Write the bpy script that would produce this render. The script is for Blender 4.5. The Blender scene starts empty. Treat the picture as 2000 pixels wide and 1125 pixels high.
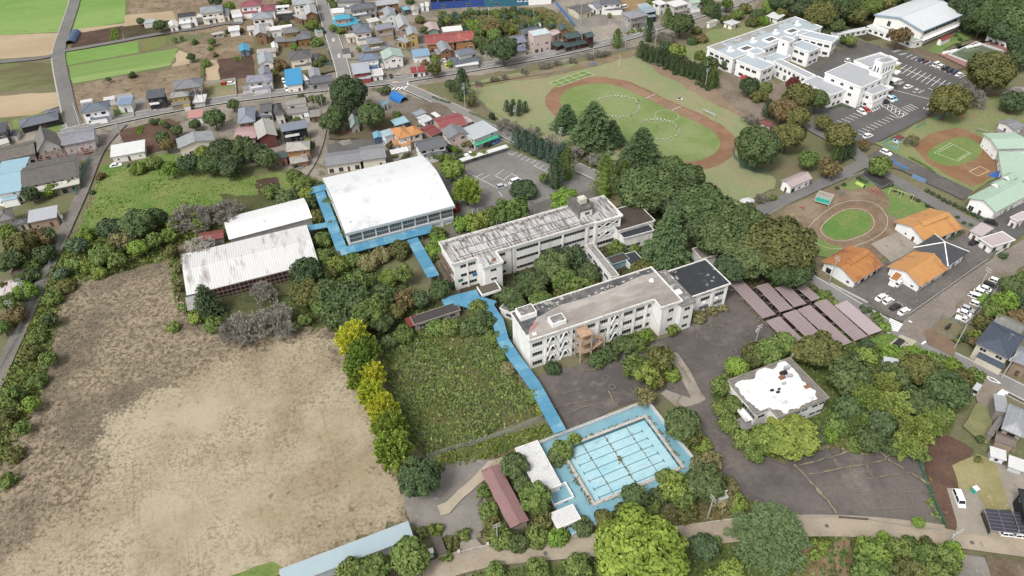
import bpy,math,random
import numpy as np
from mathutils import Vector,Matrix
random.seed(7);RNG=np.random.default_rng(7)
SC=bpy.context.scene;COL=SC.collection
CAM_H=150.0;FPX=1420.0;PITCH=0.720068;ROLL=-0.030308
_cp,_sp=math.cos(PITCH),math.sin(PITCH);_c,_s=math.cos(ROLL),math.sin(ROLL)
_f=np.array([0,_cp,-_sp]);_r=np.array([1,0,0.]);_u=np.array([0,_sp,_cp])
CR=np.array([_c*_r+_s*_u,-_s*_r+_c*_u,_f])
cam=bpy.data.objects.new('camera',bpy.data.cameras.new('camera'));COL.objects.link(cam)
cam.data.sensor_width=36;cam.data.lens=FPX/2000*36;cam.data.clip_start=1;cam.data.clip_end=9000
m=Matrix.Identity(4)
for i in range(3):
 m[i][0]=CR[0][i];m[i][1]=CR[1][i];m[i][2]=-CR[2][i]
m[2][3]=CAM_H;cam.matrix_world=m;SC.camera=cam
SUN=Vector((-0.50,-0.62,1.10)).normalized()
w=bpy.data.worlds.new('World');SC.world=w;w.use_nodes=True
nt=w.node_tree;nt.nodes.clear()
sky=nt.nodes.new('ShaderNodeTexSky');sky.sky_type='NISHITA';sky.sun_disc=False
sky.sun_elevation=math.asin(SUN.z);sky.sun_rotation=math.atan2(SUN.x,SUN.y)
sky.dust_density=4.0;sky.air_density=1.0;sky.ozone_density=1.0
hs=nt.nodes.new('ShaderNodeHueSaturation');hs.inputs['Saturation'].default_value=0.16
bg=nt.nodes.new('ShaderNodeBackground');bg.inputs['Strength'].default_value=0.15
out=nt.nodes.new('ShaderNodeOutputWorld')
nt.links.new(sky.outputs[0],hs.inputs['Color']);nt.links.new(hs.outputs[0],bg.inputs[0]);nt.links.new(bg.outputs[0],out.inputs[0])
sl=bpy.data.lights.new('sun','SUN');sl.energy=1.4;sl.angle=math.radians(14);sl.color=(1,.965,.91)
so=bpy.data.objects.new('sun',sl);COL.objects.link(so);so.rotation_euler=SUN.to_track_quat('Z','Y').to_euler();so.location=(0,0,300)
SC.view_settings.view_transform='Standard';SC.view_settings.look='None'
SC.view_settings.exposure=0.58;SC.view_settings.gamma=1;SC.view_settings.use_curve_mapping=False
SC.render.engine='CYCLES'
SC.cycles.max_bounces=4;SC.cycles.diffuse_bounces=2;SC.cycles.glossy_bounces=2;SC.cycles.transmission_bounces=2
SC.cycles.transparent_max_bounces=4;SC.cycles.use_denoising=True
SHEET={'0':(0,0,1),'A':(300,0,7.03),'B':(480,0,7.03),'C':(700,0,7.03),'D':(920,0,7.03),'E':(1140,0,7.03),'F':(440,140,5.623),'G':(720,140,5.625),'H':(240,130,5.919),'I':(0,190,5.358),'J':(0,370,5.358),'K':(1360,20,5.1125),'L':(1560,80,5.1125),'M':(1680,0,6.25),'N':(1500,330,5.625),'O':(1560,400,5.115),'Q':(1700,500,5.113),'R':(1720,690,5.921),'S':(1780,880,4.591),'U':(1380,640,4.3275),'V':(1400,530,5.556),'W':(1700,180,4.5),'X':(860,280,6.667),'Y':(340,370,4.5),'Z':(700,880,4.593),'1':(0,0,3),'2':(500,0,3),'3':(1000,0,3),'4':(1500,0,3),'5':(0,375,3),'6':(500,375,3),'7':(1000,375,3),'8':(1500,375,3),'9':(0,750,3),'10':(500,750,3),'11':(1000,750,3),'12':(1500,750,3),'g':(590,290,5.1125),'p':(920,760,3.75),'n':(840,370,4.6875),'f':(980,500,4.348)}
def px(q,sh='0'):
 o=SHEET[sh];return(o[0]+q[0]/o[2],o[1]+q[1]/o[2])
def at(q,z=0.0,sh='0'):
 x,y=px(q,sh)
 d=np.array([(x-1000)/FPX,-(y-562.5)/FPX,1.0])@CR
 t=(z-CAM_H)/d[2];return Vector((d[0]*t,d[1]*t,z))
def proj(v):
 q=CR@(np.array(v)-np.array([0,0,CAM_H]));return(1000+FPX*q[0]/q[2],562.5-FPX*q[1]/q[2],FPX/q[2])
def pts(l,z=0.0,sh='0'):return[at(q,z,sh)for q in l]
class MB:
 def __init__(s):s.v=[];s.f=[];s.m=[]
 def face(s,ps,m=0):
  n=len(s.v);s.v+=[tuple(p)for p in ps];s.f.append(tuple(range(n,n+len(ps))));s.m.append(m);return s
 def box(s,x0,x1,y0,y1,z0,z1,m=0):
  n=len(s.v);s.v+=[(x,y,z)for z in(z0,z1)for y in(y0,y1)for x in(x0,x1)]
  for f in((0,2,3,1),(4,5,7,6),(0,1,5,4),(2,6,7,3),(0,4,6,2),(1,3,7,5)):s.f.append(tuple(n+i for i in f));s.m.append(m)
  return s
 def prism(s,P2,z0,z1,m=0):
  k=len(P2);n=len(s.v)
  a=z0 if hasattr(z0,'__len__')else[z0]*k;b=z1 if hasattr(z1,'__len__')else[z1]*k
  s.v+=[(p[0],p[1],a[i])for i,p in enumerate(P2)]+[(p[0],p[1],b[i])for i,p in enumerate(P2)]
  s.f.append(tuple(n+k-1-i for i in range(k)));s.f.append(tuple(n+k+i for i in range(k)));s.m+=[m,m]
  for i in range(k):
   j=(i+1)%k;s.f.append((n+i,n+j,n+k+j,n+k+i));s.m.append(m)
  return s
 def beam(s,a,b,w=.1,h=None,m=0):
  a=Vector(a);b=Vector(b);d=b-a
  if d.length<1e-6:return s
  d.normalize();up=Vector((0,0,1))if abs(d.z)<.95 else Vector((0,1,0))
  u=d.cross(up).normalized()*w/2;v=u.cross(d).normalized()*(h or w)/2
  n=len(s.v)
  for p in(a,b):s.v+=[tuple(p-u-v),tuple(p+u-v),tuple(p+u+v),tuple(p-u+v)]
  for f in((3,2,1,0),(4,5,6,7),(0,1,5,4),(1,2,6,5),(2,3,7,6),(3,0,4,7)):s.f.append(tuple(n+i for i in f));s.m.append(m)
  return s
 def tube(s,a,b,r0,r1=None,k=8,m=0,cap=True):
  a=Vector(a);b=Vector(b);r1=r0 if r1 is None else r1;d=(b-a).normalized()
  up=Vector((0,0,1))if abs(d.z)<.95 else Vector((1,0,0));u=d.cross(up).normalized();v=u.cross(d);n=len(s.v)
  for p,r in((a,r0),(b,r1)):
   for i in range(k):
    t=2*math.pi*i/k;s.v.append(tuple(p+u*(r*math.cos(t))-v*(r*math.sin(t))))
  for i in range(k):s.f.append((n+i,n+(i+1)%k,n+k+(i+1)%k,n+k+i));s.m.append(m)
  if cap:s.f.append(tuple(n+k-1-i for i in range(k)));s.f.append(tuple(n+k+i for i in range(k)));s.m+=[m,m]
  return s
 def slab(s,q,t,m=0):
  a=[Vector(p)for p in q];b=[p-Vector((0,0,t))for p in a];n=len(s.v);k=len(a)
  s.v+=[tuple(p)for p in a+b];s.f.append(tuple(range(n,n+k)));s.f.append(tuple(n+2*k-1-i for i in range(k)));s.m+=[m,m]
  for i in range(k):j=(i+1)%k;s.f.append((n+i,n+k+i,n+k+j,n+j));s.m.append(m)
  return s
 def mesh(s,name,mats):
  me=bpy.data.meshes.new(name);me.from_pydata(s.v,[],s.f)
  for x in(mats if isinstance(mats,(list,tuple))else[mats]):me.materials.append(x)
  if any(s.m):me.polygons.foreach_set('material_index',s.m)
  me.update();return me
 def obj(s,name,mats,parent=None,loc=None,rz=None):return link(name,s.mesh(name,mats),parent,loc,rz)
def link(name,me,parent=None,loc=None,rz=None):
 o=bpy.data.objects.new(name,me);COL.objects.link(o)
 if parent is not None:o.parent=parent
 if loc is not None:o.location=loc
 if rz is not None:o.rotation_euler=(0,0,rz)
 return o
REG=[]
def reg(o,desc,cat,group=None,share=False,pos=None):
 o['category']=cat
 if group:o['group']=group
 REG.append((o,desc,share,pos));return o
def thing(name,desc,cat,loc=(0,0,0),rz=0.0,group=None,share=False,pos=None):
 return reg(link(name,None,None,loc,rz),desc,cat,group,share,pos)
def struct(o):o['kind']='structure';return o
def copy_tree(o,parent=None):
 c=o.copy();COL.objects.link(c)
 if parent is not None:c.parent=parent
 for ch in list(o.children):copy_tree(ch,c)
 return c
KEX=1.75
def C(h,k=None):
 o=[]
 for i in(0,2,4):
  v=int(h[i:i+2],16)/255;v=v/12.92 if v<=.04045 else((v+.055)/1.055)**2.4
  o.append(v/(k or KEX))
 g_=.3*o[0]+.6*o[1]+.1*o[2]
 return tuple(min(.8,g_+(v-g_)*.88)for v in o)
MATS={}
def _col(c):return(*(C(c)if isinstance(c,str)else c)[:3],1)
def mat(c,rough=.8,var=.18,sc=.5,spec=.25,stain=None,st_sc=.12,st_lo=.55,st_hi=.7,seam=None,seam_ax=0,seam_w=.12,seam_k=.75,stretch=None,coord='Object',c2=None,metal=0,name='surface',det=5):
 key=(str(c),rough,var,sc,spec,str(stain),st_sc,st_lo,st_hi,seam,seam_ax,seam_w,seam_k,stretch,coord,str(c2),metal)
 if key in MATS:return MATS[key]
 m=bpy.data.materials.new(name);m.use_nodes=True;nt=m.node_tree;N=nt.nodes;Lk=nt.links;b=N['Principled BSDF']
 b.inputs['Roughness'].default_value=rough;b.inputs['Specular IOR Level'].default_value=spec;b.inputs['Metallic'].default_value=metal
 if coord=='World':src=N.new('ShaderNodeNewGeometry').outputs['Position']
 else:src=N.new('ShaderNodeTexCoord').outputs['Object']
 if stretch:
  mp=N.new('ShaderNodeMapping');mp.inputs['Scale'].default_value=stretch;Lk.new(src,mp.inputs[0]);vec=mp.outputs[0]
 else:vec=src
 def noise(scale,v=vec,d=det,r=.6):
  n=N.new('ShaderNodeTexNoise');n.inputs['Scale'].default_value=scale;n.inputs['Detail'].default_value=d;n.inputs['Roughness'].default_value=r
  Lk.new(v,n.inputs['Vector']);return n.outputs['Fac']
 def rng(fac,a,bb,lo,hi):
  r=N.new('ShaderNodeMapRange');r.inputs[1].default_value=a;r.inputs[2].default_value=bb;r.inputs[3].default_value=lo;r.inputs[4].default_value=hi
  Lk.new(fac,r.inputs[0]);return r.outputs[0]
 def mix(fac,A,B,mode='MIX'):
  x=N.new('ShaderNodeMix');x.data_type='RGBA';x.blend_type=mode
  if isinstance(fac,float):x.inputs['Factor'].default_value=fac
  else:Lk.new(fac,x.inputs['Factor'])
  for k,val in((6,A),(7,B)):
   if isinstance(val,tuple):x.inputs[k].default_value=val
   else:Lk.new(val,x.inputs[k])
  return x.outputs[2]
 cur=_col(c)
 if c2 is not None:cur=mix(rng(noise(st_sc*.7,d=6),.38,.62,0,1),cur,_col(c2))
 if stain is not None:cur=mix(rng(noise(st_sc,d=8,r=.7),st_lo,st_hi,0,1),cur,_col(stain))
 if var:
  g=rng(noise(sc,d=6,r=.7),.3,.7,1-var,1+var)
  cc=N.new('ShaderNodeCombineColor')
  for i in range(3):Lk.new(g,cc.inputs[i])
  cur=mix(1.0,cur,cc.outputs[0],'MULTIPLY')
 if seam:
  sx=N.new('ShaderNodeSeparateXYZ');Lk.new(src,sx.inputs[0])
  d=N.new('ShaderNodeMath');d.operation='DIVIDE';d.inputs[1].default_value=seam;Lk.new(sx.outputs[seam_ax],d.inputs[0])
  fr=N.new('ShaderNodeMath');fr.operation='FRACT';Lk.new(d.outputs[0],fr.inputs[0])
  lt=N.new('ShaderNodeMath');lt.operation='LESS_THAN';lt.inputs[1].default_value=seam_w;Lk.new(fr.outputs[0],lt.inputs[0])
  cur=mix(lt.outputs[0],cur,mix(1.0,cur,(seam_k,seam_k,seam_k,1),'MULTIPLY'))
 if isinstance(cur,tuple):b.inputs['Base Color'].default_value=cur
 else:Lk.new(cur,b.inputs['Base Color'])
 MATS[key]=m;return m
def soil(name,a,b,c=None,s1=.05,s2=1.2,lo=.42,hi=.58,var=.22,cs=.4,clo=.6,chi=.66,stretch=None,rough=.95):
 """open ground: two colours in large drifts, a third in specks, fine grain"""
 m=bpy.data.materials.new(name);m.use_nodes=True;nt=m.node_tree;N=nt.nodes;Lk=nt.links;B=N['Principled BSDF']
 B.inputs['Roughness'].default_value=rough;B.inputs['Specular IOR Level'].default_value=.1
 src=N.new('ShaderNodeNewGeometry').outputs['Position']
 if stretch:
  mp=N.new('ShaderNodeMapping');mp.inputs['Scale'].default_value=stretch[:3];mp.inputs['Rotation'].default_value=(0,0,stretch[3]);mp.vector_type='TEXTURE'
  mp.inputs['Scale'].default_value=(1/stretch[0],1/stretch[1],1);Lk.new(src,mp.inputs[0]);src=mp.outputs[0]
 def noise(sc,d=6,r=.65):
  n=N.new('ShaderNodeTexNoise');n.inputs['Scale'].default_value=sc;n.inputs['Detail'].default_value=d;n.inputs['Roughness'].default_value=r;Lk.new(src,n.inputs['Vector']);return n.outputs['Fac']
 def rng(f,p,q,lo_,hi_):
  r=N.new('ShaderNodeMapRange');r.inputs[1].default_value=p;r.inputs[2].default_value=q;r.inputs[3].default_value=lo_;r.inputs[4].default_value=hi_;Lk.new(f,r.inputs[0]);return r.outputs[0]
 def mix(f,A,Bc,mode='MIX'):
  x=N.new('ShaderNodeMix');x.data_type='RGBA';x.blend_type=mode
  if isinstance(f,float):x.inputs['Factor'].default_value=f
  else:Lk.new(f,x.inputs['Factor'])
  for k,val in((6,A),(7,Bc)):
   if isinstance(val,tuple):x.inputs[k].default_value=val
   else:Lk.new(val,x.inputs[k])
  return x.outputs[2]
 cur=mix(rng(noise(s1,8),lo,hi,0,1),_col(a),_col(b))
 if c is not None:cur=mix(rng(noise(cs,5,.75),clo,chi,0,1),cur,_col(c))
 g=rng(noise(s2,4,.8),.3,.7,1-var,1+var);cc=N.new('ShaderNodeCombineColor')
 for i in range(3):Lk.new(g,cc.inputs[i])
 cur=mix(1.0,cur,cc.outputs[0],'MULTIPLY');Lk.new(cur,B.inputs['Base Color'])
 bp=N.new('ShaderNodeBump');bp.inputs['Strength'].default_value=.35;bp.inputs['Distance'].default_value=.12
 Lk.new(noise(1.6,4,.7),bp.inputs['Height']);Lk.new(bp.outputs[0],B.inputs['Normal'])
 return m
GLASS=mat((.018,.022,.026),rough=.12,var=.0,spec=.5,name='window_glass')
GLASS2=mat((.10,.115,.12),rough=.25,var=.5,sc=.35,spec=.5,name='curtained_glass')
ALU=mat((.42,.42,.41),rough=.5,var=.05,name='aluminium')
BRONZE=mat((.05,.04,.035),rough=.5,var=.05,name='bronze_frame')
WHITE=mat((.74,.74,.72),rough=.6,var=.08,name='white_paint')
STEEL=mat((.30,.31,.32),rough=.5,var=.12,name='steel')
CONC=mat('b3aca0',var=.2,sc=.8,stain='857d72',name='concrete')
BARK=mat((.09,.072,.055),var=.35,sc=2,name='bark')
LINE=mat((.72,.72,.70),rough=.7,var=.3,sc=3,name='road_paint')
LAYER=[0.0]
def nextz():LAYER[0]+=.006;return LAYER[0]
def ragged(P,step=2.0,amp=.6):
 o=[];n=len(P)
 for i in range(n):
  a,b=P[i],P[(i+1)%n];d=b-a;k=max(1,int(d.length/step));nrm=Vector((-d.y,d.x,0)).normalized()
  for j in range(k):
   o.append([a+d*(j/k),nrm])
 if not amp:return[p for p,_ in o]
 k=len(o);r=[random.gauss(0,1)for _ in range(k)];r2=[random.gauss(0,1)for _ in range(k)]
 for _ in range(2):r=[(r[i-1]+r[i]+r[(i+1)%k])/2.2 for i in range(k)]
 return[p+n_*(amp*(r[i]+.35*r2[i]))for i,(p,n_)in enumerate(o)]
def sheet(name,P,mt,amp=0.0,step=2.0,z=None,parent=None):
 P=[Vector((p[0],p[1],0))for p in P]
 area=sum(P[i].x*P[(i+1)%len(P)].y-P[(i+1)%len(P)].x*P[i].y for i in range(len(P)))
 if area<0:P=P[::-1]
 Q=ragged(P,step,amp)if amp else P
 z=nextz()if z is None else z
 o=MB().face([(p.x,p.y,z)for p in Q]).obj(name,mt,parent)
 return o if parent is not None else struct(o)
def patch(name,l,mt,amp=0.0,step=2.0,sh='0',z=None):return sheet(name,pts(l,0,sh),mt,amp,step,z)
def smooth(P,k=2):
 for _ in range(k):
  Q=[P[0]]
  for a,b in zip(P,P[1:]):Q+=[a*.75+b*.25,a*.25+b*.75]
  P=Q+[P[-1]]
 return P
def strip_pts(P,w0,w1):
 L=[];R=[]
 for i,p in enumerate(P):
  d=(P[min(i+1,len(P)-1)]-P[max(i-1,0)]);d.z=0;d.normalize();n=Vector((-d.y,d.x,0));L.append(p+n*w1);R.append(p+n*w0)
 return L,R
def ribbon(name,P,w0,w1,mt,parent=None,z=None):
 L,R=strip_pts(P,w0,w1);z=nextz()if z is None else z;b=MB();n=len(P)
 b.v=[(p.x,p.y,z)for p in R]+[(p.x,p.y,z)for p in L]
 b.f=[(i,i+1,n+i+1,n+i)for i in range(n-1)];b.m=[0]*(n-1)
 o=b.obj(name,mt,parent);return o if parent is not None else struct(o)
def inside(pt,P):
 x,y=pt[:,0],pt[:,1];r=np.zeros(len(pt),bool);n=len(P)
 for i in range(n):
  x1,y1=P[i][0],P[i][1];x2,y2=P[(i+1)%n][0],P[(i+1)%n][1]
  c=((y1>y)!=(y2>y))&(x<(x2-x1)*(y-y1)/((y2-y1)or 1e-9)+x1);r^=c
 return r
def in_poly(P,per_m2,cap=40000):
 A=np.array([(p[0],p[1])for p in P]);lo,hi=A.min(0),A.max(0);n=int(min(cap*3,(hi-lo).prod()*per_m2))
 q=RNG.uniform(lo,hi,(n,2));return q[inside(q,A)][:cap]
def cards(p,n,su,sv,bend=.25):
 """rhombic leaf sprays: centres p (K,3), normals n, half sizes su, sv"""
 K=len(p);n=n/np.maximum(np.linalg.norm(n,axis=1,keepdims=True),1e-6)
 t=RNG.normal(size=(K,3));u=np.cross(n,t);u/=np.maximum(np.linalg.norm(u,axis=1,keepdims=True),1e-6);v=np.cross(n,u)
 su=np.broadcast_to(np.asarray(su,float).reshape(-1,1),(K,1));sv=np.broadcast_to(np.asarray(sv,float).reshape(-1,1),(K,1))
 V=np.empty((K,4,3));V[:,0]=p-u*su;V[:,1]=p-v*sv+n*su*bend;V[:,2]=p+u*su;V[:,3]=p+v*sv+n*su*bend
 return V.reshape(-1,3)
def dcards(p,d,L,W):
 """sprays stretched along direction d"""
 K=len(p);d=d/np.maximum(np.linalg.norm(d,axis=1,keepdims=True),1e-6);t=RNG.normal(size=(K,3))*.6+np.array([0,0,1.]);s=np.cross(d,t);s/=np.maximum(np.linalg.norm(s,axis=1,keepdims=True),1e-6)
 L=np.broadcast_to(np.asarray(L,float).reshape(-1,1),(K,1));W=np.broadcast_to(np.asarray(W,float).reshape(-1,1),(K,1))
 V=np.empty((K,4,3));V[:,0]=p;V[:,1]=p+d*L*.55-s*W;V[:,2]=p+d*L;V[:,3]=p+d*L*.55+s*W
 return V.reshape(-1,3)
def quads_mesh(name,V,tint,mt,extra=None):
 K=len(V)//4;me=bpy.data.meshes.new(name);nv=len(V);ne=0 if extra is None else len(extra[0])
 allv=V if extra is None else np.vstack([V,extra[0]]);nf3=0 if extra is None else len(extra[1])
 me.vertices.add(nv+ne);me.vertices.foreach_set('co',allv.astype(np.float32).ravel())
 me.loops.add(4*K+3*nf3);idx=np.arange(4*K,dtype=np.int32)
 if nf3:idx=np.concatenate([idx,(extra[1].astype(np.int32)+nv).ravel()])
 me.loops.foreach_set('vertex_index',idx);me.polygons.add(K+nf3)
 me.polygons.foreach_set('loop_start',np.concatenate([np.arange(K)*4,4*K+np.arange(nf3)*3]).astype(np.int32))
 tt=np.concatenate([tint,np.full(nf3,.35)]).astype(np.float32)
 me.materials.append(mt);me.update();a=me.attributes.new('tint','FLOAT','FACE');a.data.foreach_set('value',tt);me.validate();return me
LEAF={}
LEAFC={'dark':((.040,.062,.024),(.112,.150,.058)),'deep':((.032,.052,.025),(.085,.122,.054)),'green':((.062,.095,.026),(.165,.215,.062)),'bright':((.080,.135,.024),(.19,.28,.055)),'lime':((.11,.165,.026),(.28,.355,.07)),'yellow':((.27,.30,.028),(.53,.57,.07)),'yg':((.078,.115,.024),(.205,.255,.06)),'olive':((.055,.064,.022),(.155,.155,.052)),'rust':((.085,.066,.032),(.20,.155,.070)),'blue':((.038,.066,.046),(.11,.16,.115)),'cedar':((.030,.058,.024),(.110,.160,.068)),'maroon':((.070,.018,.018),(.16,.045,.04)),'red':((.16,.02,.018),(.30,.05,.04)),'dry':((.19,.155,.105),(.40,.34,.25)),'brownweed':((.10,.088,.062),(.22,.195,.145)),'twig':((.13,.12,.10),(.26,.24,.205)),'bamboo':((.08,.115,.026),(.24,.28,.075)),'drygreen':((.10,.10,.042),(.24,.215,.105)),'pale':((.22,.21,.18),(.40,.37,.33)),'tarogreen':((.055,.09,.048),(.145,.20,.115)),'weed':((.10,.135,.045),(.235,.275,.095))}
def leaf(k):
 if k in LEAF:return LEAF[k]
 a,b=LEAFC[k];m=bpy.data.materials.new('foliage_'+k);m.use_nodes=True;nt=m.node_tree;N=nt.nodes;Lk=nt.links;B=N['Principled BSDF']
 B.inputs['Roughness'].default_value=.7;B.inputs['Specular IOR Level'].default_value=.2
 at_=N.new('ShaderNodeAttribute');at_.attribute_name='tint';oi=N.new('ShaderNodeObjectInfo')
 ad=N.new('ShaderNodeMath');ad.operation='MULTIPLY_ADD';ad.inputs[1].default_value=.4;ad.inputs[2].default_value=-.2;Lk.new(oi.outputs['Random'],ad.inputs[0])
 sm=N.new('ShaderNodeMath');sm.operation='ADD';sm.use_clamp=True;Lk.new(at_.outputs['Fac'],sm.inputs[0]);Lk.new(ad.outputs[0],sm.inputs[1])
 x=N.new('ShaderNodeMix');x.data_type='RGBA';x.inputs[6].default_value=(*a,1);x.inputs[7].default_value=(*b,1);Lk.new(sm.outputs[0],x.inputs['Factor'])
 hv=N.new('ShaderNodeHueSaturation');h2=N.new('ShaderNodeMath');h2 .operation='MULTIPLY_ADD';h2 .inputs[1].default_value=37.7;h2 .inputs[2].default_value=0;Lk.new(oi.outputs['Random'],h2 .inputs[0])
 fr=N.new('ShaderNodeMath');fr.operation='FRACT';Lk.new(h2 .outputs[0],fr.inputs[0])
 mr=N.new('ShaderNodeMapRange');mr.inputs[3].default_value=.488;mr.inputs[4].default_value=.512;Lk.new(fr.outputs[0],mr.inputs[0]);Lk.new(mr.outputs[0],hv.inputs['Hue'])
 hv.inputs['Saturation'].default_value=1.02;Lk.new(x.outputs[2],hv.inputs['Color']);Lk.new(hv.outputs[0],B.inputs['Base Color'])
 LEAF[k]=m;return m
 # ================================================================ THE SETTING: ground, fields, roads
ground_m=soil('weedy_ground','8d8266','7c8057','a08e70',s1=.03,s2=.9,cs=.25)
g=MB();g.face([(-4000,-400,0),(4000,-400,0),(4000,8000,0),(-4000,8000,0)]);struct(g.obj('ground',ground_m))
sand_m=soil('dusty_sand','cdba95','b9a37f','8f7d62',s1=.045,s2=1.1,cs=.22,clo=.56,chi=.70,var=.17)
sandpath_m=soil('pale_dirt_road','c4b49c','b3a48e','a3937d',s1=.12,s2=1.5,var=.10)
dryweed_m=soil('dry_weed_floor','9a8a6e','877660','6d6350',s1=.05,s2=1.3,cs=.3,clo=.5,chi=.62,var=.32)
mead_m=soil('green_meadow','6f8f3c','8c9a52','56792c',s1=.06,s2=.9,cs=.2,var=.28)
weedy_m=soil('dark_weeds','5f6f38','757a42','4b5a2c',s1=.09,s2=1.2,cs=.3,var=.3)
under_m=soil('leaf_litter','544b3a','625a3e','3f3d2a',s1=.12,s2=1.0,var=.25)
rice_m=soil('young_rice','7fa84c','93b35e','6d9a41',s1=.02,s2=.5,var=.10,stretch=(.35,1,1,.35))
rice2_m=soil('striped_rice','9bb566','84a552','78a045',s1=.05,s2=.5,var=.10,stretch=(.12,1.6,1,.32))
rice3_m=soil('mown_brown_green','8a9a5a','76714f','8f8560',s1=.03,s2=.6,var=.14,stretch=(.4,1,1,.3))
tan_m=soil('stubble_tan','cdb894','c2ab86','b39c78',s1=.05,s2=.8,var=.08,stretch=(.3,1,1,.3))
scrub_m=soil('dry_scrub','a8947a','937f66','74674f',s1=.06,s2=.9,cs=.28,clo=.52,chi=.62,var=.26)
brown_m=soil('ploughed_soil','5d4a40','6d564a','4d3d35',s1=.1,s2=1.4,var=.14)
red_m=soil('red_earth','7a5f50','6b5145','8f6c56',s1=.1,s2=1.2,var=.2)
crop_m=soil('crop_rows','8a7f55','7f9148','6f5f48',s1=.4,s2=1.2,stretch=(1.8,.05,1,.15))
field_m=soil('playing_grass','97a46e','a5a377','b09e79',s1=.045,s2=.7,cs=.07,clo=.56,chi=.68,var=.12)
infield_m=soil('mown_infield','839a52','97a567','a3a06f',s1=.05,s2=.7,cs=.09,clo=.6,chi=.7,var=.10)
kgrass_m=soil('small_lawn','76964b','8a9a55','94945c',s1=.09,s2=.8,var=.13)
track_m=soil('track_clay','9a7458','a88365','8d6a52',s1=.08,s2=.8,var=.09)
play_m=soil('playground_dirt','a39078','8d745e','b3a186',s1=.08,s2=1.0,var=.13)
yellowlawn_m=soil('pale_lawn','b3a877','a29a63','c0b189',s1=.1,s2=1.0,var=.12)
road_m=soil('worn_asphalt','a09c98','969390','aaa6a1',s1=.06,s2=.9,var=.06)
road2_m=soil('old_lane_asphalt','8f8c88','858380','9a9690',s1=.08,s2=.9,var=.07)
lot_m=soil('school_asphalt','6c6563','7f7670','8f867c',s1=.06,s2=.9,cs=.07,clo=.54,chi=.66,var=.14)
lot2_m=soil('front_car_park_asphalt','9a9792','8b8985','a5a19b',s1=.05,s2=.8,var=.08)
lot3_m=soil('new_car_park_asphalt','787674','6f6d6c','82807d',s1=.05,s2=.8,var=.05)
conc_m=soil('yard_concrete','b6ab9b','a89e90','998d7e',s1=.1,s2=.9,var=.08)
gravel_m=soil('grey_gravel','a39c93','928b83','b3aaa0',s1=.1,s2=2.2,var=.16)
kerb_m=mat('cfcbc2',var=.12,name='kerb_concrete')
patch('residential_ground',[(60,250),(230,225),(440,190),(640,165),(640,0),(330,0),(330,-80),(1500,-80),(1480,20),(1250,90),(1000,135),(790,175),(1000,280),(830,310),(640,350),(560,330),(330,300),(215,300)],soil('yard_earth','ada395','958a7a','6f7050',s1=.06,s2=.9,var=.2,cs=.12,clo=.55,chi=.62),1.0)
patch('scrub_ground',[(140,167),(330,135),(395,118),(345,88),(440,62),(500,60),(500,150),(480,190),(380,200),(240,224),(155,244),(140,200)],scrub_m,.8)
patch('scrub_ground',[(250,0),(640,-40),(600,40),(480,60),(340,68),(246,62)],scrub_m,.8)
patch('field',[(-260,-60),(141,-60),(137,0),(118,62),(-180,80)],rice_m,.15)
patch('field',[(158,-60),(250,-60),(243,43),(140,60)],rice_m,.15)
patch('field',[(246,30),(335,22),(345,40),(260,52),(140,68),(140,58),(243,46)],tan_m,.3)
patch('field',[(-180,76),(117,64),(106,98),(98,108),(-160,128)],tan_m,.2)
patch('field',[(-160,128),(84,121),(100,126),(110,168),(-150,196)],rice3_m,.3)
patch('field',[(-150,196),(112,180),(116,207),(70,224),(-60,236)],tan_m,.3)
patch('plot',[(157,64),(240,50),(240,78),(150,97),(138,92)],brown_m,.2)
patch('plot',[(240,52),(330,40),(335,60),(330,68),(240,80)],under_m,.5)
patch('field',[(126,103),(270,80),(270,103),(132,128)],rice_m,.15)
patch('field',[(275,78),(326,70),(326,90),(277,102)],crop_m,.2)
patch('field',[(133,130),(348,94),(334,128),(142,164)],rice2_m,.25)
patch('plot',[(352,98),(372,110),(368,125),(336,130)],tan_m,.5)
patch('plot',[(427,116),(492,108),(498,135),(500,150),(429,157)],brown_m,.2)
patch('plot',[(400,117),(425,116),(428,156),(402,158)],tan_m,.4)
patch('yard',[(403,165),(459,157),(460,193),(405,205)],soil('mixed_yard_grass','8f9560','a8997b','7a8a4a',s1=.12),.3)
patch('yard',[(222,212),(261,208),(262,229),(220,233)],kgrass_m,.1)
patch('yard',[(262,195),(284,190),(287,220),(264,229)],gravel_m,.2)
patch('plot',[(232,255),(330,232),(350,240),(345,285),(290,300),(235,275)],red_m,.4)
patch('yard',[(25,235),(75,222),(105,215),(125,255),(60,270),(30,262)],kgrass_m,.2)
patch('yard',[(22,262),(70,255),(75,275),(0,290)],conc_m)
patch('orchard_ground',[(850,30),(1060,12),(1100,30),(1140,68),(1080,75),(990,70),(900,70)],soil('orchard_floor','75743f','8a7a54','5a6236',s1=.1),.6)
patch('scrub_ground',[(790,45),(860,38),(980,60),(1000,90),(960,110),(870,60),(800,70)],scrub_m,.7)
patch('scrub_ground',[(1180,0),(1290,-20),(1300,15),(1240,25),(1215,18)],soil('tan_plot','b0946a','a3855c',s1=.1),.3)
patch('yard',[(1100,20),(1130,10),(1200,40),(1250,50),(1230,62),(1170,85),(1130,70)],gravel_m,.3)
patch('yard',[(1155,55),(1200,45),(1215,62),(1180,82),(1160,80)],conc_m,.3)
patch('meadow',[(205,325),(260,318),(330,300),(420,330),(500,345),(560,338),(592,350),(575,368),(540,392),(490,398),(420,410),(300,430),(190,450),(140,465),(170,400)],mead_m,1.0)
patch('garden_plot',[(503,352),(540,346),(548,370),(520,390),(500,385)],brown_m,.6,1.5)
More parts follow.
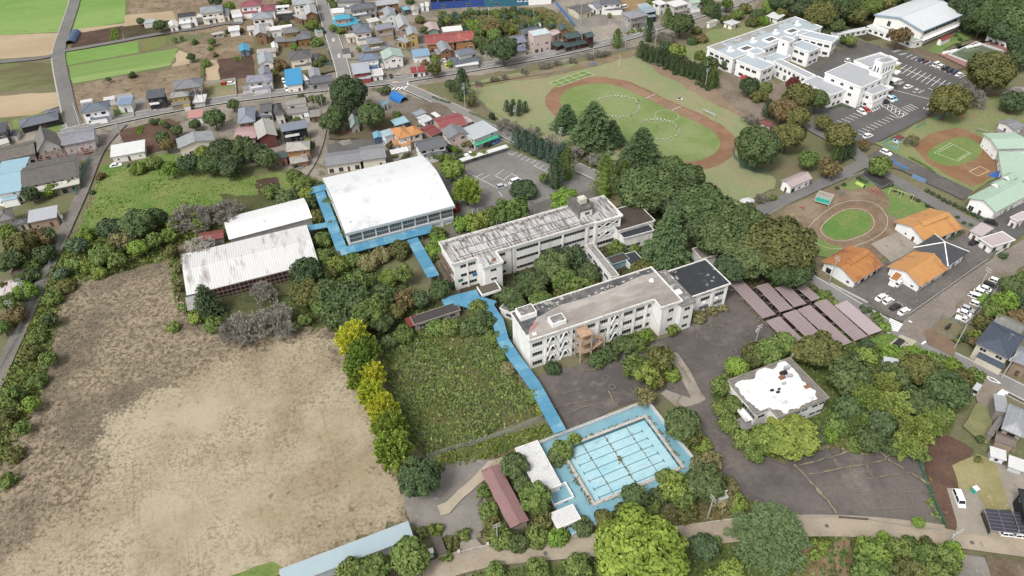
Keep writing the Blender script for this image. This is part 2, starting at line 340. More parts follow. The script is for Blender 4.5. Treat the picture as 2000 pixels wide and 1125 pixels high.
patch('weed_border',[(140,465),(300,428),(420,405),(450,470),(345,480),(350,520),(345,600),(370,650),(330,505),(190,545),(130,560),(110,640),(85,760),(20,900),(-120,1050),(-220,1000),(-20,760),(60,640),(100,530)],weedy_m,1.0)
patch('undergrowth',[(600,345),(640,360),(690,500),(860,590),(940,640),(750,690),(690,655),(560,640),(440,650),(365,610),(350,500),(440,470),(430,380),(560,385)],soil('woodland_floor','59613a','686a44','4c4a34',s1=.09,var=.3),1.0)
patch('undergrowth',[(890,470),(1180,400),(1220,420),(1300,420),(1380,500),(1290,540),(1000,610),(960,620),(900,580)],under_m,.5)
patch('undergrowth',[(1200,330),(1300,310),(1430,390),(1560,450),(1600,540),(1540,570),(1420,560),(1380,500),(1230,400)],under_m,1.0)
patch('undergrowth',[(1380,740),(1500,660),(1640,640),(1740,655),(1900,730),(1915,765),(1850,850),(1790,880),(1600,870),(1520,905),(1440,850)],weedy_m,.8)
patch('undergrowth',[(880,1120),(940,1060),(935,960),(960,900),(1000,870),(1150,1040),(1290,1000),(1400,940),(1470,980),(1560,1010),(1300,1035),(1050,1065)],soil('bank_weeds','6a6a40','7c7048','555a36',s1=.12),.5)
patch('undergrowth',[(900,1125),(1150,1090),(1420,1060),(1560,1045),(1870,1062),(1890,1300),(900,1300)],weedy_m,.4)
patch('bare_bank',[(1560,1070),(1640,1050),(1680,1060),(1670,1200),(1540,1200)],soil('tan_bank','a48c6c','93795a','7c6a4c',s1=.15),.6)
patch('forest_ground',[(1500,40),(1560,10),(1640,25),(1700,30),(1760,0),(1960,-60),(2300,-60),(2300,160),(2000,140),(1990,80),(1890,50),(1690,80),(1650,60),(1560,30)],under_m,.6)
def sdist(q,P):
 d=np.full(len(q),1e9);n=len(P)
 for i in range(n):
  a_=np.array(P[i][:2]);e=np.array(P[(i+1)%n][:2])-a_;t=np.clip(((q-a_)@e)/max(e@e,1e-9),0,1);d=np.minimum(d,np.linalg.norm(q-a_-t[:,None]*e,axis=1))
 return np.where(inside(q,P),d,-d)
DRY=pts([(100,545),(190,545),(335,505),(352,560),(365,615),(430,655),(560,640),(660,632),(690,700),(730,790),(790,960),(800,1020),(560,1130),(470,1240),(-200,1240),(-100,1030),(10,880),(85,740)])
SAND=pts([(420,715),(455,700),(560,660),(650,668),(680,730),(720,810),(782,960),(795,1020),(545,1140),(500,1260),(-60,1260),(10,1085),(70,1065),(100,1020),(180,1010),(195,940),(190,870),(200,830),(260,800),(300,770),(330,750),(390,735)])
def field_sheet():
 A=np.array([p[:2]for p in DRY]);lo,hi=A.min(0)-1,A.max(0)+1;st_=.8;nx,ny=((hi-lo)/st_).astype(int)+1
 X,Y=np.meshgrid(lo[0]+st_*np.arange(nx),lo[1]+st_*np.arange(ny));q=np.stack([X.ravel(),Y.ravel()],1)
 sd=sdist(q,SAND);bl=np.clip(.5+sd/16,0,1);dd=sdist(q,DRY)+.8*np.sin(q[:,0]*1.1)+.8*np.sin(q[:,1]*1.3+q[:,0]*.4);z=nextz()
 id_=np.arange(nx*ny).reshape(ny,nx);F=np.stack([id_[:-1,:-1],id_[:-1,1:],id_[1:,1:],id_[1:,:-1]],-1).reshape(-1,4);F=F[(dd[F]>0).all(1)]
 me=bpy.data.meshes.new('sand_field');me.from_pydata(np.hstack([q,np.full((len(q),1),z)]).tolist(),[],F.tolist());at_=me.attributes.new('sand','FLOAT','POINT');at_.data.foreach_set('value',bl.astype(np.float32))
 m=bpy.data.materials.new('sand_and_dry_weeds');m.use_nodes=True;nt=m.node_tree;N=nt.nodes;Lk=nt.links;B=N['Principled BSDF'];B.inputs['Roughness'].default_value=.95;B.inputs['Specular IOR Level'].default_value=.1
 pos=N.new('ShaderNodeNewGeometry').outputs['Position']
 def noise(sc,d=6,r=.65,dist=0,st=None):
  n=N.new('ShaderNodeTexNoise');n.inputs['Scale'].default_value=sc;n.inputs['Detail'].default_value=d;n.inputs['Roughness'].default_value=r;n.inputs['Distortion'].default_value=dist;v=pos
  if st:
   mp=N.new('ShaderNodeMapping');mp.vector_type='TEXTURE';mp.inputs['Rotation'].default_value=(0,0,st[2]);mp.inputs['Scale'].default_value=(1/st[0],1/st[1],1);Lk.new(pos,mp.inputs[0]);v=mp.outputs[0]
  Lk.new(v,n.inputs['Vector']);return n.outputs['Fac']
 def rng(f,a,b_,c,d):
  r=N.new('ShaderNodeMapRange');[setattr(r.inputs[i+1],'default_value',x)for i,x in enumerate((a,b_,c,d))];Lk.new(f,r.inputs[0]);return r.outputs[0]
 def mix(f,a,b_,mode='MIX'):
  x=N.new('ShaderNodeMix');x.data_type='RGBA';x.blend_type=mode
  if isinstance(f,float):x.inputs['Factor'].default_value=f
  else:Lk.new(f,x.inputs['Factor'])
  for k,v in((6,a),(7,b_)):
   if isinstance(v,tuple):x.inputs[k].default_value=v
   else:Lk.new(v,x.inputs[k])
  return x.outputs[2]
 def math_(op,a,b_):
  x=N.new('ShaderNodeMath');x.operation=op
  for i,v in enumerate((a,b_)):
   if isinstance(v,(int,float)):x.inputs[i].default_value=v
   else:Lk.new(v,x.inputs[i])
  return x.outputs[0]
 def col(h):return(*C(h),1)
 sand=mix(rng(noise(.035,8),.44,.60,0,1),col('cabb9b'),col('b3a17f'));sand=mix(rng(noise(.018,6),.52,.68,0,.8),sand,col('a6947a'))
 patchy=math_('MULTIPLY',rng(noise(1.1,4,.85),.49,.57,0,1),rng(noise(.045,6,.6),.40,.56,.12,1));sand=mix(math_('MULTIPLY',patchy,.72),sand,col('84735a'))
 spots=math_('MULTIPLY',rng(noise(.45,3,.5),.64,.68,0,1),rng(noise(.04,4),.50,.56,0,1));sand=mix(math_('MULTIPLY',spots,.6),sand,col('6f6250'))
 trk=math_('MULTIPLY',rng(noise(.9,2,.5,0,(1.6,.015,.38)),.60,.64,0,.35),rng(noise(.06,3),.5,.58,0,1));sand=mix(trk,sand,col('8d7c62'));sand=mix(rng(noise(.09,2,.3,0,(.6,1,.4)),.68,.74,0,.3),sand,col('b5825a'))
 wd=mix(rng(noise(.8,6,.75,.3),.42,.58,0,1),col('786a55'),col('baa88b'));wd=mix(rng(noise(.05,6),.48,.62,0,.7),wd,col('6d6355'));wd=mix(rng(noise(.09,5),.56,.66,0,.55),wd,col('6f7050'))
 an=N.new('ShaderNodeAttribute');an.attribute_name='sand';f=math_('ADD',an.outputs['Fac'],math_('MULTIPLY',math_('SUBTRACT',noise(.09,8,.72),.5),1.7));f=math_('ADD',f,math_('MULTIPLY',math_('SUBTRACT',noise(1.2,3,.75),.5),1.2))
 cur=mix(rng(f,.42,.58,0,1),wd,sand);g=rng(noise(2.6,3,.8),.3,.7,.86,1.14);cc=N.new('ShaderNodeCombineColor');[Lk.new(g,cc.inputs[i])for i in range(3)]
 Lk.new(mix(1.0,cur,cc.outputs[0],'MULTIPLY'),B.inputs['Base Color']);bp=N.new('ShaderNodeBump');bp.inputs['Strength'].default_value=.5;bp.inputs['Distance'].default_value=.15;Lk.new(noise(1.3,4,.7),bp.inputs['Height']);Lk.new(bp.outputs[0],B.inputs['Normal'])
 me.materials.append(m);me.update();struct(link('sand_field',me))
field_sheet()
patch('grass_strip',[(455,1125),(530,1090),(560,1100),(540,1180),(440,1180)],mead_m,.5)
sqf=[(745,690),(790,660),(870,640),(935,628),(985,690),(1015,750),(1045,812),(890,878),(830,893),(800,850),(760,760)]
patch('weed_field',sqf,soil('weed_floor','66703a','75713f','5a5c34',s1=.08,s2=1.0,var=.3),.6)
patch('grass_bank',[(830,895),(890,882),(1060,830),(1100,845),(1010,870),(940,900),(880,910),(860,925)],weedy_m,.5)
patch('gravel_yard',[(780,965),(870,900),(960,895),(945,930),(950,1000),(935,1070),(900,1085),(880,1050),(830,1050),(800,1020)],gravel_m,.5)
yard=patch('school_yard',[(1040,738),(1130,715),(1300,660),(1405,600),(1425,560),(1545,672),(1490,685),(1405,740),(1385,780),(1420,830),(1450,870),(1530,910),(1620,875),(1790,878),(1838,1030),(1650,1012),(1560,1010),(1455,975),(1400,925),(1345,810),(1290,765),(1110,842)],lot_m,.25,3)
patch('cracked_strip',[(1300,690),(1322,690),(1380,780),(1366,790),(1325,800),(1290,770),(1300,762),(1350,778)],conc_m,.2)
patch('front_car_park',[(850,335),(905,310),(985,290),(1010,300),(1100,330),(1150,348),(1170,360),(1150,385),(1090,392),(1060,405),(960,440),(880,450),(900,400),(880,380)],lot2_m,.25,3)
patch('front_drive',[(885,430),(960,400),(990,420),(1080,385),(1160,372),(1180,385),(1000,430),(900,465),(875,470)],soil('driveway_asphalt','8b857e','7a7671','9a938a',s1=.1),.3)
field=patch('school_field',[(905,168),(960,152),(1100,130),(1240,98),(1262,104),(1330,150),(1400,188),(1470,228),(1480,250),(1440,290),(1445,330),(1510,345),(1510,370),(1470,392),(1430,405),(1330,360),(1230,340),(1130,310),(1030,265),(960,225)],field_m,.5)
patch('bare_strip',[(1255,110),(1290,105),(1400,172),(1470,215),(1480,240),(1455,235),(1380,195),(1300,150)],soil('worn_edge','a89078','9d8468',s1=.1),.8)
patch('bare_strip',[(1000,255),(1130,295),(1240,330),(1300,345),(1250,355),(1130,325),(1000,275)],under_m,.8)
patch('bare_strip',[(905,170),(1000,150),(1130,125),(1250,98),(1250,108),(1150,135),(1060,152),(930,175)],soil('worn_edge_grass','a08c72','8f8560',s1=.1),.7)
def stad(c1,c2,n0,r,k=18,dirv=(.61,-.792)):
 d=Vector((dirv[0],dirv[1],0)).normalized();n=Vector((-d.y,d.x,0));o=[]
 for i in range(k+1):t=-math.pi/2+math.pi*i/k;o.append(d*(c2+r*math.cos(t))+n*(n0+r*math.sin(t)))
 for i in range(k+1):t=math.pi/2+math.pi*i/k;o.append(d*(c1+r*math.cos(t))+n*(n0+r*math.sin(t)))
 return o
sheet('running_track',stad(-208,-163,211.4,23.6),track_m,.35,2)
sheet('track_infield',stad(-208,-163,211.4,17),infield_m,.12,2)
TD=Vector((.61,-.792,0));TN=Vector((.792,.61,0))
def line(b,a,c,w=.12,z=0):
 d=Vector((c.x-a.x,c.y-a.y,0));n=Vector((-d.y,d.x,0)).normalized()*w/2
 b.face([(a.x-n.x,a.y-n.y,z),(c.x-n.x,c.y-n.y,z),(c.x+n.x,c.y+n.y,z),(a.x+n.x,a.y+n.y,z)])
def lines(name,segs,w=.12,sh='0',mt=None,parent=None):
 z=nextz();b=MB()
 for s_ in segs:line(b,at(s_[0],0,sh),at(s_[1],0,sh),w,z)
 return struct(b.obj(name,mt or LINE))if parent is None else b.obj(name,mt or LINE,parent)
def ring(b,c,r,w,z,k=36,a0=0,a1=2*math.pi):
 for i in range(k):
  t0=a0+(a1-a0)*i/k;t1=a0+(a1-a0)*(i+1)/k
  b.face([(c.x+q*math.cos(t),c.y+q*math.sin(t),z)for q,t in((r-w,t0),(r+w,t0),(r+w,t1),(r-w,t1))])
z=nextz();b=MB()
for k in range(3):line(b,TD*-212+TN*(229.6+k*1.6),TD*-168+TN*(229.6+k*1.6),.10,z)
for a in(-196,-181):line(b,TD*a+TN*228.6,TD*a+TN*234.5,.25,z)
ring(b,at((1302,227)),5.0,.05,z);ring(b,at((1205,211)),9.6,.03,z);ring(b,at((1285,256)),8.4,.03,z)
struct(b.obj('track_markings',mat((.5,.5,.46),rough=.7,var=.3,sc=3,name='worn_track_paint')))
patch('court_grass',[(1073,163),(1140,140),(1160,147),(1090,171)],kgrass_m,.1)
lines('court_markings',[((1073,163),(1140,140)),((1140,140),(1160,147)),((1160,147),(1090,171)),((1090,171),(1073,163)),((1082,167),(1150,143.5)),((1086,158.5),(1102,166.6)),((1100,153.7),(1116,161.8)),((1113,149.2),(1130,157)),((1127,144.5),(1146,151.8))],.16,mt=mat((.6,.6,.45),name='court_paint'))
patch('nursery_ground',[(1500,425),(1560,396),(1640,365),(1690,345),(1740,365),(1790,395),(1860,432),(1900,450),(1870,500),(1760,470),(1700,520),(1600,490),(1560,440)],play_m,.4)
patch('nursery_lawn',[(1720,372),(1750,362),(1800,392),(1815,410),(1790,430),(1765,433),(1730,415),(1738,395)],kgrass_m,.5)
patch('nursery_lawn',[(1580,478),(1600,470),(1640,480),(1645,490),(1620,505),(1590,500)],kgrass_m,.4)
patch('nursery_lawn',[(1640,365),(1680,350),(1700,352),(1705,362),(1660,378)],kgrass_m,.5)
def closed(P,k=3):
 for _ in range(k):
  Q=[]
  for a,b_ in zip(P,P[1:]+P[:1]):Q+=[a*.75+b_*.25,a*.25+b_*.75]
  P=Q
 return P
ov=closed(pts([(1603,452),(1612,436),(1648,410),(1690,412),(1707,436),(1694,456),(1650,472),(1622,468)]))
cv=sum(ov,Vector())/len(ov)
sheet('oval_track',[cv+(p-cv)*1.32 for p in ov],soil('oval_clay','94795f','9d866c',s1=.1),.3)
b=MB();z=nextz()
for s_ in(1.07,1.6):
 q=[cv+(p-cv)*s_ for p in ov]
 for a,c in zip(q,q[1:]+q[:1]):line(b,a,c,.10,z)
struct(b.obj('oval_markings',mat((.6,.57,.48),name='faded_paint')))
sheet('oval_lawn',ov,soil('oval_grass','6a9440','82984c','a4986a',s1=.08,cs=.2,clo=.6,chi=.66),.1)
patch('nursery_yard',[(1700,530),(1790,480),(1880,455),(1905,480),(1950,445),(1975,460),(1880,560),(1768,632),(1690,600),(1640,575),(1700,530)],soil('nursery_asphalt','857f7a','76716d','928b84',s1=.08),.2)
patch('courtyard_paving',[(1700,478),(1760,452),(1800,480),(1740,515)],conc_m,.1)
patch('kinder_ground',[(1700,280),(1740,272),(1800,240),(1880,200),(1940,190),(2010,190),(2010,240),(1960,270),(1950,340),(1895,390),(1870,370),(1800,330),(1745,300)],soil('kinder_grass','8a9a5c','979a68','a38f6e',s1=.06,cs=.08,clo=.55,chi=.66),.5)
kt=closed(pts([(60+0,0)]and[(350,470),(560,360),(760,310),(960,390),(1060,470),(1110,640),(1130,720),(1020,800),(880,840),(740,770),(520,650),(440,560)],0,'W'))
sheet('kinder_track',kt,soil('kinder_clay','9c7350','a58260','936b4c',s1=.1,var=.08),.3)
kg=closed(pts([(485,550),(560,480),(740,400),(860,400),(985,480),(985,535),(880,620),(750,665),(620,645),(520,600)],0,'W'))
sheet('kinder_lawn',kg,kgrass_m,.15)
lines('pitch_markings',[((560,540),(700,455)),((700,455),(880,545)),((880,545),(765,615)),((765,615),(560,540)),((590,540),(720,470)),((860,540),(760,602))],.12,'W',mat((.55,.6,.45),name='faded_white'))
lines('sandpit_markings',[((865,705),(960,660)),((960,660),(1040,700)),((1040,700),(940,745)),((940,745),(865,705))],.2,'W',mat((.6,.5,.33),name='sand_line'))
patch('kinder_drive',[(1690,310),(1720,290),(1745,300),(1900,375),(1880,392),(1760,335),(1710,320)],soil('kinder_drive_asphalt','7d7772','716c69',s1=.1),.2)
patch('kinder_apron',[(1900,440),(1960,380),(2060,360),(2060,420),(1980,470),(1925,470)],lot3_m,.2)
patch('school_court',[(1395,175),(1430,120),(1520,165),(1560,150),(1600,170),(1520,230),(1480,238),(1440,215)],soil('court_dirt','9d8e7e','8c7c6c',s1=.1),.4)
patch('school_garden',[(1330,95),(1385,62),(1470,40),(1560,35),(1540,55),(1400,110),(1370,130),(1345,120)],soil('garden_lawn','8a9a60','9a9a6a','7f7a58',s1=.08),.4)
car_park=patch('car_park',[(1600,60),(1660,95),(1735,95),(1790,105),(1880,145),(1900,180),(1850,195),(1810,230),(1700,285),(1640,268),(1622,248),(1590,245),(1590,160),(1560,145),(1600,118),(1660,100),(1590,70)],lot3_m,.15,4)
patch('school_lane',[(1540,155),(1600,118),(1650,95),(1670,78),(1720,92),(1700,108),(1640,112),(1560,170)],soil('lane_asphalt','6f6965','78716c',s1=.1),.2)
patch('sports_hall_lawn',[(1760,100),(1800,105),(1850,75),(1900,48),(1940,60),(1900,75),(1850,95),(1830,110)],kgrass_m,.5)
patch('bare_strip',[(1755,95),(1790,95),(1845,110),(1890,135),(1870,140),(1800,112)],soil('brown_strip','8d7a66','80705c',s1=.1),.5)
def sub(sh,segs):return[(px(a,sh),px(c,sh))for a,c in segs]
S_=[]
for i in range(11):S_.append((px((925+49*i,296+20.6*i),'L'),px((1030+48*i,228+19.6*i),'L')))
S_.append((px((1000,268),'L'),px((1440,442),'L')))
for x0,y0 in((1070,175),(1115,192),(1160,208),(1210,226),(1255,244),(1300,262),(1350,282),(1400,302),(1450,322),(1500,340),(1550,360),(1600,380)):S_.append((px((x0,y0),'L'),px((x0+60,y0-30),'L')))
for i in range(9):S_.append((px((340+40*i,822-18*i),'L'),px((430+40*i,862-20*i),'L')))
for i in range(10):S_.append((px((556+38.5*i,920-19*i),'L'),px((634+38.5*i,952-19*i),'L')))
for i in range(5):S_.append((px((690+25*i,655-11*i),'L'),px((736+25*i,715-11*i),'L')))
for i in range(4):S_.append((px((1025+25*i,672-11*i),'L'),px((1110+27*i,718-11*i),'L')))
S_+=sub('L',[((800,610),(830,655)),((830,655),(1000,775)),((1000,775),(1085,735)),((1085,735),(910,640)),((800,685),(730,718)),((945,500),(1300,590)),((1290,480),(1370,515)),((1140,515),(1180,480)),((1190,530),(1250,500)),((1085,485),(1145,460)),((990,450),(1050,420))])
for i in range(5):S_+=sub('L',[((850+40*i,650+22*i),(895+40*i,640+22*i)),((895+38*i,640+22*i),(880+38*i,690+20*i))])
S_+=sub('L',[((925+i*14,115-i*4),(965+i*14,120-i*4))for i in range(5)]+[((990+i*14,145-i*4),(1030+i*14,150-i*4))for i in range(5)])
S_+=sub('L',[((1300,618),(1280,655)),((1272,688),(1290,680)),((1290,680),(1292,695)),((1292,695),(1274,700)),((1274,700),(1272,688)),((1240,672),(1258,690)),((1256,676),(1240,690))])
lines('parking_markings',S_,.22)
S_=[(px(a,'X'),px(c,'X'))for a,c in(((880,140),(940,172)),((935,165),(1010,122)),((1000,192),(1070,148)),((1050,232),(1115,182)),((1115,245),(1170,212)),((1178,274),(1240,235)),((1225,304),(1290,265)),((1290,335),(1355,292)),((1355,362),(1425,318)),((1215,304),(1420,400)),((520,480),(715,580)),((355,390),(520,480)),((720,430),(830,355)),((720,440),(845,500)),((835,480),(940,405)),((930,410),(1000,445)),((470,450),(560,405)),((545,475),(640,425)),((760,640),(810,705)),((880,520),(900,560)))]
lines('front_parking_markings',S_,.16)
def road(name,l,w,mt,sh='0',sm=2,edge=None):
 P=smooth(pts(l,0,sh),sm);o=ribbon(name,P,-w/2,w/2,mt)
 if edge:
  for s_,wd in edge:ribbon('edge_line',P,s_-wd/2,s_+wd/2,LINE,o,nextz())
 return P
def kerb(P,off,w=.25,h=.14):
 L,R=strip_pts(P,off-w/2,off+w/2);b=MB()
 for i in range(len(P)-1):b.prism([(R[i].x,R[i].y),(R[i+1].x,R[i+1].y),(L[i+1].x,L[i+1].y),(L[i].x,L[i].y)],0,h)
 return struct(b.obj('kerb',kerb_m))
def dashes(P,off,on=5.0,gap=5.0,w=.15,name='centre_line'):
 b=MB();z=nextz();acc=0
 for a,c in zip(P,P[1:]):
  L=(c-a).length;d=(c-a)/max(L,1e-6);n=Vector((-d.y,d.x,0));t=0
  while t<L:
   ph=(acc+t)%(on+gap);st=min(L-t,(on if ph<on else on+gap)-ph)+1e-4
   if ph<on:line(b,a+d*t+n*off,a+d*min(L,t+st)+n*off,w,z)
   t+=st
  acc+=L
 if b.f:struct(b.obj(name,LINE))
R1=road('field_road',[(160,-60),(148,0),(130,55),(114,100),(117,130),(128,180),(137,222),(152,256)],6.0,road2_m)
kerb(R1,-3.3,.7,.10)
road('field_lane',[(116,106),(95,112),(60,118),(-150,134)],3.5,road2_m)
road('field_lane',[(124,101),(200,88),(300,69),(345,62),(400,55),(445,45),(475,47)],3.6,road2_m)
road('side_lane',[(240,244),(205,280),(187,310),(165,370),(142,420),(115,480),(88,540),(52,620),(20,690),(-15,770),(-60,880)],4.2,soil('dusty_lane','96908a','8a8078','a39a8e',s1=.1))
R4=road('side_street',[(618,-60),(628,0),(640,45),(655,90),(668,130),(676,170)],7.0,road_m,edge=[(-3.2,.15),(3.2,.15)])
R10=road('narrow_lane',[(650,178),(640,200),(634,235),(625,280),(612,315),(592,345)],3.4,soil('brown_lane','b3a99c','a3978a',s1=.1))
R5=road('back_road',[(770,163),(800,174),(845,194),(930,232),(1000,270),(1080,307),(1150,338),(1250,385),(1400,460),(1500,508),(1590,553),(1650,590),(1720,632),(1790,668),(1860,703),(1930,735),(2010,775),(2150,850)],6.4,road_m,edge=[(-2.6,.14),(2.6,.14)])
R6=road('nursery_lane',[(1400,452),(1470,420),(1530,393),(1590,366),(1640,345),(1675,326),(1690,318)],5.2,road2_m)
R6b=road('nursery_road',[(1655,285),(1675,305),(1692,322),(1740,350),(1800,385),(1870,425),(1940,462)],5.6,road2_m)
road('approach_road',[(1560,235),(1600,262),(1640,280),(1670,300),(1690,320)],5,road2_m)
R7=road('gravel_road',[(2060,455),(1990,500),(1940,532),(1870,582),(1800,632),(1772,660)],7.5,soil('dusty_asphalt','a0958a','948a80','a98f72',s1=.08))
R3=road('main_road',[(120,262),(183,246),(260,229),(350,211),(440,196),(520,186),(600,176),(680,168),(760,160),(820,151),(900,138),(1000,121),(1080,107),(1150,92),(1220,76),(1290,52),(1360,31),(1440,8),(1560,-40)],7.4,road_m,edge=[(-3.3,.16),(3.3,.16)])
dashes(R3,0)
R9=road('bottom_lane',[(790,1160),(830,1128),(885,1103),(960,1086),(1050,1076),(1150,1068),(1300,1054),(1420,1040),(1560,1028),(1680,1030),(1800,1042),(1900,1056),(2040,1075),(2200,1100)],5.4,sandpath_m)
kerb(smooth(pts([(1140,1052),(1290,1035),(1400,1020),(1460,1012)]),1),0,.4,.5)
for P_,off in((R5,3.5),(R5,-3.5),(R6b,3.0),(R3,4.2),(R3,-4.2)):kerb(P_[::2],off)
lines('street_diamonds',[((649,80),(651.5,76.5)),((651.5,76.5),(654,80)),((654,80),(651.8,83.5)),((651.8,83.5),(649,80)),((660,111),(662.5,107)),((662.5,107),(665,111)),((665,111),(663,115)),((663,115),(660,111))],.3)
lines('zebra_crossing',[(px((188-6.3*i,640+20*i),'Q'),px((315-9*i,702+12.5*i),'Q'))for i in range(6)],.55)
lines('zebra_crossing',[((748+8*i,181-.9*i),(752+8*i+4,175-.9*i))for i in range(6)],.6)
lines('stop_lines',[(px((60,610),'Q'),px((95,585),'Q')),(px((505,895),'Q'),px((545,868),'Q')),(px((375,662),'Q'),px((408,678),'Q')),(px((430,125),'G'),px((435,158),'G'))],.5)
lines('hazard_diamond',[(px(a,'R'),px(c,'R'))for a,c in(((1190,275),(1300,310)),((1300,310),(1380,370)),((1380,370),(1270,340)),((1270,340),(1190,275)))],.3)
lines('junction_markings',[(px((215+i*14,128),'G'),px((330-i*5,128+i*6-10),'G'))for i in range(3)],.3,mt=mat((.62,.40,.22),name='orange_paint'))
patch('concrete_drive',[(855,990),(872,985),(955,905),(985,895),(1000,900),(965,925),(905,975),(880,1005),(862,1010)],soil('pale_drive','cbbda5','bdae96',s1=.15,var=.08),.12)
patch('gate_apron',[(897,1062),(930,1055),(950,1075),(905,1088)],conc_m)
patch('red_plot',[(1795,885),(1840,850),(1900,880),(1890,900),(1858,910),(1872,970),(1868,1040),(1845,1038),(1800,900)],red_m,.2)
patch('lawn',[(1858,912),(1905,890),(1938,900),(1975,998),(1918,1000),(1885,965),(1870,958)],yellowlawn_m,.12)
patch('driveway',[(1847,956),(1870,957),(1905,965),(1925,1000),(1935,1052),(1868,1043),(1866,1020)],conc_m)
patch('driveway',[(1940,905),(2010,930),(2010,1020),(1975,1010),(1958,955)],conc_m)
patch('lawn',[(1880,835),(1905,790),(1940,800),(1930,860),(1920,868)],soil('garden_grass','a39c6c','8f9460',s1=.15),.2)
patch('driveway',[(1903,770),(1920,745),(1965,762),(1940,800),(1910,795)],soil('dirt_parking','a89c8c','988a78',s1=.15),.3)
patch('yard',[(1866,1085),(1920,1090),(1950,1200),(1870,1200)],gravel_m,.2)
patch('yard',[(1920,1086),(2020,1100),(2040,1200),(1950,1200)],soil('brown_yard','8d7d68','75634f',s1=.2),.2)
patch('roadside_bank',[(1805,650),(1825,640),(1870,680),(1862,700),(1810,675)],soil('bank_earth','9a7f66','8a7260',s1=.15),.2)
patch('monument_yard',[(1822,642),(1842,620),(1880,640),(1862,668),(1835,660)],soil('monument_earth','8f7f68','8a8560',s1=.2),.1)
patch('car_row_gravel',[(1868,600),(1930,540),(1990,520),(1960,580),(1905,640),(1870,630)],soil('car_row_earth','9a8f80','8a8068',s1=.12),.3)
patch('weed_border',[(1700,665),(1740,655),(1900,725),(1905,760),(1860,760),(1760,720)],mead_m,.5)
patch('small_parking',[(1735,675),(1757,657),(1790,670),(1765,690)],mat('cdc2ac',var=.1,name='cream_concrete'))
patch('hard_standing',[(1940,250),(2040,240),(2040,300),(1960,290)],gravel_m,.2)
patch('triangle_island',[(1680,345),(1695,333),(1745,358),(1740,366),(1722,372)],soil('black_gravel','4c4a4a','55524f',s1=.3))
patch('yard',[(800,120),(900,110),(930,135),(860,145),(770,150)],conc_m,.3)
patch('yard',[(790,190),(860,205),(930,245),(880,255),(770,245),(740,235)],soil('shrine_yard','8f8679','7c6f5f',s1=.08),.4)
patch('yard',[(640,285),(730,270),(740,305),(700,312),(640,318)],soil('flat_yard_asphalt','6f6c6a','7b7773',s1=.1),.2)
sheet('asphalt_patch',pts([(662,282),(668,277),(685,275),(688,283),(672,288)]),gravel_m)
patch('shrine_ground',[(640,235),(740,225),(790,240),(760,275),(640,275)],soil('shrine_earth','7d6b55','6d6a4a',s1=.1),.5)
patch('garden',[(510,120),(640,100),(655,140),(560,165)],soil('house_gardens','7c7758','8a7c62',s1=.12),.4)
crack_m=soil('crack_grass','a39879','958a6c','86815c',s1=.4)
CR_=[]
def crack(l,w=.5,sh='0'):
 w*=.38
 P=pts(l,0,sh);P2=[]
 for a,c in zip(P,P[1:]):
  k=max(2,int((c-a).length/1.2));P2+=[a.lerp(c,i/k)+Vector((random.gauss(0,.12),random.gauss(0,.12),0))for i in range(k)]
 P2 .append(P[-1]);b=MB();z=LAYER[0]+.004
 L,R=strip_pts(P2,-1,1)
 ws=[w/2*random.choice((.3,.5,.8,1.1,1.3))*random.uniform(.6,1.4)for _ in P2]
 for i in range(len(P2)-1):
  p,q=P2[i],P2[i+1];a=(L[i]-p)*ws[i];c=(L[i+1]-q)*ws[i+1]
  b.face([tuple(p-a+Vector((0,0,z))),tuple(q-c+Vector((0,0,z))),tuple(q+c+Vector((0,0,z))),tuple(p+a+Vector((0,0,z)))])
 CR_.append((P2,w));o=b.obj('grassy_crack',crack_m);struct(o)
LAYER[0]+=.01
for l,w_ in(([(150,480),(250,590),(340,690),(395,770)],2.0),([(180,485),(360,440),(500,400),(630,365)],1.2),([(240,540),(450,500),(640,465),(770,435)],.8),([(400,590),(600,560),(840,530)],.5),([(380,450),(415,505)],.8),([(470,500),(510,600),(535,660)],.4),([(570,485),(610,555)],.7),([(500,660),(720,650),(920,632)],.35),([(640,655),(690,790)],.3),([(810,640),(850,735)],.4),([(540,740),(760,735),(980,745)],.3),([(640,400),(700,450),(790,510)],.7),([(700,430),(720,400),(770,440)],.6),([(820,520),(880,560),(930,600)],1.4),([(0,470),(100,505)],.4),([(790,505),(830,470)],.25)):crack(l,w_,'12')
for l,w_ in(([(590,155),(700,130),(860,95)],.5),([(680,205),(830,145),(960,120)],.6),([(1000,20),(1050,110),(1080,150)],.9),([(1160,0),(1210,60),(1300,60)],.5),([(1500,20),(1540,40),(1500,110),(1540,150)],.9),([(1720,380),(1810,400)],.5),([(1690,440),(1800,410)],.4),([(600,60),(760,20)],.4)):crack(l,w_,'p')
for l,w_ in(([(1280,560),(1400,690),(1500,800)],1.2),([(1040,830),(1180,790),(1250,800)],.25),([(970,1020),(1010,1060),(1040,1125)],1.0),([(400,1060),(500,1050)],.8),([(1150,740),(1230,800)],.2),([(1250,740),(1350,830)],.2),([(860,870),(950,850),(1000,830)],.6)):crack(l,w_,'7')
for l,w_ in(([(455,290),(540,350),(610,390)],.3),([(640,530),(860,440),(1080,350),(1200,290)],.35),([(700,420),(860,340),(1030,280)],.2),([(560,270),(690,230),(860,140)],.2),([(700,210),(820,330)],.2),([(780,190),(860,260),(940,260)],.15),([(560,600),(720,700),(760,770),(900,775)],.35),([(1130,770),(1250,790),(1420,800)],.3)):crack(l,w_,'X')
b=MB();z=LAYER[0]+.012
for q,r in(((1150,795),1.2),((1235,812),1.7),((1200,795),.9),((1295,945),1.1),((1208,972),1.3),((1092,1040),1.2),((1095,855),1.2),((1015,1050),1.2),((1135,780),.9),((548,1100),1.2),((1180,760),.8)):ring(b,at(q,0,'7'),r*.75,.06,z,20)
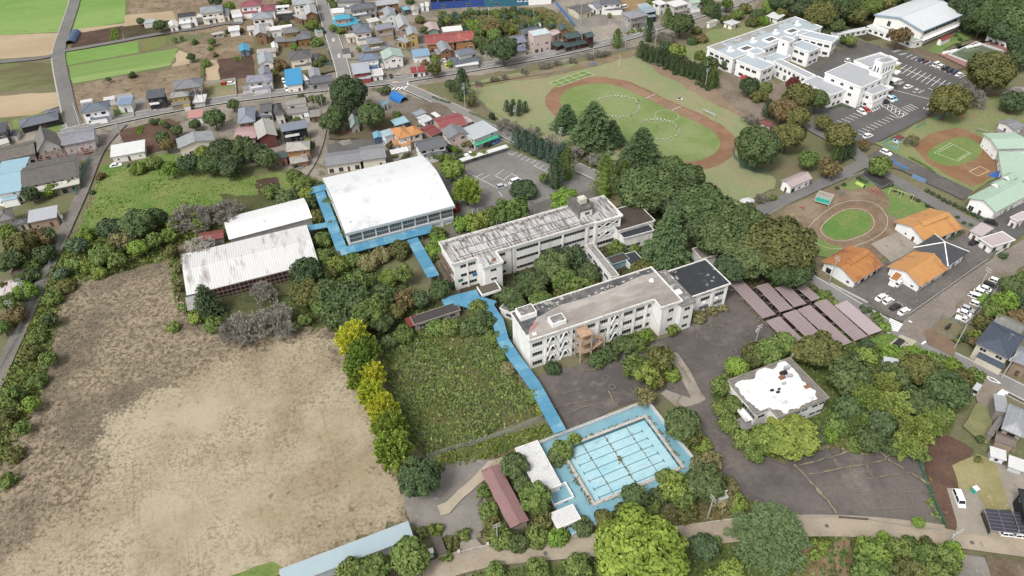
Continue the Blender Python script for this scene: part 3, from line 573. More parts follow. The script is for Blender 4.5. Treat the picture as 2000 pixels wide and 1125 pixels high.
for q,r in(((585,28),.9),((945,35),.9),((925,0),.8)):ring(b,at(q,0,'11'),r,.10,z,20)
struct(b.obj('painted_rings',mat((.17,.15,.14),name='faded_ring_paint')))
for q,sh in(((340,842),'12'),((1188,940),'12'),((195,1002),'11'),((1690,690),'X'),((1180,790),'X')):
 c=at(q,0,sh);b=MB();k=14;zz=LAYER[0]+.02
 b.face([(c.x+.45*math.cos(6.283*i/k),c.y+.45*math.sin(6.283*i/k),zz)for i in range(k)])
 reg(b.obj('manhole_cover',mat((.10,.09,.085),name='manhole_iron')),'round iron manhole cover set in the paving','manhole cover','manhole covers')
LAYER[0]+=.03
# ================================================================ BUILDING KIT
def frame(a,b,c,z,sh='0'):
 A=at(a,z,sh);B=at(b,z,sh);D=at(c,z,sh)
 x=(B-A);x.z=0;L=x.length;x.normalize();y=Vector((-x.y,x.x,0));w=(D-B).dot(y)
 ctr=A+x*(L/2)+y*(w/2);ctr.z=0
 return ctr,math.atan2(x.y,x.x),L,abs(w)
WIN={}
def window_mesh(w,h,n,fm,gm,sill=False):
 k=(round(w,2),round(h,2),n,fm.name,gm.name)
 if k not in WIN:
  b=MB();t=.07;d0,d1=-.07,.02
  b.box(-w/2,w/2,d0,d1,0,t);b.box(-w/2,w/2,d0,d1,h-t,h);b.box(-w/2,-w/2+t,d0,d1,t,h-t);b.box(w/2-t,w/2,d0,d1,t,h-t)
  for i in range(1,n):x=-w/2+w*i/n;b.box(x-.03,x+.03,d0+.01,d1,t,h-t)
  p=MB().face([(-w/2+t,-.03,t),(w/2-t,-.03,t),(w/2-t,-.03,h-t),(-w/2+t,-.03,h-t)])
  WIN[k]=(b.mesh('window',fm),p.mesh('pane',gm))
 return WIN[k]
def window(root,x,y,z,rz,w,h,n=2,fm=ALU,gm=GLASS):
 f,p=window_mesh(w,h,n,fm,gm);o=link('window',f,root,(x,y,z),rz);link('pane',p,o);return o
def wall_windows(root,p0,p1,zs,xs,w,h,n=2,fm=ALU,gm=GLASS):
 p0=Vector((*p0,0));p1=Vector((*p1,0));d=(p1-p0).normalized();rz=math.atan2(d.y,d.x)
 for z in zs:
  for x in xs:q=p0+d*x;window(root,q.x,q.y,z,rz,w,h,n,fm,gm)
def rail(b,P,z0,h,w=.06,step=2.0,rails=2,m=0):
 for a,c in zip(P,P[1:]):
  a=Vector((a[0],a[1],z0));c=Vector((c[0],c[1],z0));L=(c-a).length;k=max(1,int(L/step))
  for i in range(k+1):q=a.lerp(c,i/k);b.beam(q,q+Vector((0,0,h)),w,m=m)
  for j in range(rails):zz=Vector((0,0,h*(j+1)/rails));b.beam(a+zz,c+zz,w,m=m)
def parapet(P,z,h,t=.25):
 b=MB();n=len(P);c=Vector((sum(p[0]for p in P)/n,sum(p[1]for p in P)/n,0))
 for i in range(n):
  a=Vector((*P[i],0));d=Vector((*P[(i+1)%n],0));e=(d-a).normalized();nn=Vector((-e.y,e.x,0))
  q=[a,d,d+nn*t,a+nn*t];b.prism([(v.x,v.y)for v in q],z,z+h-.002*(i%2))
 return b
def rot2(p,a):return Vector((p[0]*math.cos(a)-p[1]*math.sin(a),p[0]*math.sin(a)+p[1]*math.cos(a),0))
# ================================================================ THE CLOSED SCHOOL
plaster=mat((.72,.71,.68),.8,var=.10,sc=.25,stain='b9b2a6',st_sc=.18,st_lo=.56,st_hi=.74,stretch=(1,1,.25),name='white_plaster')
plaster2=mat((.66,.65,.62),var=.12,sc=.3,stain=(.30,.29,.26),st_sc=.22,st_lo=.54,st_hi=.74,stretch=(1,1,.2),name='stained_plaster')
fascia=mat((.62,.60,.57),var=.2,sc=.6,stain=(.25,.23,.21),st_sc=.5,st_lo=.56,st_hi=.7,name='weathered_fascia')
felt=mat('c4bbb2',var=.16,sc=.5,stain='dad5cd',st_sc=.3,st_lo=.56,st_hi=.7,c2='a69d94',name='old_roof_membrane',stretch=(.4,1,1))
blackfelt=mat('3d4046',var=.2,sc=.5,stain='d8d6d2',st_sc=.16,st_lo=.60,st_hi=.63,spec=.4,rough=.6,name='torn_black_felt')
streak=mat('9a9693',var=.32,sc=1.2,stain='dedbd8',st_sc=.8,st_lo=.44,st_hi=.54,c2='6f6a66',stretch=(2.2,.25,1),name='streaked_roof')
rust=mat((.20,.10,.06),var=.4,sc=2,name='rust')
darkslot=mat((.02,.02,.02),var=0,name='dark_slot')
def bar(b,x0,x1,y0,y1,z0,z1,m=0):b.box(min(x0,x1),max(x0,x1),min(y0,y1),max(y0,y1),z0,z1,m)
A0=at((995.6,610.4),11.6);FA=math.radians(22.95)
R=thing('school_building','three-storey white school block with brown roof, black torn strip and outside stair','school building',(A0 .x,A0 .y,0),FA)
b=MB();b.prism([(.5,-12),(39.3,-12),(39.3,-16.1),(45.3,-16.1),(45.3,-.5),(.5,-.5)],0,11.2);b.obj('wall',plaster,R)
OUT=[(0,-12.5),(38.8,-12.8),(38.6,-16.5),(45.9,-16.7),(46,0),(0,0)]
MB().prism(OUT,11.2,11.55).obj('roof_slab',fascia,R)
b=MB();b.prism([(.5,-12.1),(39.2,-12.4),(39.0,-16.1),(45.5,-16.3),(45.6,-2.6),(40,-2.4),(33,-3.4),(24,-3.9),(14,-3.4),(6,-5.2),(2.2,-8.5),(1.2,-10)],11.55,11.60);b.obj('roof_membrane',felt,R)
b=MB();b.prism([(.4,-9.9),(1.2,-9.9),(2.2,-8.4),(6,-5.1),(14,-3.3),(24,-3.8),(33,-3.3),(40,-2.3),(45.6,-2.5),(45.6,-.35),(.4,-.35)],11.55,11.58);b.obj('torn_roof_strip',mat('5c5e61',var=.3,sc=.6,stain='cfccc7',st_sc=.22,st_lo=.56,st_hi=.60,c2='7d7a76',name='torn_strip_felt'),R)
parapet(OUT,11.55,.30,.3).obj('parapet',fascia,R)
for x0,x1,y0,y1,h,nm in((8.0,12.2,-10.6,-7.6,1.5,'roof_hatch'),(1.3,6.2,-4.6,-.9,1.8,'roof_house')):
 b=MB();b.box(x0,x1,y0,y1,11.58,11.58+h);o=b.obj(nm,WHITE,R)
 MB().box(x0+.25,x1-.25,y0+.25,y1-.25,11.58+h,11.62+h).obj('lid',mat('8f8b86',var=.5,sc=.8,stain='e5e3df',st_sc=.5,name='lid_felt'),o)
MB().tube((42.6,-5.4,11.6),(42.6,-5.4,12.1),.75,.5,14).obj('roof_ventilator',WHITE,R)
MB().box(2,3,-11.2,-10.4,11.6,12.0).obj('roof_drain',WHITE,R)
b=MB();b.beam((6.6,-3.4,11.6),(6.6,-3.4,15.4),.08);b.beam((5.9,-3.4,15),(7.3,-3.4,15),.05);b.obj('aerial',STEEL,R);MB().beam((8,-6.4,11.6),(8,-6.4,15),.08).obj('aerial',STEEL,R);MB().beam((6.6,-2,11.6),(6.6,-2,14.2),.07).obj('aerial',STEEL,R)
MB().slab([(1.6,-9.6,11.72),(3.4,-8.6,11.75),(5.6,-7.2,11.7),(4.6,-6.6,11.7),(2.4,-8.0,11.72)][::1],.06).obj('tarpaulin',mat('c98f8a',var=.2,name='pink_tarp'),R)
b=MB()
for _ in range(26):
 x=random.uniform(7,44);y=-1.2-random.random()*2.2-(0.6 if 10<x<36 else 0);a=random.random()*3;s_=random.uniform(.2,.7)
 b.prism([(x+s_*math.cos(a+q)*random.uniform(.6,1.2),y+.5*s_*math.sin(a+q))for q in(0,1.2,2.5,3.7,5)],11.585,11.65)
o=b.obj('felt_scraps',mat('d9d5cf',name='pale_scrap'),R);o['kind']='stuff'
bays=[.5,5.2,9.2,13.1,16.9,21.4,25.1,29.2,33.2,37.0,39.3]
for x in bays[1:-1]:MB().box(x-.28,x+.28,-12.32,-12,0,11.2).obj('pilaster',plaster,R)
for i in range(len(bays)-1):
 x0,x1=bays[i],bays[i+1];xc=(x0+x1)/2;wd=min(3.0,x1-x0-1.0)
 for fz in(1.1,4.75,8.35):
  if i==4 and fz<8:continue
  window(R,xc-.15,-12,fz,0,wd,1.35 if fz>1.2 else 1.5,4 if wd>2.4 else 2,ALU,GLASS)
 MB().box(x0+.6,x1-.6,-12.04,-12,10.55,10.85).obj('vent_slot',darkslot,R)
 for fz in(3.55,7.15):MB().box(x0+.29,x1-.29,-12.12,-12,fz,fz+.16).obj('ledge',fascia,R)
for i in(1,2,6):
 x0,x1=bays[i]+.35,bays[i+1]-.35;xc=(x0+x1)/2
 for fz in(.2,3.8,7.3):
  b=MB();b.beam((x0,-12.42,fz),(xc-.35,-12.42,fz+3.0),.32,.3);b.beam((x1,-12.42,fz),(xc+.35,-12.42,fz+3.0),.32,.3);b.box(xc-.5,xc+.5,-12.6,-12.3,fz+2.95,fz+3.2)
  b.obj('earthquake_brace',WHITE,R)
for x in(41.5,):
 for fz in(1.1,4.75,8.35):window(R,42.6,-16.1,fz,0,1.7,1.25,2)
MB().box(41.6,43.6,-16.14,-16.1,10.55,10.85).obj('vent_slot',darkslot,R)
for x in(39.3,45.1):MB().box(x,x+.35,-16.3,-16.1,0,11.2).obj('pilaster',plaster,R)
b=MB();b.beam((39.24,-12.1,6),(39.24,-15.9,3.4),.12);b.obj('drain_pipe',STEEL,R)
b=MB();pk=mat('d8c9b8',var=.2,stain='a5794f',st_sc=.6,name='flaking_paint');dk=mat('d0a885',var=.3,sc=1.2,stain='b07a52',st_sc=.5,name='rusty_deck')
for x in(14.0,17.3,21.4):
 for y in(-12.9,-16.0):MB().beam((x,y,0),(x,y,10.4 if x<20 else 9.9),.28).obj('post',pk,R)
for fz in(3.5,7.0):
 MB().box(13.9,17.4,-16.1,-12.4,fz,fz+.14).obj('landing',dk,R)
 b=MB();rail(b,[(14,-12.8),(14,-16),(17.3,-16)],fz+.14,1.1,.07,1.2,3);b.obj('railing',pk,R)
 b=MB();k=9
 for j in range(k):b.box(17.4+j*.38,17.8+j*.38,-14.3,-12.9,fz-j*.19,fz+.05-j*.19)
 for j in range(k):b.box(20.8-j*.38,21.2-j*.38,-16,-14.5,fz-1.75-j*.19,fz-1.7-j*.19)
 b.box(20.7,21.5,-16,-12.9,fz-1.8,fz-1.7);b.obj('flight',dk,R)
 b=MB();b.beam((17.4,-12.85,fz+1),(20.9,-12.85,fz-.75),.08);b.beam((17.4,-16.05,fz-2.5),(20.9,-16.05,fz-.8),.08);b.beam((17.4,-16.05,fz-3),(20.9,-16.05,fz-1.4),.08);rail(b,[(20.9,-16.05),(21.5,-16.05),(21.5,-12.9)],fz-1.7,1.1,.07,1.0,3);b.obj('railing',pk,R)
MB().box(13.9,17.4,-16.1,-12.4,10.1,10.3).obj('landing',dk,R)
MB().box(45.4,49.6,-17.1,-2.0,0,10.3).obj('tower_wall',plaster2,R)
MB().box(44.9,50.0,-17.5,-1.6,10.3,10.55).obj('tower_roof',mat('8f8b86',var=.3,sc=.7,stain='d5d2cc',st_sc=.35,st_lo=.56,st_hi=.62,name='patched_roof'),R)
MB().box(46.4,48.1,-13.2,-11.4,10.55,11.2).obj('roof_hatch',WHITE,R)
for fz in(1.3,4.6,7.9):window(R,47.4,-17.1,fz,0,1.9,1.2,2)
MB().box(49.6,64.6,-13.0,-1.0,0,8.0).obj('wing_wall',plaster,R)
OUT2=[(50.0,-13.7),(65.3,-13.7),(65.4,-.6),(49.0,-.6),(49.0,-1.6),(50.0,-1.6)]
MB().prism([(49.7,-13.6),(65.2,-13.6),(65.3,-.7),(49.7,-.7)],8.0,8.35).obj('wing_roof',fascia,R)
MB().box(50.05,64.9,-13.2,-1.1,8.35,8.40).obj('wing_membrane',blackfelt,R)
parapet([(49.7,-13.6),(65.2,-13.6),(65.3,-.7),(49.7,-.7)],8.35,.22,.3).obj('parapet',fascia,R)
for x in(52,57,62):
 for fz,gm in((1.2,GLASS2),(4.6,GLASS)):window(R,x,-13.0,fz,0,3.2,1.4,4,ALU,gm)
 MB().box(x-1.6,x+1.6,-13.04,-13.0,7.0,7.25).obj('vent_slot',darkslot,R)
for x in(49.9,54.5,59.5,64.3):MB().box(x-.28,x+.28,-13.3,-13.0,0,8.0).obj('pilaster',plaster,R)
for x in(51.6,56.4,60.9):MB().box(x,x+.8,-13.4,-13.0,3.4,4.0).obj('air_conditioner',WHITE,R)
A1=at((856,473.5),11.0)
R=thing('school_building','three-storey white school block with streaky grey roof and water-tank tower','school building',(A1 .x,A1 .y,0),math.radians(23.05))
b=MB();b.prism([(.6,-11.8),(8.4,-11.8),(8.4,-17.4),(14.2,-17.4),(14.2,-11.8),(49.6,-11.8),(49.6,-12.4),(58.5,-12.4),(58.5,-.5),(.6,-.5)],0,10.6);b.obj('wall',plaster,R)
OUT=[(0,-12.3),(7.9,-12.3),(7.7,-17.9),(14.6,-17.9),(14.6,-12.3),(49.2,-12.3),(49.2,-12.9),(59.2,-12.9),(59.3,0),(0,0)]
MB().prism(OUT,10.6,10.9).obj('roof_slab',fascia,R)
b=MB();b.prism([(.4,-11.9),(58.8,-11.9),(58.8,-.4),(.4,-.4)],10.9,10.95);b.prism([(8.1,-17.5),(14.2,-17.5),(14.2,-11.95),(8.1,-11.95)],10.9,10.95);b.obj('roof_membrane',streak,R)
parapet(OUT,10.9,.35,.25).obj('parapet',fascia,R)
b=MB();b.box(3,47,-6.25,-6.05,10.95,11.0);b.box(3,46,-9.9,-9.75,10.95,11.02);b.obj('roof_gutter',mat('4d4a48',name='dark_gutter'),R)
pipem=mat((.15,.10,.08),var=.4,sc=2,name='rusty_pipe')
for y,z_ in((-1.4,11.25),(-1.9,11.2),(-11.2,11.2)):MB().beam((1,y,z_),(45 if y>-5 else 48,y,z_),.09).obj('roof_pipe',pipem,R)
for x in(1.4,2.2):MB().beam((x,-1.5,11.2),(x,-11.4,11.2),.09).obj('roof_pipe',pipem,R)
for i,x in enumerate((.9,6.4,13.4,20.2,27.0,34.2,57.8)):
 b=MB();b.box(x-.45,x+.45,-3.2,-2.4,10.95,12.1);b.box(x-.6,x+.6,-3.35,-2.25,12.1,12.25);b.obj('roof_vent',mat('bdbab5',var=.2,name='vent_concrete'),R)
for x in(19.5,21.2,32.8):MB().beam((x,-1.2,10.95),(x,-1.2,14.2),.09).obj('aerial',STEEL,R)
b=MB();b.box(12,12.9,-15.8,-15.1,10.95,11.4);b.box(11.4,12.1,-16.2,-15.6,10.95,11.2);b.obj('rusted_box',rust,R)
b=MB();b.box(45.8,50.4,-8,-.4,10.95,13.9);b.obj('tower_wall',plaster2,R)
b=MB();bar(b,45.5,45.8,-8.2,-.2,10.95,15.1);bar(b,50.4,50.7,-8.2,-.2,10.95,15.1);bar(b,45.8,50.4,-8.2,-8.0,13.4,14.4);b.box(45.8,50.4,-8,-.4,13.9,14.0);b.obj('tower_parapet',mat('7b7873',var=.3,sc=.6,stain='bdb9b2',st_sc=.4,name='grimy_concrete'),R)
b=MB();b.box(47.2,49.6,-5.6,-3.2,14.3,16.1);b.box(47.6,49.2,-5.2,-3.6,16.1,16.3)
t=b.obj('water_tank',mat('ece6d6',var=.06,name='tank_cream'),R)
for x,y in((47.4,-5.4),(49.4,-5.4),(47.4,-3.4),(49.4,-3.4)):MB().box(x-.1,x+.1,y-.1,y+.1,14.0,14.3).obj('leg',STEEL,t)
window(R,48.4,-8.2,11.7,0,1.8,1.2,2,WHITE)
for fz,nm in((1.3,0),(4.8,1),(8.3,2)):
 window(R,3.6,-11.8,fz,0,2.0,1.2,2);window(R,6.4,-11.8,fz,0,2.6,1.2,3)
 window(R,11.3,-17.4,fz,0,1.9 if nm else.9,1.0,2);window(R,16.4,-11.8,fz,0,2.6 if nm!=1 else 3,1.2,3)
 for x in(25.3,33.6,42.0):
  window(R,x,-11.8,fz,0,7.6,1.15,8)
 window(R,48.1,-11.8,fz,0,1.4,1.1,2);window(R,54,-12.4,fz,0,7.4,1.4,7)
 if nm:
  b=MB()
  for x0 in(50.4,54.0):b.beam((x0,-12.62,fz-.2),(x0+3.4,-12.62,fz+1.6),.22);b.beam((x0,-12.62,fz+1.6),(x0+3.4,-12.62,fz-.2),.22)
  b.obj('earthquake_brace',WHITE,R)
 MB().box(-.9,.6,-11.4,-.8,fz-1.5 if fz>2 else 0,fz-1.3 if fz>2 else.2).obj('balcony_floor',mat('8a7768',var=.25,name='brown_balcony'),R)
 if nm:
  b=MB();b.box(-1.0,-.88,-11.4,-.8,fz-1.3,fz-.2);b.obj('balcony_wall',mat('857566',var=.3,stain='a79c8f',st_sc=.5,name='grimy_balcony'),R)
for x in(4.9,20.4,29.4,37.8,46.6,49.4,58.3):MB().box(x-.25,x+.25,-12.1 if x<49 else-12.7,-11.8,0,10.6).obj('pilaster',plaster,R)
for x in(15.0,19.8):MB().tube((x,-12.0,0),(x,-12.0,10.6),.10,k=6).obj('drain_pipe',rust,R)
MB().box(5.7,11.6,-21.6,-17.45,3.6,3.9).obj('entrance_canopy',mat('6f675c',var=.2,sc=.8,name='mossy_canopy'),R)
b=MB();bar(b,5.5,5.7,-21.8,-17.45,3.5,4.4);bar(b,11.6,11.8,-21.8,-17.45,3.5,4.4);bar(b,5.7,11.6,-21.8,-21.6,3.5,4.4);b.obj('canopy_edge',plaster,R)
for x in(5.9,11.4):MB().box(x-.2,x+.2,-21.6,-21.2,0,3.6).obj('pillar',plaster,R)
MB().box(1.6,3.2,-11.86,-11.8,3.0,4.1).obj('notice_board',mat('3f9a72',var=.05,name='green_board'),R)
MB().box(6.4,7.9,-11.86,-11.8,3.6,4.9).obj('notice_board',mat('2f7fb5',var=.05,name='blue_board'),R)
def flat_block(desc,abc,z,roofm,wallm,sh='0',name='annex_building',cat='building',over=.3,wins=(),par=.25,z0=0,group=None):
 ctr,rz,L,W=frame(*abc,z,sh);R=thing(name,desc,cat,ctr,rz,group)
 l,w_=L/2,W/2
 MB().box(-l+over,l-over,-w_+over,w_-over,z0,z-.28).obj('wall',wallm,R)
 MB().box(-l,l,-w_,w_,z-.28,z-.03).obj('roof_slab',fascia if wallm in(plaster,plaster2)else wallm,R)
 MB().box(-l+.2,l-.2,-w_+.2,w_-.2,z-.03,z).obj('roof_membrane',roofm,R)
 if par:parapet([(-l,-w_),(l,-w_),(l,w_),(-l,w_)],z-.03,par,.2).obj('parapet',fascia if wallm in(plaster,plaster2)else wallm,R)
 auto_windows(R,L-2*over,W-2*over,rz,wins)
 return R,L,W
def facing(rz,nx,ny,ctr):
 n=rot2((nx,ny),rz);return n.dot(Vector((-ctr.x,-ctr.y,0)).normalized())
def auto_windows(R,l,w_,rz,wins):
 """wins: (storey sill heights, width, height, spacing, frame, glass) on the walls that can be seen"""
 if not wins:return
 ctr=R.location if R.parent is None else R.parent.location
 for(p0,p1,nx,ny)in(((-l/2,-w_/2),(l/2,-w_/2),0,-1),((l/2,-w_/2),(l/2,w_/2),1,0),((l/2,w_/2),(-l/2,w_/2),0,1),((-l/2,w_/2),(-l/2,-w_/2),-1,0)):
  if facing(rz,nx,ny,ctr)<-.25:continue
  LL=math.dist(p0,p1)
  for zs,ww,hh,sp,nm,fm,gm in wins:
   k=int((LL-.8)/sp)
   if k<1:continue
   xs=[LL/2+(i-(k-1)/2)*sp for i in range(k)]
   wall_windows(R,p0,p1,zs,xs,ww,hh,nm,fm,gm)
dkroof=mat('5d5049',var=.2,sc=.5,stain='463c37',st_sc=.2,name='brown_felt')
W2=[((1.0,4.2),2.2,1.2,3.4,3,ALU,GLASS)];W1=[((1.0,),1.8,1.2,3.2,2,ALU,GLASS)]
flat_block('white annex with dark brown roof at the end of the streaky school block',((620,232),(840,168),(745,62)),6.8,dkroof,plaster,'7',wins=W2)
flat_block('white corridor annex with black felt roof behind the tall fir tree',((655,275),(835,225),(800,188)),5.6,mat('40444b',var=.2,name='black_felt_roof'),plaster,'7',wins=W1)
flat_block('two-storey covered bridge with pale concrete roof linking both school blocks',((630,490),(472,298),(428,310)),7.0,mat('a9a59e',var=.2,stain='6f6b65',st_sc=.4,name='bridge_roof'),plaster,'7',name='covered_bridge',cat='covered bridge',over=.1,wins=[((1.2,4.4),2.6,1.2,3.6,3,ALU,GLASS)])
flat_block('low shelter with brown roof and pale blue front between the school blocks',((590,425),(690,390),(655,350)),3.2,dkroof,mat('a5ccd6',var=.1,name='pale_blue_panel'),'7',par=0)
flat_block('low flat annex with black roof beside the pale blue shelter',((695,430),(775,405),(720,345)),3.0,mat('474b52',var=.2,name='black_felt_low'),plaster2,'7',par=.15)
flat_block('grey concrete shed with stained flat roof under the tall camphor trees',((1110,395),(1208,370),(1140,310)),4.0,mat('8d857b',var=.3,sc=.7,stain='6a625a',st_sc=.3,name='stained_concrete_roof'),plaster2,'7')
flat_block('small grey pump hut beside the blue covered walkway',((1425,680),(1530,720),(1500,660)),3.4,mat('8b8782',name='hut_roof'),plaster2,'6',par=0,wins=W1)
ctr,rz,L,W=frame((1420,743),(1543,698),(1633,772),6.6)
R=thing('annex_building','two-storey white building with large white stain on its flat roof','school building',ctr,rz)
l,w_=L/2,W/2
b=MB();b.prism([(-l+.5,w_-.5),(-l+.5,-w_+3.6),(-l+4.5,-w_+3.6),(-l+4.5,-w_+.5),(l-.5,-w_+.5),(l-.5,w_-.5)][::1],0,6.2);b.obj('wall',plaster2,R)
OUT=[(-l,w_),(-l,-w_+3.2),(-l+4.2,-w_+3.2),(-l+4.2,-w_),(l,-w_),(l,w_)]
MB().prism(OUT,6.2,6.5).obj('roof_slab',mat('bdb6aa',var=.25,stain='857d71',st_sc=.4,name='dirty_fascia'),R)
MB().prism([(p[0]*.975,p[1]*.97)for p in OUT],6.5,6.55).obj('roof_membrane',mat('8d867d',var=.25,sc=.6,stain='a9a399',st_sc=.3,name='grey_roof_felt'),R)
st=MB();q=[(-8.5,4.8),(-8.8,0),(-7.6,-3.4),(-4.2,-4.6),(-3,-6.2),(2,-6.0),(6.0,-5.6),(7.2,-4),(6.8,0),(7.6,3.8),(6.4,6.6),(3.0,5.6),(-1,6.4),(-3.4,4.6),(-6,5.6)]
Q=ragged([Vector((p[0]*1.08+.2,p[1]*1.12-.1,0))for p in q],.5,.3);st.face([(p.x,p.y,6.556)for p in Q][::1]);st.obj('white_coating',mat((.60,.595,.585),var=.08,sc=.8,stain='b9b4ac',st_sc=.3,st_lo=.55,st_hi=.72,name='white_roof_paint'),R)
parapet(OUT,6.5,.3,.25).obj('parapet',mat('aaa298',var=.3,sc=.8,stain='7d756a',st_sc=.5,name='dirty_parapet'),R)
for x,y,s_,h,mm in((3.4,2.6,.8,.6,rust),(4.6,3.6,.9,.8,darkslot),(5.5,2.2,.7,.7,STEEL),(4.2,1.2,.8,.5,WHITE),(6.4,4.6,.7,1.2,STEEL),(-1.6,.2,.5,.25,darkslot),(-.6,-.9,.5,.25,darkslot),(.3,-.2,.4,.25,darkslot),(7.4,-2.4,.9,.2,rust),(2.6,.8,.6,.3,STEEL)):
 MB().box(x-s_,x+s_,y-s_*.6,y+s_*.6,6.55,6.55+h).obj('roof_unit',mm,R)
b=MB();b.beam((8.6,6.0,6.5),(8.6,6.0,10.5),.07)
for zz in(9.2,9.7,10.2):b.beam((8.0,6,zz),(9.2,6,zz),.05)
b.obj('aerial',STEEL,R)
for x in(-2,.5,3,6.5,9):window(R,x*.9+.5,-w_+.5,4.2,0,1.9,1.0,2,ALU,GLASS2 if x<4 else GLASS);window(R,x*.9+.5,-w_+.5,1.2,0,1.9,1.0,2)
window(R,-l+2.4,-w_+3.6,3.6,0,2.0,1.2,2)
b=MB();b.box(-l-1.2,-l+.5,-w_+4.2,3.2,2.9,3.1);bar(b,-l-1.35,-l-1.2,-w_+4.2,3.2,2.9,4.0);b.obj('entrance_balcony',plaster,R)
window(R,-l+.5,-1.5,3.4,-math.pi/2,5.0,1.6,5)
b=MB()
for i,y in enumerate((-3.3,-2.8,-2.2,-1.6)):bar(b,-l+.44,-l+.5,y,y+.28,5.2,5.75)
b.obj('wall_lettering',darkslot,R)
MB().box(-l-3.4,-l-.4,-w_+2.4,-w_+6.2,2.3,2.5).obj('porch_roof',mat('8f8b88',name='porch_felt'),R)
A2=at((629.1,348.3),7.5);R=thing('gymnasium','huge white-roofed gymnasium with pale walls and band of dark windows','gymnasium',(A2 .x,A2 .y,0),math.radians(21.8))
gw=mat((.62,.66,.68),.7,var=.06,sc=.3,stain=(.5,.53,.54),st_sc=.2,name='gym_wall')
b=MB();b.box(.5,37.4,-35.9,-.5,0,7.0)
for x in(.5,37.4):b.face([(x,-.5,7.0),(x,-35.9,7.0),(x,-18.2,10.0)])
b.obj('wall',gw,R)
rm=mat((.56,.565,.57),.5,var=.03,sc=.2,seam=.6,seam_ax=0,seam_w=.16,seam_k=.92,stain='d6d8da',st_sc=.08,name='white_metal_roof')
prof=[(0,7.5),(-6,8.9),(-12,10.1),(-18.2,10.9),(-24.4,10.1),(-30.4,8.9),(-36.4,7.5)]
b=MB()
for(y0,z0),(y1,z1)in zip(prof,prof[1:]):b.slab([(0,y1,z1),(38,y1,z1),(38,y0,z0),(0,y0,z0)],.3)
b.obj('roof',rm,R)
b=MB()
for(y0,z0),(y1,z1)in zip(prof,prof[1:]):
 for x in(-.15,38.0):b.slab([(x,y1,z1+.08),(x+.15,y1,z1+.08),(x+.15,y0,z0+.08),(x,y0,z0+.08)],.6)
b.obj('verge',mat('a8a9aa',name='grey_verge'),R)
MB().box(-.15,38.15,-36.75,-36.4,6.6,7.55).obj('eaves_beam',mat('d3dde0',.7,var=.05,name='eaves_panel'),R)
MB().box(.5,37.4,-36.3,-35.9,1.7,2.7).obj('sill_beam',mat('dde6e9',.7,var=.05,name='sill_panel'),R)
for i in range(8):
 x0=1.2+i*4.56;MB().box(x0-.36,x0-.14,-36.15,-35.9,2.7,6.6).obj('pilaster',gw,R)
 window(R,x0+2.05,-35.9,2.95,0,4.05,1.5,5,ALU,GLASS2);window(R,x0+2.05,-35.9,4.55,0,4.05,1.9,5,ALU,GLASS2)
 MB().box(x0-.3,x0+.3,-36.4,-35.9,0,1.7).obj('base_pillar',gw,R)
MB().box(2.4,3.2,-32.6,-32.2,8.7,8.75).obj('roof_patch',STEEL,R)
window(R,.5,-12,4,-math.pi/2,3,1.5,3)
bluem=mat('62abcd',.5,var=.14,sc=.5,stain='8fc0d4',st_sc=.35,st_lo=.52,st_hi=.68,c2='4f9fc9',seam=1.0,seam_ax=0,seam_w=.06,seam_k=.9,name='blue_metal_roof')
bluems=[bluem,mat('6cb2d2',.5,var=.14,sc=.5,stain='98c6d6',st_sc=.35,st_lo=.5,st_hi=.66,name='blue_metal_faded'),mat('58a3c8',.5,var=.14,sc=.5,stain='86b6ca',st_sc=.35,st_lo=.56,st_hi=.7,name='blue_metal_dark')]
def walkway(desc,segs,w,z=3.0,cat='covered walkway'):
 ps=[at(q,z)for q in segs];R=thing('covered_walkway',desc,cat,(ps[0].x,ps[0].y,0),0)
 o=Vector((ps[0].x,ps[0].y,0));L,Rr=strip_pts(ps,-w/2,w/2)
 for i in range(len(ps)-1):
  q=[Rr[i]-o,Rr[i+1]-o,L[i+1]-o,L[i]-o]
  q=[Rr[i]-o,Rr[i+1]-o,L[i+1]-o,L[i]-o]
  d=(ps[i+1]-ps[i]);rz=math.atan2(d.y,d.x);mid=(ps[i]+ps[i+1])/2-o
  loc=[rot2((p.x-mid.x,p.y-mid.y),-rz)for p in q]
  if(loc[1]-loc[0]).cross(loc[2]-loc[1]).z<0:loc=loc[::-1]
  c_=sum(loc,Vector())/4;e_=sorted(loc,key=lambda p:p.x);lo_=sorted(e_[:2],key=lambda p:p.y);hi_=sorted(e_[2:],key=lambda p:p.y);k_=max(1,int(d.length/2.4))
  for j in range(k_):
   u0,u1=j/k_,(j+1)/k_-.03/d.length;zz=z+.004*i+random.uniform(-.02,.02);MB().prism([(p.x,p.y)for p in(lo_[0].lerp(hi_[0],u0),lo_[0].lerp(hi_[0],u1),lo_[1].lerp(hi_[1],u1),lo_[1].lerp(hi_[1],u0))],zz-.2,zz).obj('roof_panel',random.choice(bluems),R,(mid.x,mid.y,0),rz)
  n=max(1,int(d.length/4.5));pm_=MB().box(-.07,.07,-.07,.07,0,z-.23).mesh('post',STEEL)
  for j in range(n+1):
   for s_ in(-1,1):
    t=j/n;p=ps[i].lerp(ps[i+1],t)-o;nn=Vector((-d.y,d.x,0)).normalized()*(w/2-.35)*s_;link('post',pm_,R,(p.x+nn.x,p.y+nn.y,0))
 return R
walkway('bright blue covered walkway along the left side of the gymnasium',[(624,374),(668,488)],3.6,3.0)
walkway('short bright blue canopy at the back corner of the gymnasium',[(600,374),(638,364)],4.0,3.3)
walkway('bright blue covered walkway along the window front of the gymnasium',[(664,492),(846,445)],4.2,3.02)
walkway('short bright blue walkway link towards the two long sheds',[(597,446),(648,437)],3.0,2.96)
walkway('bright blue covered walkway from the gymnasium to the streaky school block',[(805,466),(847,540)],3.8,2.98)
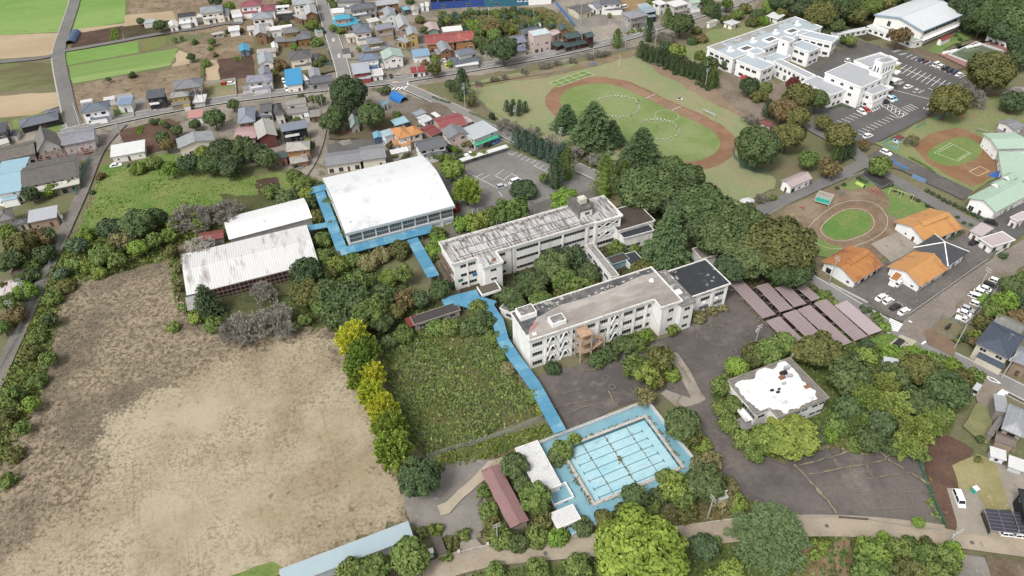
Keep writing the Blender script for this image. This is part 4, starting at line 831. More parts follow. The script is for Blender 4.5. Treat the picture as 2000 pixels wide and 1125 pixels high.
walkway('wide bright blue canopy at the foot of the streaky school block',[(866,592),(935,574)],4.6,3.0)
walkway('bright blue canopy turning the corner of the streaky school block',[(905,584),(962,600)],6.0,3.04)
walkway('long bright blue covered walkway running down to the drained pool',[(950,592),(972,625),(983,665),(1004,697),(1043,750),(1094,843)],3.4,3.0)
def gable_shed(desc,abc,h,rise,roofm,wallm,sh='0',name='shed',cat='shed',over=.4,capm=None,group=None,parts=True,wins=()):
 ctr,rz,L,W=frame(*abc,h,sh);R=thing(name,desc,cat,ctr,rz,group);l,w_=L/2,W/2
 b=MB();b.box(-l+over,l-over,-w_+over,w_-over,0,h-.1)
 for s_ in(-1,1):b.face([(s_*(l-over),-w_+over,h-.1),(s_*(l-over),w_-over,h-.1),(s_*(l-over),0,h+rise-.2)])
 b.obj('wall',wallm,R)
 b=MB();b.slab([(-l,-w_,h),(l,-w_,h),(l,0,h+rise),(-l,0,h+rise)],.14);b.slab([(-l,0,h+rise),(l,0,h+rise),(l,w_,h),(-l,w_,h)],.14);b.obj('roof',roofm,R)
 MB().beam((-l,0,h+rise+.04),(l,0,h+rise+.04),.4,.12).obj('ridge_cap',capm or roofm,R)
 auto_windows(R,L-2*over,W-2*over,rz,wins)
 return R,L,W
corr1=mat((.53,.525,.515),.55,var=.06,sc=.4,seam=.75,seam_ax=0,seam_w=.3,seam_k=.80,stain='9b8f84',st_sc=.22,st_lo=.53,st_hi=.72,stretch=(1.8,.3,1),name='rusty_white_corrugated')
corr2=mat((.575,.575,.57),.55,var=.04,sc=.4,seam=.75,seam_ax=0,seam_w=.15,seam_k=.95,stain='c9c5bc',st_sc=.2,st_lo=.60,st_hi=.74,stretch=(1.8,.3,1),name='white_corrugated')
R,L,W=gable_shed('long white corrugated shed with rust streaks and broken front wall',((364,577),(622,512),(594,440)),4.2,1.9,corr1,mat('a59d94',var=.3,stain='6a5f57',st_sc=.3,name='shed_wall'))
lat=MB();l,w_=L/2,W/2
for i in range(21):x=-l+5+i*(L-14)/20;lat.beam((x,-w_-.1,3.9),(x,-w_-1.4,.4),.14)
for t in(.0,.33,.66,1):lat.beam((-l+5,-w_-.1-1.3*t,3.9-3.5*t),(l-9,-w_-.1-1.3*t,3.9-3.5*t),.14)
lat.obj('window_lattice',mat('8d7a72',var=.3,name='rusty_lattice'),R)
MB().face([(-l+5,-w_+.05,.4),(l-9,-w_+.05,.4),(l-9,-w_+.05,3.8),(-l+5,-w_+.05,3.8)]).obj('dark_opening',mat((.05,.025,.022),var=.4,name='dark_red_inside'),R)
MB().slab([(-l-.6,-w_-4.2,1.6),(-l+4.2,-w_-4.2,1.6),(-l+4.2,-w_+.2,3.4),(-l-.6,-w_+.2,3.4)],.12).obj('lean_to_roof',mat('b9b5b2',var=.2,stain='8a4a40',st_sc=.3,seam=.6,seam_w=.3,seam_k=.8,name='patched_lean_to'),R)
MB().box(-l-.3,-l+4,-w_-4,-w_,0,1.5).obj('lean_to_wall',CONC,R)
gable_shed('shorter bright white shed with rounded ridge beside the blue walkway',((447,468),(610,425),(594,386)),3.8,1.6,corr2,mat('c9c5be',var=.2,name='pale_shed_wall'))
gable_shed('small maroon metal roof half hidden by a bare tree',((215,460),(435,425),(420,350)),2.8,.8,mat('9a5550',.6,var=.2,seam=.6,name='maroon_metal'),CONC,'Y')
R,L,W=flat_block('long low hut with dark flat roof and red end by the weedy square',((925,780),(1200,690),(1165,645)),3.0,mat('57504d',var=.15,sc=.5,name='dark_hut_roof'),mat('bdb4a8',var=.2,name='hut_wall'),'6',par=0,name='hut',cat='hut',wins=W1)
MB().slab([(-L/2-1.6,-W/2-.1,2.7),(-L/2+1.6,-W/2-.1,2.95),(-L/2+1.6,W/2+.1,3.06),(-L/2-1.6,W/2+.1,2.8)],.1).obj('red_roof_end',mat('8f3f3a',var=.2,name='red_paint'),R)
pinkc=mat('bda7a8',.6,var=.06,sc=.5,seam=.55,seam_ax=0,seam_w=.36,seam_k=.55,stain='a5898a',st_sc=.15,st_lo=.6,st_hi=.7,name='pink_corrugated')
pinkc2=mat('c9b6b8',.6,var=.06,sc=.5,seam=.55,seam_ax=0,seam_w=.2,seam_k=.9,name='pale_pink_corrugated')
for i,(abc,dd)in enumerate(((((500,508),(100,90),(215,33)),'longest pink corrugated bicycle shed roof beside the schoolyard'),(((690,437),(430,165),(540,112)),'pink bicycle shed roof half under the big tree, second from the schoolyard'),(((840,385),(640,180),(752,128)),'pink bicycle shed roof under the big tree, third from the schoolyard'),(((1030,320),(875,185),(952,142)),'smallest pink bicycle shed roof, by the bushes along the road'),(((540,540),(830,830),(960,768)),'pink bicycle shed roof in the nearer row, first from the schoolyard'),(((720,465),(1010,750),(1137,690)),'pink bicycle shed roof in the nearer row, second from the schoolyard'),(((880,415),(1325,820),(1452,765)),'pink bicycle shed roof in the nearer row, middle one'),(((1060,345),(1500,750),(1630,705)),'pink bicycle shed roof in the nearer row, second from the road'),(((1280,365),(1655,690),(1790,640)),'smooth pale pink bicycle shed roof nearest the road and crossing'))):
 ctr,rz,L,W=frame(*abc,2.4,'V');R=thing('bicycle_shed',dd,'bicycle shed',ctr,rz,'pink bicycle sheds');l,w_=L/2,W/2
 MB().slab([(-l,-w_,2.3),(l,-w_,2.3),(l,w_,2.5),(-l,w_,2.5)],.08).obj('roof',pinkc2 if i==8 else pinkc,R)
 b=MB();b.box(-l,l,-w_-.06,-w_,2.2,2.36);b.box(-l,l,w_,w_+.06,2.35,2.55);b.box(-l-.06,-l,-w_,w_,2.25,2.5);b.box(l,l+.06,-w_,w_,2.25,2.5);b.obj('edge_trim',mat('cdb9b4',name='pink_trim'),R)
 n=max(2,int(L/4))
 for j in range(n+1):
  x=-l+.3+(L-.6)*j/n
  for y in(-w_+.3,w_-.3):MB().box(x-.06,x+.06,y-.06,y+.06,0,2.2).obj('post',mat('a89894',name='pink_grey_post'),R)
 b=MB()
 for j in range(n+1):x=-l+.3+(L-.6)*j/n;b.beam((x,w_,2.3),(x,w_+1.6,2.3),.07);b.beam((x,w_,2.3),(x+.9,w_+1.6,2.3),.07)
 b.obj('cross_struts',mat('a89894',name='pink_grey_post'),R)
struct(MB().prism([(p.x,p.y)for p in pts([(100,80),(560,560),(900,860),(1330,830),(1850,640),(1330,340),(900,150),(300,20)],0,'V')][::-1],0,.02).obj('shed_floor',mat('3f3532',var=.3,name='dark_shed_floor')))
A3=at((1098.8,878.1),1.2);B3=at((1258.7,816),1.2);ang=math.atan2((B3-A3).y,(B3-A3).x)
R=thing('swimming_pool','drained pale blue swimming pool with navy lane lines and weedy deck','swimming pool',(A3 .x,A3 .y,0),ang)
def pl(q,z=1.2):
 v=at(q,z,'p')-A3;v=rot2((v.x,v.y),-ang);return(v.x,v.y)
PL,PW=23.6,16.3
deckm=mat('8fc3d2',.6,var=.10,sc=.5,stain='a9a08a',st_sc=.14,st_lo=.60,st_hi=.70,c2='7fb9cc',name='blue_deck_paint')
o0,o1,o2,o3=(-9.0,3.6),(26.6,3.8),(27.2,-20.5),(-8.6,-21.2)
i0,i1,i2,i3=(0,0),(PL,0),(PL,-PW),(0,-PW)
b=MB()
for q in((o0,i0,i1,o1),(o1,i1,i2,o2),(o2,i2,i3,o3),(o3,i3,i0,o0)):b.prism(list(q),0,1.15)
b.obj('deck',deckm,R)
rimm=mat('d9cfc4',.7,var=.2,sc=1.5,stain='9a7a66',st_sc=.8,st_lo=.58,st_hi=.7,name='pool_rim')
b=MB();t=.75
b.box(-t,PL+t,-t*0,t,1.15,1.33);b.box(-t,PL+t,-PW-t,-PW,1.15,1.33);b.box(-t,0,-PW,0,1.15,1.33);b.box(PL,PL+t,-PW,0,1.15,1.33);b.obj('rim',rimm,R)
pf=mat('b0e8f6',.5,var=.12,sc=1.2,stain='7fa3a3',st_sc=.3,st_lo=.60,st_hi=.74,c2='c3eef7',stretch=(.5,1,1),name='pool_paint')
MB().box(0,PL,-PW,0,.02,.12).obj('basin_floor',pf,R)
b=MB();b.face([(0,0,.12),(PL,0,.12),(PL,0,1.2),(0,0,1.2)]);b.face([(PL,-PW,.12),(0,-PW,.12),(0,-PW,1.2),(PL,-PW,1.2)]);b.face([(0,-PW,.12),(0,0,.12),(0,0,1.2),(0,-PW,1.2)]);b.face([(PL,0,.12),(PL,-PW,.12),(PL,-PW,1.2),(PL,0,1.2)])
b.obj('basin_wall',mat('8fcbdc',.5,var=.1,stain='557f8c',st_sc=.4,name='pool_side'),R)
navy=mat('2c5470',.5,var=.2,name='navy_lane_paint');b=MB()
for i in range(6):
 y=-PW+1.25+i*(PW-2.5)/5.6;b.box(2.0,PL-2.3,y-.08,y+.08,.12,.126)
 for x in(2.0,PL-2.3):b.box(x-.1,x+.1,y-.5,y+.5,.126,.13)
b.obj('lane_lines',navy,R)
b=MB()
for i in range(7):y=-PW+1.0+i*2.2;b.box(PL-.04,PL-.01,y-.5,y+.5,.4,1.0);b.box(.01,.04,y-.5,y+.5,.4,1.0)
b.obj('turn_marks',navy,R)
b=MB()
for x in(5.6,11.8,18.2):b.box(x-.08,x+.08,-PW,0,.135,.16)
b.obj('expansion_joints',mat('7d6a64',var=.5,sc=3,name='rusty_joint'),R)
def clump_mesh(name,P,hgt,size,key,per=5,up=.8,parent=None,stuff=True,wide=.45):
 P=np.asarray(P,float);K=len(P)
 if P.shape[1]==2:P=np.hstack([P,np.zeros((K,1))])
 p=np.repeat(P,per,0);n=len(p);sz=np.repeat(RNG.uniform(.6,1.35,K),per)
 off=RNG.normal(size=(n,3))*size*.35;off[:,2]=RNG.uniform(0,hgt*.35,n);d=RNG.normal(size=(n,3))*.8;d[:,2]=np.abs(d[:,2])+up
 Lh=hgt*sz*RNG.uniform(.7,1.2,n);h_=n//2;d2=RNG.normal(size=(n,3))*.45;d2[:,2]=1;off[h_:,2]+=hgt*.35;mk=RNG.random(n)<.5
 V=np.vstack([dcards((p+off)[mk],d[mk],Lh[mk],(size*wide*sz)[mk]),cards((p+off)[~mk],d2[~mk],(size*.5*sz)[~mk],(size*.32*sz)[~mk])])
 t=np.clip(np.repeat(RNG.uniform(.1,.9,K),per)+RNG.normal(0,.15,n),0,1);t=np.concatenate([t[mk],t[~mk]]);o=link(name,quads_mesh(name,V,t,leaf(key)),parent)
 if stuff:o['kind']='stuff'
 return o
q=[(random.choice((5.6,11.8,11.8,18.2))+random.gauss(0,.15),-random.random()*PW,.14)for _ in range(40)]+[(11.9+random.gauss(0,.4),-7.8+random.gauss(0,.5),.14)for _ in range(14)]
q+=[(random.uniform(-.9,PL+.9),random.choice((.9,-PW-.9))+random.gauss(0,.25),1.16)for _ in range(90)]+[(random.choice((-1.0,PL+1.0))+random.gauss(0,.3),-random.random()*PW,1.16)for _ in range(110)]
clump_mesh('pool_weeds',q,.35,.35,'drygreen',5,.5,R)
wl=mat('d9e4e7',.7,var=.12,sc=.8,stain='a3a9a8',st_sc=.4,name='pale_pool_wall')
for nm,a,c,off in(('back_wall',o0,o1,0),('side_wall',o1,o2,0),('front_wall',o2,o3,0)):
 b=MB();d=Vector((c[0]-a[0],c[1]-a[1],0));n=Vector((d.y,-d.x,0)).normalized()*.3
 qd=[(a[0],a[1]),(c[0],c[1]),(c[0]-n.x,c[1]-n.y),(a[0]-n.x,a[1]-n.y)]
 b.prism(qd[::-1],0,2.0 if nm!='front_wall' else 1.35);o=b.obj(nm,wl,R)
 if nm!='front_wall':
  b=MB();rail(b,[a,c],2.0,.9,.07,1.6,2);b.obj('railing',WHITE,o)
corr3=mat((.50,.495,.485),.6,var=.12,sc=1.2,seam=.7,seam_w=.2,seam_k=.88,stain='8d8680',st_sc=.5,st_lo=.58,st_hi=.70,name='weathered_white_roof')
flat_block('long white weathered roof of the pool changing rooms',((665,700),(487,372),(320,432)),3.6,corr3,plaster2,'p',par=0,name='changing_room',cat='changing room')
flat_block('small white-roofed pool hut at the lower corner of the pool',((632,1022),(808,948),(745,838)),3.4,corr3,plaster2,'p',par=0,name='pool_hut',cat='hut',wins=W1)
b=MB();ctr=at((650,800),0,'p');R2=thing('shower_yard','roofless white shower yard between the two white pool roofs','shower yard',ctr,ang)
b.box(-2.6,2.6,1.9,2.1,0,2.4);b.box(-2.6,2.6,-2.1,-1.9,0,2.0);b.box(2.4,2.6,-1.9,1.9,0,2.2);b.box(-2.6,-2.4,-1.9,1.9,0,2.0);b.obj('wall',WHITE,R2);MB().box(-2.4,2.4,-1.9,1.9,1.0,1.1).obj('floor',mat('d5dde0',var=.1,name='shower_floor'),R2)
window(R2,.5,-2.1,1.0,0,1.2,.6,2)
maroon=mat('b58a88',.6,var=.08,seam=.5,seam_ax=0,seam_w=.4,seam_k=.62,stain='8a5a5a',st_sc=.2,name='maroon_corrugated')
gable_shed('maroon corrugated shed roof on the bank beside the pool',((288,1022),(72,600),(205,553)),2.8,.5,maroon,mat('c9bda8',var=.2,name='cream_board'),'p')
flat_block('long pale blue metal roof at the edge of the sandy field',((545,1112),(797,1017),(806,1050)),3.2,mat('bcd2da',.5,var=.04,seam=.6,seam_w=.08,seam_k=.93,name='pale_blue_roof'),mat('c9d3d6',name='pale_blue_wall'),'0',par=0,name='store_shed',cat='shed')
# ================================================================ HOUSES
def tile(c):return mat(c,.6,var=.14,sc=.8,spec=.3,seam=.9,seam_ax=0,seam_w=.3,seam_k=.90,stain=None,name='roof_tiles')
def metal(c):return mat(c,.5,var=.07,sc=.4,spec=.35,seam=.8,seam_ax=0,seam_w=.14,seam_k=.88,name='metal_roof')
def flatm(c):return mat(c,.7,var=.08,sc=.6,name='flat_roof')
def oldm(c,s):return mat(c,.7,var=.2,sc=.8,stain=s,st_sc=.3,seam=.8,seam_w=.2,seam_k=.9,name='stained_roof')
WALL={}
def wallmat(c):
 if c not in WALL:
  k_=C(c,1.0);g_=sum(k_)/3;f_=.62 if max(k_)-min(k_)>.22 else.95;k_=tuple((g_+(v-g_)*.85)*f_ for v in k_)
  WALL[c]=mat(k_,.85,var=.08,sc=.5,stain=tuple(v*.72 for v in k_),st_sc=.25,st_lo=.6,st_hi=.8,stretch=(1,1,.3),name='house_wall')
 return WALL[c]
doorm=mat((.09,.06,.045),name='door_brown');guttm=mat((.16,.15,.145),name='gutter')
def volume(R,ctr,rz,L,W,h,kind,rise,roofm,wm,ov,st,first=True,wins=True,capc=None,z0=0):
 """one roofed volume as parts of the thing R"""
 rel=Vector((ctr.x,ctr.y,0))-R.location;rel=rot2((rel.x,rel.y),-R.rotation_euler.z);loc=(rel.x,rel.y,0);rr=rz-R.rotation_euler.z
 def put(b,nm,m):return b.obj(nm if first else nm,m,R,loc,rr)
 l,w_=L/2,W/2;li,wi=l-ov,w_-ov
 b=MB();b.box(-li,li,-wi,wi,z0,h-.12)
 if kind=='gable':
  for s_ in(-1,1):
   t=(h-.12,h+rise*(1-ov/w_)-.2);q=[(s_*li,-wi,t[0]),(s_*li,wi,t[0]),(s_*li,0,h+rise-.25)];b.face(q if s_>0 else q[::-1])
 put(b,'wall',wm)
 b=MB();cap=MB()
 if kind=='gable':
  b.slab([(-l,-w_,h),(l,-w_,h),(l,0,h+rise),(-l,0,h+rise)],.18);b.slab([(-l,0,h+rise),(l,0,h+rise),(l,w_,h),(-l,w_,h)],.18);cap.beam((-l,0,h+rise+.05),(l,0,h+rise+.05),.34,.2)
 elif kind=='hip':
  r=max(0,l-w_);z1=h+rise
  if r<.3 and W>L:
   r2=w_-l;b.slab([(-l,-w_,h),(l,-w_,h),(0,-r2,z1)],.18);b.slab([(l,w_,h),(-l,w_,h),(0,r2,z1)],.18);b.slab([(l,-w_,h),(l,w_,h),(0,r2,z1),(0,-r2,z1)],.18);b.slab([(-l,w_,h),(-l,-w_,h),(0,-r2,z1),(0,r2,z1)],.18)
   if r2>.2:cap.beam((0,-r2,z1+.04),(0,r2,z1+.04),.34,.2)
   for x,y,e in((-l,-w_,-r2),(l,-w_,-r2),(l,w_,r2),(-l,w_,r2)):cap.beam((x,y,h+.05),(0,e,z1+.05),.28,.16)
  else:
   b.slab([(-l,-w_,h),(l,-w_,h),(r,0,z1),(-r,0,z1)],.18);b.slab([(l,w_,h),(-l,w_,h),(-r,0,z1),(r,0,z1)],.18);b.slab([(l,-w_,h),(l,w_,h),(r,0,z1)],.18);b.slab([(-l,w_,h),(-l,-w_,h),(-r,0,z1)],.18)
   if r>.2:cap.beam((-r,0,z1+.04),(r,0,z1+.04),.34,.2)
   for x,y,e in((-l,-w_,-r),(l,-w_,r),(l,w_,r),(-l,w_,-r)):cap.beam((x,y,h+.05),(e,0,z1+.05),.28,.16)
 elif kind=='shed':
  f=facing(rz,0,-1,ctr);z0_,z1_=(h,h+rise)if f>0 else(h+rise,h)
  b.slab([(-l,-w_,z0_),(l,-w_,z0_),(l,w_,z1_),(-l,w_,z1_)],.18)
  wbk=MB();yb=wi if f>0 else-wi;sg=1 if f>0 else-1
  wbk.box(-li,li,min(yb,yb-.15*sg),max(yb,yb-.15*sg),h-.12,h+rise*.93-.1)
  for s_ in(-1,1):q=[(s_*li,-wi,h-.12),(s_*li,wi,h-.12),(s_*li,yb,h+rise*.93-.12)];wbk.face(q)
  put(wbk,'gable_wall',wm)
 else:
  b.box(-l,l,-w_,w_,h-.2,h)
 ro=put(b,'roof',roofm)
 if cap.f:cap.obj('ridge_cap',capc or roofm,ro)
 if kind=='flat' and L>5:
  parapet([(-l,-w_),(l,-w_),(l,w_),(-l,w_)],h,.18,.18).obj('parapet',wm,ro)
 if kind in('hip','gable')and W>5:
  g_=MB();g_.beam((-l,-w_-.06,h-.1),(l,-w_-.06,h-.1),.12);g_.beam((-l,w_+.06,h-.1),(l,w_+.06,h-.1),.12);g_.obj('gutter',guttm,ro)
 if wins and li>1.2 and wi>1.0:
  vis=[]
  for(p0,p1,nx,ny)in(((-li,-wi),(li,-wi),0,-1),((li,-wi),(li,wi),1,0),((li,wi),(-li,wi),0,1),((-li,wi),(-li,-wi),-1,0)):
   fc=facing(rz,nx,ny,ctr)
   if fc>-.2:vis.append((fc,p0,p1))
  vis.sort(reverse=True);fm=random.choice((ALU,ALU,BRONZE,WHITE));gm=GLASS
  d0=True
  for fc,p0,p1 in vis:
   LL=math.dist(p0,p1);d=Vector((p1[0]-p0[0],p1[1]-p0[1],0)).normalized();az=math.atan2(d.y,d.x)
   for s_ in range(st):
    zb_=z0+(1.0 if s_==0 else 3.75);n=max(1,int(LL/random.uniform(2.5,3.4)))
    for i in range(n):
     if random.random()<.12:continue
     x=LL*(i+.5)/n+random.uniform(-.3,.3);big=random.random()<.45
     ww,hh=(1.75,1.15)if big else(random.choice((.75,.9)),random.choice((.7,.95)))
     zz=zb_
     if d0 and s_==0 and i==n//2 and h>2.6:
      q=Vector((*p0,0))+d*x;dd=MB().box(-.45,.45,-.06,.02,.05,2.05).obj('door',doorm,R,None,None)
      qq=rot2((q.x,q.y),rr);dd.location=(loc[0]+qq.x,loc[1]+qq.y,z0);dd.rotation_euler=(0,0,az+rr);MB().box(.28,.34,-.1,-.06,.95,1.1).obj('handle',STEEL,dd);d0=False;continue
     if s_==0 and big and h>2.9:zz=z0+.25;hh=1.9
     if zz+hh>h-.25:continue
     q=Vector((*p0,0))+d*x;qq=rot2((q.x,q.y),rr);window(R,loc[0]+qq.x,loc[1]+qq.y,zz,az+rr,ww,hh,2 if ww>1 else 1,fm,gm)
LASTH=[None]
def house(sh,desc,abc,h,kind,rise,roofm,wc,ov=.55,st=None,name='house',cat='house',wins=True,capc=None,group=None):
 ctr,rz,L,W=frame(*abc,h,sh)
 st=st or(2 if h>4.9 else 1);wm=wallmat(wc)
 if desc=='+':R=LASTH[0];first=False
 else:R=thing(name,desc,cat,ctr,rz,group);LASTH[0]=R;first=True
 volume(R,ctr,rz,L,W,h,kind,rise,roofm,wm,min(ov,L*.12,W*.12),st,first,wins,capc)
 if first and st==2 and cat=='house' and kind!='flat' and L>5 and W>5:
  sg=-1 if facing(rz,0,-1,ctr)>0 else 1;u_=random.random()
  if u_<.75:
   v=rot2((random.uniform(-.12,.12)*L,sg*(W/2+.55)),rz);volume(R,ctr+v,rz,L*random.uniform(.45,.8),1.9,2.95,'shed',.45,roofm,wm,.1,1,False,False)
  if u_>.45:
   v=rot2((random.uniform(-.2,.2)*L,sg*(W/2-.25)),rz)+ctr;b=MB();x_=L*random.uniform(.18,.3);b.box(-x_,x_,-.5,.5,3.05,3.2);b.box(-x_,x_,-.5 if sg<0 else.42,-.42 if sg<0 else.5,3.2,4.1);q=rot2((v.x-R.location.x,v.y-R.location.y),-R.rotation_euler.z);b.obj('balcony',random.choice((WHITE,wm,wm)),R,(q.x,q.y,0),rz-R.rotation_euler.z)
  if u_>.3:x_=L*.2;b=MB();b.beam((x_,0,h),(x_,0,h+rise+1.8),.06);b.beam((x_-.6,0,h+rise+1.6),(x_+.6,0,h+rise+1.6),.05);b.beam((x_-.4,0,h+rise+1.3),(x_+.4,0,h+rise+1.3),.05);b.obj('aerial',STEEL,R)
  MB().box(-L*.3,-L*.3+.8,sg*(W/2+.2)-.15,sg*(W/2+.2)+.15,.1,.7).obj('air_conditioner',WHITE,R)
 return R
G1,G2,G3,G4,G5=tile('8f939b'),tile('a9aeb5'),tile('72757d'),tile('5c5f66'),tile('8793a3')
LAV,PALE,CHAR,WARM=tile('9c9caa'),tile('c2c4c4'),tile('4d4f54'),tile('a39d95')
WMET,PMET=metal('f2f2f0'),metal('c9cdd0')
